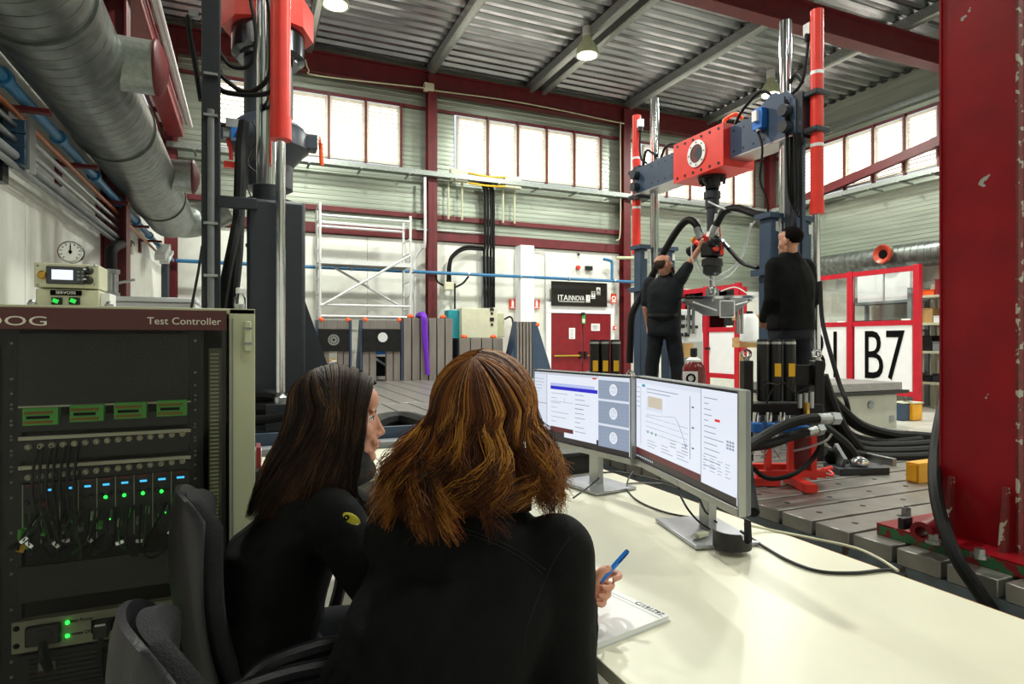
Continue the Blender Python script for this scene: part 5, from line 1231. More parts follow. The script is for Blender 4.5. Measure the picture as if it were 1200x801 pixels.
def dcable(label, px, r, m=BLACK, lift=0.):
    pts = [at_z(x, y, DZ_ + r + .001 + (l if len(q_) > 2 else 0)) for q_ in px for (x, y, *ll) in [q_] for l in [ll[0] if ll else 0]]
    return hose(label, pts, r, m, name='desk_cable', cat='cable')
dcable('black cable from left monitor base arcing across desk to right one', [(742, 553, .05), (736, 562, .03), (736, 575), (750, 588), (780, 600), (812, 606), (832, 607)], .0035)
dcable('black cable dropping from right monitor chin to its stand', [(797, 580, .1), (806, 596, .07), (818, 610, .04), (832, 620, .03)], .0035)
dcable('second black cable dropping behind right monitor stand', [(820, 585, .12), (826, 598, .08), (834, 606, .05), (840, 612, .04)], .0035)
dcable('black cable running right from the clip and dipping off desk edge', [(868, 622, .02), (895, 640), (925, 657), (960, 669), (1000, 671), (1030, 668), (1046, 667)], .0045)
dcable('white cable stretching from right monitor along the desk edge', [(872, 614, .02), (905, 621), (950, 630), (1000, 641), (1030, 654), (1052, 668)], .004, CREAM)
dcable('black cable lying behind the left monitor base', [(660, 566), (690, 556), (725, 553), (770, 562), (800, 570)], .0035)
dcable('black cable crossing left monitor base diagonally', [(672, 583, .02), (690, 570, .03), (702, 560, .05)], .0035)
dcable('grey cable lying flat behind left monitor stand', [(700, 572), (740, 566), (775, 566)], .0035, GREY)
# notebook and pen
c = V((.735, 1.125, DZ_))
NA = math.radians(12)
t = thing('paper_report', 'white spiral report lying on desk under the pen hand', 'document', c)
Rn = rotz(NA)
def NQ(a, b, z): return c + Rn @ V((a, b, 0)) + V((0, 0, z))
c = at_z(785, 727, DZ_) + Rn @ V((-.148, .105, 0))
FR[t] = V(c); t.location = c
B().box(NQ(0, 0, .006), (.292, .206, .010), Rn).build('page_block', PAPER, t); B().box(NQ(0, 0, .0005), (.3, .212, .001), Rn).build('back_cover', GREY_L, t); B().box(NQ(0, 0, .0115), (.296, .209, .001), Rn).build('front_page', PAPER, t)
B().box(NQ(.13, 0, .0122), (.0012, .2, .0004), Rn).build('rule_line', GREY, t); B().box(NQ(.118, 0, .0122), (.0008, .2, .0004), Rn).build('rule_line', GREY, t)
text('lettering', 'C/191797', INK, t, NQ(.137, -.055, .0124), .02, rx=0, rz=NA-PI/2, ext=.0001)
# ================================================================ TEST CONTROLLER RACK
YR = 2.16
def rk(px, py, dy=0.): return at_y(px, py, YR + dy)
RX1 = at_y(299, 400, YR-.07).x; RX0 = RX1 - .83; RZ1 = at_y(270, 361.5, YR-.07).z
t = thing('controller_rack', 'tall beige controller rack with smoked door, maroon header and green lights', 'rack', ((RX0+RX1)/2, YR+.25, 0))
DG = at_y(266.5, 500, YR-.075).x
b = B(); b.bb((DG+.004, YR-.07, 0), (RX1, YR+.6, RZ1)); b.bb((RX0, YR-.07, 0), (RX0+.05, YR+.6, RZ1)); b.bb((RX0, YR-.07, RZ1-.018), (RX1, YR+.6, RZ1)); b.bb((RX0, YR-.07, 0), (RX1, YR+.6, .08)); b.bb((RX0, YR+.57, 0), (RX1, YR+.6, RZ1))
b.build('cabinet_body', BEIGE, t, bev=.003)
hz1, hz0 = at_y(200, 363, YR-.08).z, at_y(200, 386.5, YR-.08).z
dr = B().bb((RX0+.03, YR-.085, .1), (DG, YR-.079, hz0)).build('glass_door', GLASS_D, t)
hd = B().bb((RX0+.03, YR-.086, hz0), (DG-.002, YR-.074, hz1)).build('header_panel', mat('maroon_header', '#4a1114', .35, var=.06), t)
text('lettering', 'Test Controller', mat('header_ink', '#d6cfc2', .5, var=.02), hd, at_y(216.5, 376.5, YR-.0875), .030, sx=1.02)
o1 = at_y(0, 376, YR-.0875); text('lettering', 'MOOG', MATS['header_ink'], hd, (at_y(57, 376, YR-.0875).x, YR-.0875, at_y(30, 376.3, YR-.0875).z), .037, sx=1.75, ax='RIGHT')
for s in (RX0+.03, DG-.016): B().bb((s, YR-.087, .1), (s+.012, YR-.076, hz0)).build('door_stile', BLACK, dr)
hg = B()
q = at_y(289.5, 393, YR-.08); B().bb((q.x-.008, YR-.095, q.z-.05), (q.x+.012, YR-.07, q.z+.045)).build('hinge', BEIGE, t, bev=.004); 
for dz in (-.025, .022): B().bb((q.x-.01, YR-.098, q.z+dz-.003), (q.x+.014, YR-.09, q.z+dz+.003)).build('hinge_joint', GREY, t)
B().bb((DG+.012, YR-.073, .05), (DG+.016, YR-.069, RZ1-.03)).build('frame_groove', GREY, t)
# inside
B().bb((RX0+.05, YR+.25, .08), (DG, YR+.26, RZ1-.02)).build('back_panel', BLACK, t)
for px in (13.5, 229): q = rk(px, 500); B().bb((q.x-.022, YR+.003, .1), (q.x+.022, YR+.04, RZ1-.03)).build('rack_post', BLACK_M, t)
sc = B()
for px, ys in ((13.5, [402, 444, 461, 474, 479, 493, 498, 511, 515, 528, 533, 547, 552, 565, 583, 624, 641, 655, 672, 714, 775, 793]), (229, [399, 436, 451, 463, 468, 480, 496, 500, 512, 516, 528, 533, 544, 560])):
    for y in ys: q = rk(px, y); sc.ball((q.x, YR-.001, q.z), (.0045, .004, .0045), 8, 6)
sc.build('rack_screw', STEEL, t, kind='stuff')
mz0, mz1 = rk(252, 640).z, rk(252, 408).z; mx0, mx1 = rk(244, 500).x, rk(261, 500).x
gd = B().bb((mx0, YR+.03, .2), (mx1, YR+.05, mz1)).build('cable_duct', mat('duct_grey', '#75765f', .6), t)
sl = B(); z = .22
while z < mz1-.01: sl.bb((mx0+.004, YR+.022, z), (mx1-.012, YR+.032, z+.006)); z += .0125
sl.build('duct_slot', BEIGE, gd, kind='stuff')
pxl, pxr = 19, 224
def row(yl, yr, x): return yl + (yr-yl)*(x-22)/(223-22)
def strip(yl, yr, h, m, name, dy=-.004, x0=21, x1=223.5):
    a, b_ = rk(x0, row(yl, yr, x0), dy), rk(x1, row(yl, yr, x1), dy)
    return B().bb((a.x, YR+dy, (a.z+b_.z)/2-h), (b_.x, YR+.01, (a.z+b_.z)/2)).build(name, m, t)
for (y0_, y1_) in ((392, 470), (486, 498), (524, 531), (655, 690)):
    a, b_ = rk(20, y0_), rk(222, y1_); B().bb((a.x, YR+.0, rk(120, y1_+4).z), (b_.x, YR+.01, rk(120, y0_-2).z)).build('blank_panel', BLACK, t, bev=.002)
strip(478.5, 467, .005, CREAM, 'terminal_rail')
for (x0, x1, yl, yr) in ((26, 68, 479, 477), (81.5, 121.5, 475.5, 473), (133.5, 171.5, 472.5, 470), (183.5, 219, 469.5, 468)):
    a, b_ = rk(x0, yl, -.02), rk(x1, yr, -.02); zt = (a.z+b_.z)/2
    tb = B().bb((a.x, YR-.02, zt-.049), (b_.x, YR+.01, zt)).build('terminal_block', GREENB, t, bev=.001)
    s = B()
    for k in range(14):
        xx = a.x + (b_.x-a.x)*(k+.8)/17
        for dz in (.013, .04): s.bb((xx, YR-.023, zt-dz-.004), (xx+.0035, YR-.02, zt-dz+.004))
    s.build('terminal_screw', mat('brass_dull', '#9c6a2a', .5, .5), tb, kind='stuff')
    B().bb((a.x+.01, YR-.024, zt-.03), (b_.x-.02, YR-.02, zt-.022)).build('dark_groove', INK, tb)
for yl, yr, cl, cr in ((513.5, 501, 523.5, 508), (548.5, 532, 559, 540)):
    strip(yl, yr, .010, CREAM, 'patch_rail', -.006)
    pn = strip((yl+5), (yr+5), .034, BLACK, 'patch_panel', -.002)
    first = None
    for k in range(15):
        x = 33.5 + (214-33.5)*(k/14)**.96; y = cl + (cr-cl)*k/14; q = rk(x, y, -.004)
        if first is None:
            first = B().lathe([(.0085, 0), (.0085, .006), (.006, .008), (.006, .014), (.004, .014), (.004, .004)], (q.x, YR-.004, q.z), (0, -1, 0), 12).build('connector', mat('nickel', '#c9c5ae', .35, .4), t)
            off = FR[first] - q
        else: share(first, t, q + off)
# controller modules
xs = [26 + (222-26)*k/9 for k in range(10)]
for k in range(9):
    a, b_ = rk(xs[k], 568-2.0*k, -.01), rk(xs[k+1], 568-2.0*(k+1), -.01)
    zt = (a.z+b_.z)/2; m = B().bb((a.x+.001, YR-.01, zt-.185), (b_.x-.001, YR+.02, zt)).build('controller_module', mat('module_face', '#15171a', .5), t, bev=.001)
    B().bb((a.x+.01, YR-.0115, zt-.008), (b_.x-.008, YR-.009, zt-.002)).build('red_strip', MAROON, m); B().bb((a.x, YR-.012, zt-.18), (a.x+.0022, YR-.009, zt)).build('edge_strip', BEIGE, m)
    if k > 0: B().bb((a.x+.016, YR-.0115, zt-.024), (b_.x-.014, YR-.009, zt-.018)).build('display', CYANL, m)
    c = (a.x+b_.x)/2
    for s in (-.011, .011): B().lathe([(.0075, 0), (.0075, .006), (.005, .008)], (c+s, YR-.01, zt-.052), (0, -1, 0), 12).build('knob', BLACK_M, m)
    if 3 < k < 8 : B().ball((c+(.0), YR-.013, zt-.058), .0048, 12, 8).build('green_lamp', GREENL, m)
    if k == 0:
        B().ball((c+.024, YR-.013, zt-.06), .0036, 10, 8).build('orange_lamp', ORANGEL, m)
        for dz in (.1, .125): B().ball((c-.012, YR-.012, zt-dz), .0022, 8, 6).build('green_lamp', GREENL, m)
    if k > 3: B().ball((c+.01, YR-.012, zt-.125), .0022, 8, 6).build('green_lamp', GREENL, m)
    for s in range(2):
        x = c + (-.012 if s else .012)
        B().tube([(x, YR-.012, zt-.1-s*.03), (x+.004, YR-.045, zt-.11-s*.03)], .0055, 8).build('plug', [CREAM, GREY, GREENB][(k+s) % 3], m)
rn = random.Random(5)
for k in range(26):
    x0 = xs[0] + (xs[9]-xs[0])*(k+.5)/26; q = rk(x0, 604 - x0*.08, -.05)
    e = rk(x0 + rn.uniform(-30, 30), 640 + rn.uniform(-6, 14), -.04)
    mid = (q+e)/2 + V((rn.uniform(-.02, .02), -.02 - rn.random()*.02, -.02))
    B().tube([q, mid, e, e + V((rn.uniform(-.06, .06), .03, .03))], .0035, 6, sm=5).build('patch_cable', [BLACK, BLACK, RUBBER, mat('dark_green_cable', '#1f3d22', .5)][k % 4], t)
    if k % 3 == 0: B().box(mid, (.02, .004, .009), Matrix.Rotation(rn.uniform(-1, 1), 3, 'Y')).build('cable_tag', PAPER, t)
for k in range(7):
    x0 = 42 + k*8; q = rk(x0, 556-k*.5, -.02)
    B().tube([rk(x0, 524, -.01) if k % 2 else rk(x0+3, 522, -.01), q + V((0, -.03, 0)), rk(x0-2, 590, -.03), rk(x0+8, 632, -.04)], .004, 6, sm=5).build('patch_cable', BLACK, t)
B().tube([rk(24, 620, -.04), rk(24, 632, -.04), rk(30, 640, -.04), rk(38, 642, -.04)], .006, 8, sm=4).build('green_cable', GREENB, t); B().box(rk(25, 642, -.045), (.018, .004, .022), Matrix.Rotation(.4, 3, 'Y')).build('cable_tag', YLABEL, t)
# power strip and fan unit
a, b_ = rk(13, 730, -.012), rk(210, 697, -.012); zt = a.z; h = rk(13, 730).z - rk(13, 767).z
ps = B().bb((a.x, YR-.012, zt-h), (rk(212, 700).x+.01, YR+.02, zt)).build('power_unit', mat('power_face', '#8f8d76', .5), t, bev=.002)
q = rk(52, 741.5, -.02); B().bb((q.x-.045, YR-.03, zt-h*.8), (q.x+.04, YR-.01, zt-h*.16)).build('main_socket', BLACK, ps, bev=.006); B().cyl((q.x, YR-.034, zt-h*.52), (q.x, YR-.03, zt-h*.52), .024, n=16).build('socket_knob', BLACK_M, ps)
B().tube([(q.x, YR-.03, zt-h*.7), (q.x+.005, YR-.05, zt-h*1.0), (q.x+.01, YR-.02, zt-h*1.6)], .012, 8, sm=4).build('power_cord', BLACK, ps)
for y in (729, 744.5): q = rk(79, y, -.016); B().ball(q, .0055, 12, 8).build('green_lamp', GREENL, ps)
for y, s in ((726, 'Mains Power'), (741, 'Process ON')): q = rk(93.5, y, -.0135); text('lettering', s, INK, ps, q, .013)
q0_, q1_ = rk(108, 735), rk(150, 730); B().bb((q0_.x, YR-.0135, zt-h*.72), (b_.x-.01, YR-.011, zt-h*.28)).build('outlet_row', INK, ps)
for k in range(4):
    x = q0_.x + .03 + k*.055
    B().bb((x-.02, YR-.05 if k < 2 else YR-.016, zt-h*.78), (x+.018, YR-.012, zt-h*.3)).build('outlet_plug', BLACK, ps, bev=.003)
    if k < 2: B().bb((x-.014, YR-.051, zt-h*.36), (x+.012, YR-.05, zt-h*.3)).build('plug_mark', PAPER, ps); B().tube([(x, YR-.045, zt-h*.75), (x, YR-.05, zt-h*1.3), (x+.01, YR-.03, zt-h*2.2)], .007, 8, sm=4).build('power_cord', BLACK, ps)
for dz in (.2, .75): B().ball((a.x+.012, YR-.013, zt-h*dz), (.008, .004, .008), 10, 6).build('screw', INK, ps)
fz = zt - h - .01
fu = B().bb((a.x+.015, YR-.006, .12), (b_.x+.01, YR+.02, fz)).build('fan_unit', BLACK_M, t)
s = B(); z = .14
while z < fz - .01: s.bb((a.x+.04, YR-.012, z), (b_.x-.01, YR-.006, z+.005)); z += .014
s.build('fan_slats', BLACK, fu, kind='stuff')
q = rk(55, 781, -.014); B().box(q, (.04, .003, .028)).build('maker_badge', GREY, fu); B().box(q + V((0, -.002, -.011)), (.038, .002, .004)).build('badge_stripe', MAROON, fu); B().ring(q + V((0, -.001, .003)), q + V((0, -.003, .003)), .006, .003, 12).build('badge_mark', WINK, fu)
# box with gauge on top of the rack
YB2 = YR + .12
a, b_ = at_y(39.5, 307, YB2), at_y(116, 338, YB2)
t = thing('gauge_box', 'beige control box with small lit display on top of the rack', 'control box', ((a.x+b_.x)/2, YB2+.12, RZ1))
zm_ = at_y(80, 338, YB2).z
u1 = B().bb((a.x, YB2, zm_+.002), (b_.x, YB2+.13, a.z)).build('upper_case', CREAM, t, bev=.004)
u2 = B().bb((a.x+.003, YB2+.004, RZ1+.003), (b_.x, YB2+.13, zm_-.002)).build('lower_case', CREAM, t, bev=.004)
B().bb((b_.x+.001, YB2+.02, RZ1+.003), (b_.x+.025, YB2+.12, zm_-.01)).build('side_plate', PAPER, t)
q = at_y(77.5, 322.5, YB2-.006); B().box(q, (.1, .012, .054)).build('display_bezel', mat('bezel_grey', '#3a3d42', .4), u1, bev=.003); B().box(q + V((-.008, -.007, .001)), (.054, .003, .03)).build('display', LCD, u1)
for k in range(3):
    for j in range(2): B().box(q + V((.033+.011*j, -.007, -.012+.012*k)), (.007, .003, .006)).build('key', GREY, u1)
q = at_y(50, 322, YB2); B().lathe([(.013, 0), (.013, .004), (.009, .006), (.009, .012), (.004, .012)], q, (0, -1, 0), 18).build('brass_socket', mat('brass', '#b58d46'), u1)
for y in (317, 328.5): q = at_y(104, y, YB2); B().lathe([(.013, 0), (.013, .008), (.009, .02), (.008, .022)], q, (0, -1, 0), 18).build('rotary_knob', BLACK, u1); B().box(q + V((-.006, -.022, .002)), (.008, .004, .004)).build('knob_mark', WINK, u1)
for y in (348.5,):
    for x in (67, 87.5): q = at_y(x, 352.5, YB2); B().box(q + V((0, -.001, 0)), (.028, .008, .022)).build('lit_switch', BLACK, u2, bev=.002); B().box(q + V((-.003, -.006, .0)), (.015, .004, .012), Matrix.Rotation(.4, 3, 'Y')).build('switch_light', mat('switch_green', '#2bd04a', .4, emit=.8), u2)
q = at_y(77.5, 343, YB2); B().box(q, (.08, .006, .016)).build('name_plate', INK, u2); text('lettering', 'SERVOSIS', WINK, u2, q + V((0, -.004, 0)), .0125)
for (x, y) in ((44, 311), (111, 311), (44, 333), (111, 333)): q = at_y(x, y, YB2); B().ball(q, (.004, .003, .004), 8, 6).build('screw', STEEL, u1)
q = at_y(84.5, 296, YB2+.1)
B().lathe([(.035, 0), (.035, .022), (.032, .024), (.03, .02)], q, (0, -1, 0), 32).build('gauge_case', CHROME, t); gf = B().cyl(q + V((0, -.019, 0)), q + V((0, -.0215, 0)), .03, n=32).build('gauge_face', PAPER, t)
B().box(q + V((0, -.0225, .007)), (.003, .002, .028)).build('gauge_needle', INK, gf); B().cyl(q + V((0, -.022, 0)), q + V((0, -.025, 0)), .005, n=12).build('gauge_hub', INK, gf); B().cyl(q + V((0, .01, -.06)), q + V((0, .01, -.03)), .008, n=10).build('gauge_stem', STEEL, t)
tk = B()
for k in range(11): an = math.radians(225-27*k); tk.beam(q + V((0.022*math.cos(an), -.0222, .022*math.sin(an))), q + V((.028*math.cos(an), -.0222, .028*math.sin(an))), .002, .002)
tk.build('gauge_ticks', INK, gf, kind='stuff')
q = at_y(281, 350, YR+.2); t = thing('glass_bottle', 'small clear lidded bottle standing on the right corner of rack', 'bottle', (q.x, q.y, RZ1)); B().lathe([(.018, 0), (.02, .005), (.02, .05), (.012, .062), (.012, .075)], (q.x, q.y, RZ1+.001), n=18).build('bottle_glass', GLASS_C, t); B().lathe([(.013, .068), (.013, .085), (.01, .088)], (q.x, q.y, RZ1), n=16).build('bottle_cap', ALU, t); B().cyl((q.x, q.y, RZ1+.004), (q.x, q.y, RZ1+.03), .017, n=16).build('content', PAPER, t)
for px, lab in ((37.5, 'left'), (128, 'right')): q = at_y(px, 356, YR+.05); tag(B().cyl((q.x, q.y, RZ1), (q.x, q.y, RZ1+.012), .012, n=14).ball((q.x, q.y, RZ1+.014), (.01, .01, .008), 10, 6).build('lifting_bolt', STEEL), 'small steel bolt on rack top %s of gauge box' % lab, 'bolt')
# ================================================================ OFFICE CHAIRS (local frame: sitter faces +X, back at x = 0)
def make_chair():
    t = thing('office_chair', '', 'chair', (0, 0, 0), 'office chairs', local=True)
    def backpad(x0, th, w, z0, z1, bulge):
        b = B(); n = 20; m = 12; vs = []; fs = []
        for side in (0, 1):
            for j in range(m+1):
                v = j/m; z = z0 + (z1-z0)*v
                for i in range(n+1):
                    u = i/n*2-1
                    hw = w/2 * (1 - .32*max(0, (v-.45)/.55)**2.2) * (1 - .1*max(0, (.3-v)/.3)**2)
                    y = u*hw; zz = z - .05*abs(u)**3*(v**2) + 0*.03*abs(u)**3*(1-v)**2
                    x = x0 + bulge*(u*u)*.05 + .03*math.sin(v*PI)*-1 + (-.06*v)
                    e = math.sqrt(max(0, 1-abs(u)**4)) * math.sqrt(max(0, 1-abs(2*v-1)**6))
                    vs.append(V((x + (th*(.5+.5*e)/1 if side else -0*e - th*.35*e), y, zz)))
        S = (m+1)*(n+1)
        for s in (0, 1):
            for j in range(m):
                for i in range(n):
                    q = [s*S+j*(n+1)+i, s*S+j*(n+1)+i+1, s*S+(j+1)*(n+1)+i+1, s*S+(j+1)*(n+1)+i]; fs.append(q if s else q[::-1])
        for i in range(n):
            for j in (0, m): fs.append([j*(n+1)+i, j*(n+1)+i+1, S+j*(n+1)+i+1, S+j*(n+1)+i])
        for j in range(m):
            for i in (0, n): fs.append([j*(n+1)+i, (j+1)*(n+1)+i, S+(j+1)*(n+1)+i, S+j*(n+1)+i])
        return b.add(vs, fs)
    backpad(-.005, .022, .44, .5, 1.0, 1).build('back_shell', PLAST, t, sharp=60)
    backpad(.018, .048, .42, .52, .985, 1).build('backrest', FABRIC, t, sharp=60)
    st = B(); n = 24; vs = []; fs = []
    for z, k in ((.43, .9), (.445, 1), (.475, 1), (.492, .93), (.497, .6)):
        for i in range(n):
            a = 2*PI*i/n; c, s = math.cos(a), math.sin(a)
            vs.append(V((.3 + .23*k*math.copysign(abs(c)**.6, c), .24*k*math.copysign(abs(s)**.6, s), z)))
    for j in range(4):
        for i in range(n): fs.append((j*n+i, j*n+(i+1) % n, (j+1)*n+(i+1) % n, (j+1)*n+i))
    fs += [tuple(range(n))[::-1], tuple(range(4*n, 5*n))]
    st.add(vs, fs).build('seat', FABRIC, t, sharp=60)
    B().tube([(.02, 0, .62), (-.01, 0, .5), (.06, 0, .4), (.25, 0, .4)], .025, 10, sm=6).build('back_bar', BLACK, t)
    B().lathe([(.03, .4), (.03, .25), (.045, .24), (.045, .1), (.03, .08)], (.3, 0, 0), n=16).build('gas_column', BLACK_M, t)
    for k in range(5):
        a = 2*PI*k/5+.3; c, s = math.cos(a), math.sin(a)
        l = B().tube([(.3, 0, .12), (.3+.16*c, .16*s, .1), (.3+.3*c, .3*s, .075)], [.03, .024, .018], 10).build('leg', BLACK, t)
        B().cyl((.3+.3*c-.02*s, .3*s+.02*c, .027), (.3+.3*c+.02*s, .3*s-.02*c, .027), .027, n=14).build('caster', BLACK_M, l)
    for s in (-1, 1):
        ar = B(); pts = spline([(.1, s*.26, .4), (.06, s*.29, .5), (.05, s*.3, .6), (.09, s*.3, .665), (.18, s*.3, .685), (.3, s*.295, .682), (.38, s*.29, .66), (.39, s*.285, .6), (.36, s*.27, .5), (.33, s*.25, .42)], 5)
        ar.tube(pts, .02, 10).build('armrest', PLAST, t)
    return t
ch = make_chair()
ch.location = (-.095, 1.66, 0); ch.rotation_euler.z = math.radians(5); ch['label'] = 'dark office chair with tall back behind the dark haired woman'
ch2 = dup(ch, (-.1, .985, 0), math.radians(12), 'dark office chair in the front corner, only backrest and arm showing')
ch2.scale = (1, 1, .975)
# ================================================================ PEOPLE
def eloft(b, secs, n=24, p=2.4):
    """closed loft of super-elliptic sections (centre, right, forward, half width, half depth)"""
    vs = []; fs = []
    for c, r, f, a, d in secs:
        c, r, f = V(c), V(r).normalized(), V(f).normalized()
        for k in range(n):
            t = 2*PI*k/n; x, y = math.cos(t), math.sin(t)
            vs.append(c + r*(a*math.copysign(abs(x)**(2/p), x)) + f*(d*math.copysign(abs(y)**(2/p), y)))
    m = len(secs)
    for i in range(m-1):
        for k in range(n): fs.append((i*n+k, i*n+(k+1) % n, (i+1)*n+(k+1) % n, (i+1)*n+k))
    fs += [tuple(range(n))[::-1], tuple(range((m-1)*n, m*n))]
    return b.add(vs, fs)
def limb(b, pts, rad, n=14, sm=5):
    P = spline(pts, sm); b.tube(P, lerp_list(rad, len(P)), n)
    R = rad if isinstance(rad, (list, tuple)) else [rad, rad]
    b.ball(P[0], R[0]*1.0, 14, 10); b.ball(P[-1], R[-1]*1.0, 14, 10)
def remesh(b, voxel, smooth=4, fold=0., fscale=9., name='body'):
    me = b.mesh('tmp'); o = bpy.data.objects.new('tmp', me)
    ts = bpy.data.scenes.new('sculpt'); ts.collection.objects.link(o)
    r = o.modifiers.new('r', 'REMESH'); r.mode = 'VOXEL'; r.voxel_size = voxel
    s = o.modifiers.new('s', 'SMOOTH'); s.factor = .5; s.iterations = smooth
    vl = ts.view_layers[0]; vl.update()
    out = bpy.data.meshes.new_from_object(o.evaluated_get(vl.depsgraph)); out.name = name
    bpy.data.objects.remove(o); bpy.data.meshes.remove(me); bpy.data.scenes.remove(ts)
    if fold:
        for v in out.vertices:
            p = v.co; nn = v.normal
            w = noise.noise(V((p.x*fscale, p.y*fscale, p.z*fscale*.55))) + .5*noise.noise(p*fscale*2.3)
            v.co = p + nn*(fold*w)
    return out
def put(me, name, m, parent, label=None):
    c = V((0, 0, 0))
    for v in me.vertices: c += v.co
    c /= max(1, len(me.vertices))
    for v in me.vertices: v.co -= c
    return link_mesh(me, name, m, parent, c, sharp=0, label=label)
def head_geo(b, c, f, u, s=1.0, beard=False):
    """skull, jaw, nose, lips, brows, ears around the head centre (eye level)"""
    f = V(f).normalized(); r = f.cross(V(u)).normalized(); u = r.cross(f).normalized()
    R = Matrix((r, f, u)).transposed()
    def E(x, y, z, rx, ry, rz): b.ball(V(c) + (r*x + f*y + u*z)*s, (rx*s, ry*s, rz*s), 18, 12, R)
    E(0, -.012, .03, .074, .094, .082); E(0, .028, -.02, .062, .064, .08); E(0, .036, -.07, .05, .05, .04); E(0, .081, -.1, .021, .018, .018)
    E(0, .03, -.085, .042, .045, .03)
    for sx in (-1, 1):
        E(sx*.036, .058, -.028, .026, .024, .026); E(sx*.03, .0765, .024, .024, .009, .006); E(sx*.077, -.008, -.012, .009, .02, .031); E(sx*.012, .098, -.04, .0085, .01, .007)
    E(0, .078, .018, .018, .014, .012); E(0, .064, .048, .052, .032, .038)
    limb(b, [V(c)+(f*.086+u*.01)*s, V(c)+(f*.096-u*.012)*s, V(c)+(f*.1075-u*.034)*s], [.0085*s, .0095*s, .0112*s], 10, 3)
    E(0, .096, -.062, .021, .009, .0065); E(0, .094, -.075, .018, .0095, .007); E(0, .086, -.054, .029, .013, .018); E(0, .08, -.085, .024, .014, .012)
    return r, f, u
def eyes(c, r, f, u, parent, s=1.0):
    for sx in (-1, 1):
        p = V(c) + (r*sx*.031 + f*.069 + u*.003)*s
        e = B().ball(p, .0118*s, 14, 10).build('eye', mat('eye_white', '#d9d4cc', .25), parent)
        q = p + (f*.009)*s; B().ball(q, (.005*s,)*3, 10, 8).build('iris', mat('iris_brown', '#2a1a10', .2), e)
def face_bits(c, r, f, u, parent, brow, lip):
    for sx in (-1, 1):
        B().tube([V(c) + r*sx*x + f*y + u*z for x, y, z in ((.012, .0865, .019), (.026, .0855, .0245), (.043, .074, .021))], [.0022, .0026, .0014], 6, sm=4).build('eyebrow', brow, parent)
        B().tube([V(c) + r*sx*x + f*y + u*z for x, y, z in ((.019, .0775, .004), (.031, .0812, .0095), (.043, .0735, .005))], [.0012, .0018, .0012], 6, sm=4).build('eyelash', INK, parent)
    B().ball(V(c) + f*.1025 - u*.062, (.006, .006, .0042), 12, 8).ball(V(c) + f*.0995 - u*.062, (.017, .005, .0042), 12, 8, Matrix((r, f, u)).transposed()).ball(V(c) + f*.099 - u*.0745, (.015, .005, .0052), 12, 8, Matrix((r, f, u)).transposed()).build('lips', lip, parent)
def hand_geo(b, w, d, up, side, L=1.0, curl=.5):
    """palm and five separate fingers from wrist w along d; up = back of the hand; side = +1 thumb towards d x up"""
    w = V(w); d = V(d).normalized(); up = V(up); up = (up - d*up.dot(d)).normalized(); s = d.cross(up)*side
    eloft(b, [(w, s, up, .024*L, .018*L), (w+d*.035*L, s, up, .036*L, .015*L), (w+d*.085*L, s, up, .038*L, .013*L)], 16)
    for k, (o, l) in enumerate(((.029, .07), (.010, .08), (-.009, .074), (-.027, .058))):
        p = w + d*.08*L + s*o*L; pts = [p]; a = .15
        for q in (.45, .32, .25):
            a += curl*.7; pts.append(pts[-1] + (d*math.cos(a) - up*math.sin(a))*l*q*L)
        limb(b, pts, [.0088*L, .0085*L, .0075*L], 8, 3)
    p = w + d*.03*L + s*.028*L
    limb(b, [p, p + (d*.03+s*.022-up*.008)*L, p + (d*.058+s*.026-up*.02)*L], [.012*L, .0105*L, .0085*L], 8, 3)
def hair_strands(name, m, parent, n, path, rad=.0013, seg=16, clumps=70, seed=1):
    rg = random.Random(seed); b = B(); vs = []; fs = []; cols = []
    cl = [(rg.random(), rg.random(), rg.random()) for _ in range(clumps)]
    for i in range(n):
        c = rg.randrange(clumps); rg.lv = 1.06 - .34*rg.random()**1.6; pts = path(cl[c], rg)
        if not pts: continue
        base = len(vs); tone = .2 + .25*rg.random() + .6*((cl[c][2]*7.3) % 1)
        u = None
        for k, p in enumerate(pts):
            d = (pts[min(k+1, len(pts)-1)] - pts[max(0, k-1)]).normalized()
            if u is None: u, w = basis(d)
            u = (u - d*u.dot(d)).normalized(); w = d.cross(u)
            rr = rad * (1 - .75*(k/(len(pts)-1))**2)
            for j in range(3): a = 2*PI*j/3; vs.append(p + (u*math.cos(a)+w*math.sin(a))*rr); cols.append(tone)
        for k in range(len(pts)-1):
            for j in range(3): fs.append((base+k*3+j, base+k*3+(j+1) % 3, base+k*3+3+(j+1) % 3, base+k*3+3+j))
    me = bpy.data.meshes.new(name)
    me.from_pydata([tuple(v) for v in vs], [], fs)
    at = me.attributes.new('tone', 'FLOAT', 'POINT'); at.data.foreach_set('value', cols)
    o = put(me, name, m, parent); return o
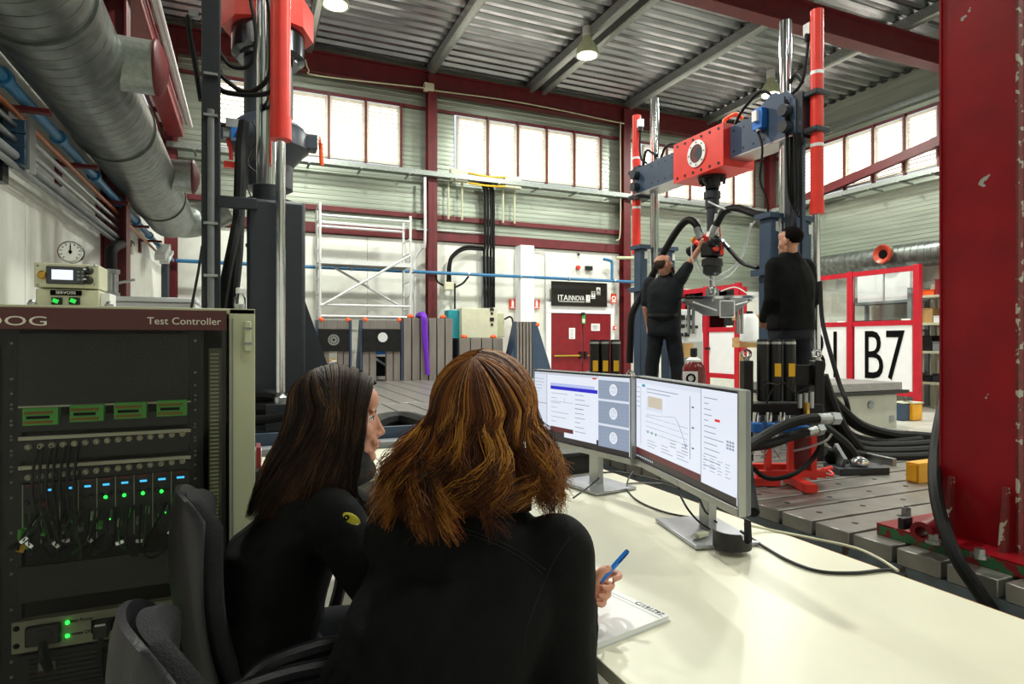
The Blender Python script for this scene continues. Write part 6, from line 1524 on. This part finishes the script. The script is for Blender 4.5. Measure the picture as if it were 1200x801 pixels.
def hair_mat(name, stops, rough=.5):
    m = bpy.data.materials.new(name); m.use_nodes = True; N = m.node_tree.nodes; L = m.node_tree.links; b = N['Principled BSDF']
    a = N.new('ShaderNodeAttribute'); a.attribute_name = 'tone'; rp = N.new('ShaderNodeValToRGB')
    e = rp.color_ramp.elements; e[0].position, e[0].color = stops[0][0], (*lin(stops[0][1]), 1); e[1].position, e[1].color = stops[-1][0], (*lin(stops[-1][1]), 1)
    for p, c in stops[1:-1]: q = e.new(p); q.color = (*lin(c), 1)
    nz = N.new('ShaderNodeTexNoise'); nz.inputs['Scale'].default_value = 14; tc = N.new('ShaderNodeTexCoord'); L.new(tc.outputs['Object'], nz.inputs['Vector'])
    ad = N.new('ShaderNodeMath'); ad.operation = 'MULTIPLY_ADD'; ad.inputs[1].default_value = .5; L.new(nz.outputs['Fac'], ad.inputs[0])
    sb = N.new('ShaderNodeMath'); sb.operation = 'SUBTRACT'; sb.inputs[1].default_value = .25; L.new(a.outputs['Fac'], sb.inputs[0]); L.new(sb.outputs[0], ad.inputs[2])
    L.new(ad.outputs[0], rp.inputs[0]); L.new(rp.outputs[0], b.inputs['Base Color']); b.inputs['Roughness'].default_value = rough; b.inputs['Specular IOR Level'].default_value = .22
    return m
AUBURN = hair_mat('auburn_hair', [(.15, '#1c0c06'), (.45, '#48230e'), (.7, '#7a4418'), (.95, '#b27c33')])
DARKBR = hair_mat('dark_brown_hair', [(.15, '#0d0807'), (.55, '#20140e'), (.8, '#3a2519'), (1., '#6a4a30')])
UP = V((0, 0, 1))
def dirs(f): f = V(f).normalized(); return f, f.cross(UP).normalized()
def seated(name, label, J, f0, f1, hd_f, hd_u, head, seedv, voxel=.0055, extra=None, lhand=None, rhand=None, hs=1.0):
    """seated woman in a black softshell jacket and dark trousers; J holds her joints in the room"""
    f0, r0 = dirs(f0); f1, r1 = dirs(f1); fm, rm = dirs(f0+f1)
    t = thing(name, label, 'person', (J['pelvis'][0], J['pelvis'][1], 0))
    def torso(b, g):
        eloft(b, [(V(J['pelvis'])-UP*.09, r0, f0, .165+g, .12+g), (J['pelvis'], r0, f0, .18+g, .135+g), (J['waist'], rm, fm, .165+g, .115+g), (J['chest'], r1, f1, .165+g, .115+g), (V(J['sh'])-UP*.03, r1, f1, .17+g, .09+g), (V(J['sh'])+UP*.03, r1, f1, .1+g, .06+g), (V(J['neck'])+UP*.0, r1, f1, .055+g*.5, .055+g*.5)])
    body = B(); torso(body, -.004)
    limb(body, [J['neck'], (V(J['neck'])+V(head))/2 - UP*.01, V(head) - UP*.05], [.054, .05, .05])
    r, f, u = head_geo(body, head, hd_f, hd_u, hs)
    for s in 'LR':
        limb(body, [J['sh'+s], J['el'+s], J['wr'+s]], [.046, .036, .024])
        limb(body, [J['hip'+s], J['kn'+s]], [.07, .052]); limb(body, [J['kn'+s], J['an'+s]], [.05, .034])
        limb(body, [J['an'+s], V(J['an'+s]) + f0*.16 - UP*.02], [.034, .028])
    if extra: extra(body)
    if lhand: hand_geo(body, *lhand)
    if rhand: hand_geo(body, *rhand)
    me = remesh(body, voxel, 3, name='body')
    put(me, 'body', SKIN, t); eyes(head, r, f, u, t, hs)
    top = B(); torso(top, .022)
    for s in 'LR':
        sh, el, wr = V(J['sh'+s]), V(J['el'+s]), V(J['wr'+s])
        limb(top, [sh, sh.lerp(el, .5), el], [.072, .064, .058]); limb(top, [el, el.lerp(wr, .5), el.lerp(wr, .93)], [.058, .046, .035])
    nk = V(J['neck']); d = (V(head) - nk).normalized()
    eloft(top, [(nk - d*.03, r1, f1, .085, .08), (nk + d*.035, r1, f1, .07, .068), (nk + d*.05, r1, f1, .066, .064)])
    put(remesh(top, .0085, 5, .006, 11, name='jacket'), 'jacket', CLOTH, t)
    pn = B(); eloft(pn, [(V(J['pelvis'])-UP*.1, r0, f0, .185, .14), (J['pelvis'], r0, f0, .192, .148), (V(J['waist'])-UP*.06, r0, f0, .17, .125)])
    for s in 'LR': limb(pn, [J['hip'+s], J['kn'+s]], [.088, .068]); limb(pn, [J['kn'+s], V(J['an'+s])+UP*.04], [.066, .055])
    put(remesh(pn, .012, 4, .005, 10, name='trousers'), 'trousers', TROUS, t)
    for s in 'LR':
        sh = B(); a = V(J['an'+s]); eloft(sh, [(V((a.x, a.y, .012)) + f0*q, r0, UP, w, .03+h) for q, w, h in ((-.06, .034, .02), (0, .04, .03), (.09, .046, .012), (.17, .034, 0))]); sh.v = [(v[0], v[1], max(.004, v[2]+.02)) for v in sh.v]
        sh.build('shoe', BLACK, t, sharp=60)
    return t, r, f, u
# ---- auburn haired woman, nearest
C = at_d
fA, rA = dirs((.64, .77, 0))
JA = dict(pelvis=(.17, .99, .55), waist=(.245, 1.0, .72), chest=(.335, 1.045, .87), sh=(.395, 1.09, .975), neck=(.405, 1.105, 1.055),
          shR=(.52, .99, .965), elR=(.487, .912, .715), wrR=tuple(C(683, 703, 1.29)), shL=(.275, 1.19, .965), elL=(.44, 1.41, .81), wrL=(.64, 1.44, .785),
          hipR=(.2, .90, .53), knR=(.56, .92, .53), anR=(.52, .93, .1), hipL=(.2, 1.08, .53), knL=(.56, 1.14, .53), anL=(.52, 1.15, .1))
headA = V((.438, 1.14, 1.195))
def penhand(b):
    w = C(683, 703, 1.29)
    eloft(b, [(w, V((.9, -.4, .3)), V((.3, .8, .4)), .021, .017), (C(693, 696, 1.33), V((.5, -.2, -.8)), V((.4, .9, 0)), .028, .014), (C(702, 687, 1.36), V((.5, -.2, -.8)), V((.4, .9, 0)), .036, .012)], 16)
    limb(b, [C(692, 693, 1.30), C(697, 680, 1.285), C(705, 669, 1.285), C(713, 665.5, 1.295)], [.0135, .0118, .0095, .0078], 10, 4)
    limb(b, [C(704, 680, 1.355), C(714, 673, 1.365), C(722.5, 671.5, 1.355), C(726, 675, 1.332), C(720.5, 678, 1.315)], [.0082, .008, .0076, .0072, .0066], 10, 4)
    limb(b, [C(702, 689, 1.35), C(711, 684.5, 1.35), C(717, 685, 1.328), C(714.5, 688.5, 1.3), C(707.5, 688, 1.285)], [.0078, .0076, .0073, .007, .0065], 10, 4)
    limb(b, [C(700, 698.5, 1.34), C(708, 695, 1.338), C(713, 695.5, 1.314), C(710, 699, 1.287), C(703, 698, 1.273)], [.0076, .0074, .0071, .0068, .0062], 10, 4)
    limb(b, [C(697, 707.5, 1.33), C(703.5, 705, 1.322), C(708, 705.5, 1.3), C(705, 708.5, 1.276), C(699, 707, 1.265)], [.007, .0067, .0064, .006, .0056], 10, 4)
tA, r_, f_, u_ = seated('person', 'woman with wavy auburn hair and black jacket, back to us, holding blue pen', JA, (.92, .38, 0), fA, (.66, .75, -.08), (0.05, .06, 1), headA, 1, .0031, penhand,
                        lhand=((.64, 1.44, .782), (.95, -.2, -.05), UP, 1), hs=1.0)
NAIL = mat('nail_pink', '#d9a595', .3)
for (x, y, d) in ((712, 664.2, 1.288), (719.5, 677.5, 1.3085), (706.8, 687.6, 1.2785), (702.4, 697.6, 1.2668)): B().ball(C(x, y, d), (.0042, .0025, .0036), 10, 8, rotz(-YAW)).build('fingernail', NAIL, tA)
# seams of the jacket back: yoke and armholes, raised stitching laid on the cloth
from mathutils.bvhtree import BVHTree
jk = [o for o in tA.children if o.name.startswith('jacket')][0]
bvh = BVHTree.FromPolygons([v.co + FR[jk] for v in jk.data.vertices], [tuple(p.vertices) for p in jk.data.polygons])
for px in ([(478, 606), (505, 611), (540, 618), (575, 630), (608, 646), (640, 668)], [(478, 610), (505, 615), (540, 623), (575, 635), (606, 651), (636, 672)], [(668, 628), (652, 652), (638, 680), (624, 715), (615, 745), (612, 768)]):
    pts = []
    for x, y in px:
        d = ray(x, y).normalized(); hit = bvh.ray_cast(EYE, d)
        if hit[0] is not None: pts.append(hit[0] + hit[1]*.0006)
    if len(pts) > 2:
        pp = []
        for q in spline(pts, 6):
            n_ = bvh.find_nearest(q); pp.append(n_[0] + n_[1]*.0004)
        sm_ = B().tube(pp, .0013, 6).build('seam', mat('seam_black', '#010102', .9), jk)
def flow_path(c, rg, cen, f, r, u, ax, fall, amax=47, keep=.62):
    """one strand: over the skull from the parting, then falling; fall(s, side point, outward, sign, alpha, clump, rng) -> point"""
    sg = 1 if c[1] < .5 else -1
    lay = .97 + .08*rg.random(); pts = []; KA = math.radians(-28)
    E = lambda d: cen + (f*(d.x*ax[0]) + r*(d.y*ax[1]) + u*(d.z*ax[2]))*lay
    if c[0] < .5:                                                   # back of the head: radiating from the crown
        ph = (c[0]*2)*PI/2*1.0 + rg.gauss(0, .05)                     # 0 straight back .. 90 deg sideways
        K = V((math.sin(KA), 0, math.cos(KA))); bk = V((-math.cos(KA), 0, math.sin(KA)))
        e = bk*math.cos(ph) + V((0, sg, 0))*math.sin(ph)
        t1 = math.atan2(K.z, -e.z) if e.z < -1e-3 else PI/2; t1 = min(t1, 1.55)
        t0 = rg.uniform(.02, .12) if rg.random() < .7 else rg.uniform(.1, t1*.8)
        for k in range(7): t = t0 + (t1-t0)*k/6; pts.append(E(K*math.cos(t) + e*math.sin(t)))
        al = -1.35*math.cos(ph)
    else:                                                           # top and sides: combed from the parting
        al = math.radians(-28 + (amax+28)*(c[0]*2-1)) + rg.gauss(0, .04); al = min(math.radians(amax), al)
        be = math.radians(88) + rg.gauss(0, .05); b0 = rg.uniform(.0, .75)*be if rg.random() < .35 else rg.uniform(0, .06)
        for k in range(7):
            t = k/6; b_ = b0 + (be-b0)*t; q = b_/be
            a = al*(1-keep*q**.8) if al > 0 else al*(1-.4*q)
            pts.append(E(V((math.sin(a), sg*math.sin(b_)*math.cos(a), math.cos(b_)*math.cos(a)))))
    p0 = pts[-1]; o = p0 - cen; o = (o - u*o.dot(u)); o = o.normalized() if o.length > .01 else -f
    n = 13
    for k in range(1, n+1): pts.append(fall(k/n, p0, o, sg, al, c, rg))
    return pts
def cover(parent, name, m, cen, f, r, u, ax, lo):
    """snug dark under-layer over the skull, open at the face"""
    b = B(); n, mm = 28, 16; vs = []; ok = []
    for i in range(mm+1):
        th = PI*i/mm*.62
        for k in range(n):
            a = 2*PI*k/n; y = math.sin(th)*math.cos(a)
            vs.append(cen + (f*y*ax[0] + r*math.sin(th)*math.sin(a)*ax[1] + u*math.cos(th)*ax[2])*.965); ok.append(y < .78 - .75*max(0, th-.85))
    fs = [(i*n+k, i*n+(k+1) % n, (i+1)*n+(k+1) % n, (i+1)*n+k) for i in range(mm) for k in range(n)]
    fs = [q for q in fs if all(ok[j] for j in q)]
    b.add(vs, fs); return b.build(name, m, parent, sharp=0)
def sst(x): x = max(0, min(1, x)); return x*x*(3-2*x)
fh, rh = dirs((.66, .75, 0)); AXA = (.122, .099, .108)
cA = headA - fh*.012 + UP*.028
def fallA(s, p0, o, sg, al, c, rg):
    L = (.165 + .05*c[2] - .02*max(0, math.sin(al)))*rg.lv; h = L*s
    fl = .056*sst(s*1.05)*(1 if al > -.6 else .55) + .012*math.sin(c[0]*55)*s
    ph = c[2]*6.3 + rg.gauss(0, .12); am = .027*sst(s*1.5)
    tang = o.cross(UP)
    w1 = math.sin(s*5.6 + ph)*am; w2 = math.sin(s*5.0 + ph*1.7 + 1)*am
    jit = .0022*s
    q = p0 - UP*h + V((-.03, .013, 0))*s + o*(fl + w2*.8) + tang*(w1*1.25 + .012*math.sin(c[0]*31)*s) + V((rg.gauss(0, jit), rg.gauss(0, jit), rg.gauss(0, jit)))
    if s > .7: q += (o*(.022 if c[2] > .4 else -.02) + tang*(.025*math.sin(c[0]*90)) + UP*.008)*((s-.7)/.3)**2
    return q
AUU = mat('auburn_under', '#2a1409', .6, var=.4, scale=30, stretch=(1, 1, .15))
cover(tA, 'hair_base', AUU, cA, fh, rh, UP, AXA, 0)
sh = B(); eloft(sh, [(cA - UP*h - fh*.045, rh, fh, a, d) for h, a, d in ((.0, .08, .05), (.06, .092, .05), (.11, .104, .052), (.16, .11, .05), (.185, .11, .045))], 32, 2)
sh.build('hair_under', AUU, tA, sharp=0)
hair_strands('hair', AUBURN, tA, 5000, lambda c, rg: flow_path(c, rg, cA, fh, rh, UP, AXA, fallA), .00115, clumps=120, seed=4)
# pen
p0, p1 = C(699, 686, 1.318), C(736, 644.5, 1.335)
tp = thing('ballpoint_pen', 'blue ballpoint pen held upright in the auburn woman\'s right hand', 'pen', p0)
BP = mat('pen_blue', '#1f86f2', .25); B().cyl(p0.lerp(p1, .12), p0.lerp(p1, .97), .0056, n=14).build('barrel', BP, tp); B().cyl(p0, p0.lerp(p1, .12), .001, .0045, n=12).build('tip', mat('pen_navy', '#17257a', .3), tp); B().cyl(p0.lerp(p1, .96), p1, .0052, .0042, n=12).build('end_plug', MATS['pen_navy'], tp)
dd = (p1-p0).normalized(); B().beam(p0.lerp(p1, .66) + basis(dd)[0]*.0078, p0.lerp(p1, .95) + basis(dd)[0]*.0078, .003, .0015).build('clip', MATS['pen_navy'], tp)
# ---- dark haired woman
f1, r1 = dirs((.99, -.1, 0))
JB = dict(pelvis=(.0, 1.66, .55), waist=(.055, 1.66, .72), chest=(.09, 1.655, .85), sh=(.15, 1.65, .945), neck=(.165, 1.648, 1.0),
          shR=(.18, 1.49, .935), elR=(.33, 1.40, .70), wrR=(.58, 1.50, .785), shL=(.17, 1.81, .935), elL=(.37, 1.88, .79), wrL=(.62, 1.80, .785),
          hipR=(.03, 1.57, .53), knR=(.45, 1.57, .53), anR=(.42, 1.57, .1), hipL=(.03, 1.75, .53), knL=(.45, 1.78, .53), anL=(.42, 1.78, .1))
headB = V((.222, 1.643, 1.152))
tB, rB, fB, uB = seated('person', 'woman with long straight dark hair in profile, black jacket with yellow patch', JB, (1, 0, 0), f1, (.985, -.08, -.07), (.12, 0, 1), headB, 2, .0042,
                        None, lhand=((.62, 1.80, .782), (.97, -.1, -.03), UP, 1), rhand=((.58, 1.50, .782), (.97, .1, -.03), UP, -1))
# scarf-like raised collar
nb = V(JB['neck']); cb = B()
for k in range(3): cb.tube([nb + V((.03, 0, .0+.028*k)) + V(((.095-.012*k)*math.cos(a), (.088-.012*k)*math.sin(a), .012*math.cos(a))) for a in [2*PI*i/24 for i in range(25)]], .026, 10, cap=False)
put(remesh(cb, .007, 4, .004, 16, name='collar'), 'collar', mat('black_fleece', '#08080a', .9, bump=.3, bscale=250), tB)
# sleeve patch
q = C(412, 607.5, 1.335); pa_ = B().ball(q, (.022, .004, .011), 16, 10, rotz(-.55) @ Matrix.Rotation(.45, 3, 'Y')).build('sleeve_patch', mat('patch_yellow', '#c9bb2e', .6), tB, label='yellow embroidered patch')
B().ring(q + V((-.011, -.003, .005)), q + V((-.0125, -.007, .005)), .006, .003, 14).build('patch_ring', INK, pa_); B().box(q + V((.006, -.005, -.007)), (.018, .003, .005), rotz(-.55) @ Matrix.Rotation(.45, 3, 'Y')).build('patch_white', WINK, pa_)
face_bits(headB, rB, fB, uB, tB, mat('brow_dark', '#1d120d', .8), mat('lip_rose', '#b4615c', .4))
face_bits(headA, r_, f_, u_, tA, mat('brow_auburn', '#4a2a16', .8), mat('lip_rose', '#b4615c', .4))
AXB = (.118, .093, .104)
cB = headB - fB*.012 + uB*.03
def bez(a, b, c, d, t): return a*(1-t)**3 + b*3*t*(1-t)**2 + c*3*t*t*(1-t) + d*t**3
def fallB(s, p0, o, sg, al, c, rg):
    back = sst((.35-al)/.9)                                        # 1 for hair from the back of the head
    y = sg                                                          # rB is the camera side (-Y)
    e_b = V((-.005 + .05*c[2], 1.655, .925 + .035*c[2])) + rB*sg*(.10*c[0] + .02)
    e_f = V((.205, 1.648, .90 + .05*c[2])) + rB*sg*(.115 + .03*c[0]) + V((.05*math.sin(c[0]*40), 0, 0))
    e = e_f.lerp(e_b, back) if back < .98 else e_b
    d1 = p0 - UP*.09 - V((.012, 0, 0))*back
    d2 = p0*.35 + e*.65 + UP*.03*back + rB*sg*.018 + V((-.012, 0, 0))*(1-back)
    q = bez(p0, d1, d2, e, s)
    jit = .0025*s
    wv = math.sin(s*7+c[2]*6.3)*.005*s
    q += V((rg.gauss(0, jit)+wv, rg.gauss(0, jit), rg.gauss(0, jit)))
    if s > .8 and back < .4: q += V((.05, -.01, .01))*((s-.8)/.2)*(c[2]-.2)
    return q
DKU = mat('dark_hair_under', '#120b09', .6, var=.4, scale=30, stretch=(1, 1, .15))
cover(tB, 'hair_base', DKU, cB, fB, rB, uB, AXB, 0)
sh = B(); eloft(sh, [(V(q), rB, V((1, 0, .3)), a, d) for q, a, d in ((cB - fB*.035, .082, .06), (cB + V((-.045, 0, -.06)), .085, .055), (cB + V((-.085, 0, -.12)), .085, .04), (V((.06, 1.655, 1.0)), .075, .02), (V((.02, 1.655, .965)), .06, .01))], 28, 2)
sh.build('hair_under', DKU, tB, sharp=0)
hair_strands('hair', DARKBR, tB, 3000, lambda c, rg: flow_path(c, rg, cB, fB, rB, uB, AXB, fallB, 54, .34), .0013, clumps=150, seed=9)
# ---- the two men on the bed
def standing(name, label, base, z0, f, J, headc, hf, hu, topm, sleeves, skin, vox=.011, hands=(), jacket_len=.0, fold=.008, hs=1.02):
    f, r = dirs(f); b0 = V(base)
    t = thing(name, label, 'person', (b0.x, b0.y, z0))
    def torso(b, g):
        eloft(b, [(V(J['pelvis'])-UP*.1, r, f, .16+g, .11+g), (J['pelvis'], r, f, .175+g, .125+g), (J['waist'], r, f, .17+g, .125+g), (J['chest'], r, f, .19+g, .125+g), (V(J['sh'])-UP*.03, r, f, .19+g, .1+g), (V(J['sh'])+UP*.035, r, f, .11+g, .07+g), (J['neck'], r, f, .06+g*.4, .06+g*.4)])
    body = B(); torso(body, -.01)
    limb(body, [J['neck'], V(headc) - UP*.06], [.06, .058]); rr, ff, uu = head_geo(body, headc, hf, hu, hs)
    for s in 'LR':
        limb(body, [J['sh'+s], J['el'+s]], [.05, .04]); limb(body, [J['el'+s], J['wr'+s]], [.043, .027])
        limb(body, [J['hip'+s], J['kn'+s]], [.075, .055]); limb(body, [J['kn'+s], J['an'+s]], [.052, .038])
    for h in hands: hand_geo(body, *h)
    put(remesh(body, vox*.62, 2, name='body'), 'body', skin, t); eyes(headc, rr, ff, uu, t, hs)
    top = B(); torso(top, .02) if not jacket_len else eloft(top, [(V(J['pelvis'])-UP*jacket_len, r, f, .2, .155), (J['waist'], r, f, .195, .15), (J['chest'], r, f, .2, .15), (V(J['sh'])-UP*.03, r, f, .19, .12), (V(J['sh'])+UP*.045, r, f, .13, .09), (V(J['neck'])+UP*.03, r, f, .075, .075)])
    for s in 'LR':
        sh, el, wr = V(J['sh'+s]), V(J['el'+s]), V(J['wr'+s])
        if sleeves == 'short': limb(top, [sh, sh.lerp(el, .8)], [.082, .066])
        else: limb(top, [sh, el], [.078, .062]); limb(top, [el, el.lerp(wr, .97)], [.062, .046])
    if not jacket_len: eloft(top, [(V(J['neck'])-UP*.03, r, f, .08, .075), (V(J['neck'])+UP*.03, r, f, .068, .066)])
    put(remesh(top, .013, 4, fold, 8, name='top'), 'jacket' if jacket_len else 'polo_shirt', topm, t)
    pn = B(); eloft(pn, [(V(J['pelvis'])-UP*.12, r, f, .185, .14), (J['pelvis'], r, f, .19, .142), (V(J['waist'])-UP*.02, r, f, .182, .138)])
    for s in 'LR': limb(pn, [J['hip'+s], J['kn'+s]], [.098, .08]); limb(pn, [J['kn'+s], V(J['an'+s])-UP*.03], [.08, .075])
    put(remesh(pn, .014, 4, .008, 9, name='trousers'), 'trousers', TROUS, t)
    if not jacket_len: B().ring(V(J['waist'])-UP*.06, V(J['waist'])-UP*.03, .185, .17, 28).build('belt', BLACK, t)
    for s in 'LR':
        sh = B(); a = V(J['an'+s]); eloft(sh, [(V((a.x, a.y, z0+.045)) + f*q, r, UP, w, h) for q, w, h in ((-.08, .036, .04), (0, .044, .045), (.1, .05, .03), (.18, .036, .022))]); sh.v = [(v[0], v[1], max(z0+.003, v[2])) for v in sh.v]
        sh.build('shoe', BLACK, t, sharp=60)
    return t, rr, ff, uu
def short_hair(parent, c, r, f, u, s, m, bald):
    """cropped hair: a close rough cap over the skull, open at the face (and crown)"""
    b = B(); n, mm = 40, 26; vs = []; ok = []
    for i in range(mm+1):
        th = PI*i/mm*.78
        for k in range(n):
            a = 2*PI*k/n; y, x, z = math.sin(th)*math.cos(a), math.sin(th)*math.sin(a), math.cos(th)
            g = 1.03 + .03*noise.noise(V((x*9, y*9, z*9))) + .02*noise.noise(V((x*25, y*25, z*25)))
            if z < 0: g *= 1 - .12*z*z
            vs.append(V(c) + (r*x*.075*g + f*(y*.096*g-.012) + u*(z*.083*g+.03))*s)
            line = -.95 if y < -.25 else (-.35 if y < .12 else .42 + .5*(y-.12))
            ok.append(z > line and (not bald or z < .52 + .12*math.sin(a*3)))
    fs = [q for q in [(i*n+k, i*n+(k+1) % n, (i+1)*n+(k+1) % n, (i+1)*n+k) for i in range(mm) for k in range(n)] if all(ok[j] for j in q)]
    return b.add(vs, fs).build('hair', m, parent, sharp=0)
f1m, r1m = dirs((.82, .57, 0)); b1 = V((4.38, 5.73, .6))
mid = V((4.385, 5.72, 2.03))
J1 = dict(pelvis=(4.38, 5.73, 1.55), waist=(4.38, 5.73, 1.7), chest=(4.385, 5.725, 1.9), sh=tuple(mid), neck=(4.40, 5.715, 2.12),
          shL=tuple(mid - r1m*.175), elL=tuple(mid - r1m*.22 - UP*.28 - f1m*.02), wrL=tuple(mid - r1m*.22 - UP*.49 + f1m*.06),
          shR=tuple(mid + r1m*.17 + UP*.03), elR=tuple(C(808, 309, 6.93)), wrR=tuple(C(820, 290, 6.8)),
          hipL=tuple(b1 - r1m*.09 + UP*.9), knL=tuple(b1 - r1m*.14 + UP*.48), anL=tuple(b1 - r1m*.17 + UP*.09), hipR=tuple(b1 + r1m*.09 + UP*.9), knR=tuple(b1 + r1m*.14 + UP*.48 + f1m*.05), anR=tuple(b1 + r1m*.18 + UP*.09))
h1 = V(C(777.5, 310, 6.93)); wr = V(J1['wrR']); dh = (V(J1['wrR'])-V(J1['elR'])).normalized()
t1, ra, fa, ua = standing('person', 'bearded man in black polo shirt reaching up to the portal actuator', b1, .6, f1m, J1, h1, (.88, -.1, .42), (-.4, 0, 1), CLOTH_T, 'short', SKIN_M,
                      hands=((wr, dh, V((-.4, -.9, .2)), 1, 1.05, .9), (J1['wrL'], (0.05, .03, -1), -r1m, -1, 1.05, .5)))
BROWNH = hair_mat('short_brown_hair', [(.1, '#2a1a12'), (.9, '#6a4a34')], .6)
short_hair(t1, h1, ra, fa, ua, 1.04, mat('short_brown', '#3b281d', .8, var=.35, scale=60), True)
def beard(cc, rg):
    th = rg.uniform(-1.4, 1.4); z = rg.uniform(-.115, -.055)
    p = h1 + (ra*math.sin(th)*.056 + fa*(.02+math.cos(th)*.07) + ua*z)*1.02
    return [p, p + (p-h1).normalized()*.006 - ua*.008, p + (p-h1).normalized()*.006 - ua*.018]
hair_strands('beard', BROWNH, t1, 420, beard, .0035, clumps=40, seed=8)
f2m, r2m = dirs((.1, .99, 0)); b2 = V((4.245, 3.83, .6)); mid = V((4.25, 3.84, 1.99))
J2 = dict(pelvis=(4.245, 3.83, 1.5), waist=(4.245, 3.83, 1.66), chest=(4.248, 3.835, 1.85), sh=tuple(mid), neck=(4.25, 3.845, 2.085),
          shL=tuple(mid - r2m*.165), elL=tuple(mid - r2m*.21 - UP*.28 - f2m*.02), wrL=tuple(mid - r2m*.13 - UP*.44 + f2m*.17), shR=tuple(mid + r2m*.165), elR=tuple(mid + r2m*.215 - UP*.28 - f2m*.03), wrR=tuple(mid + r2m*.17 - UP*.47 + f2m*.14),
          hipL=tuple(b2 - r2m*.09 + UP*.88), knL=tuple(b2 - r2m*.17 + UP*.47), anL=tuple(b2 - r2m*.22 + UP*.09), hipR=tuple(b2 + r2m*.09 + UP*.88), knR=tuple(b2 + r2m*.13 + UP*.47), anR=tuple(b2 + r2m*.16 + UP*.09))
h2 = V(C(926, 282, 5.18))
t2, ra, fa, ua = standing('person', 'man in black jacket standing with his back to us by near portal post', b2, .6, f2m, J2, h2, (-.1, .99, -.05), (0, 0, 1), CLOTH, 'long', SKIN_M,
                      hands=((J2['wrL'], (.7, .7, -.1), UP, 1, 1.05, .7), (J2['wrR'], (-.8, .5, -.2), UP, -1, 1.05, .7)), jacket_len=.05)
short_hair(t2, h2, ra, fa, ua, 1.05, mat('short_dark', '#0e0a08', .9, var=.4, scale=60, spec=.1), False)
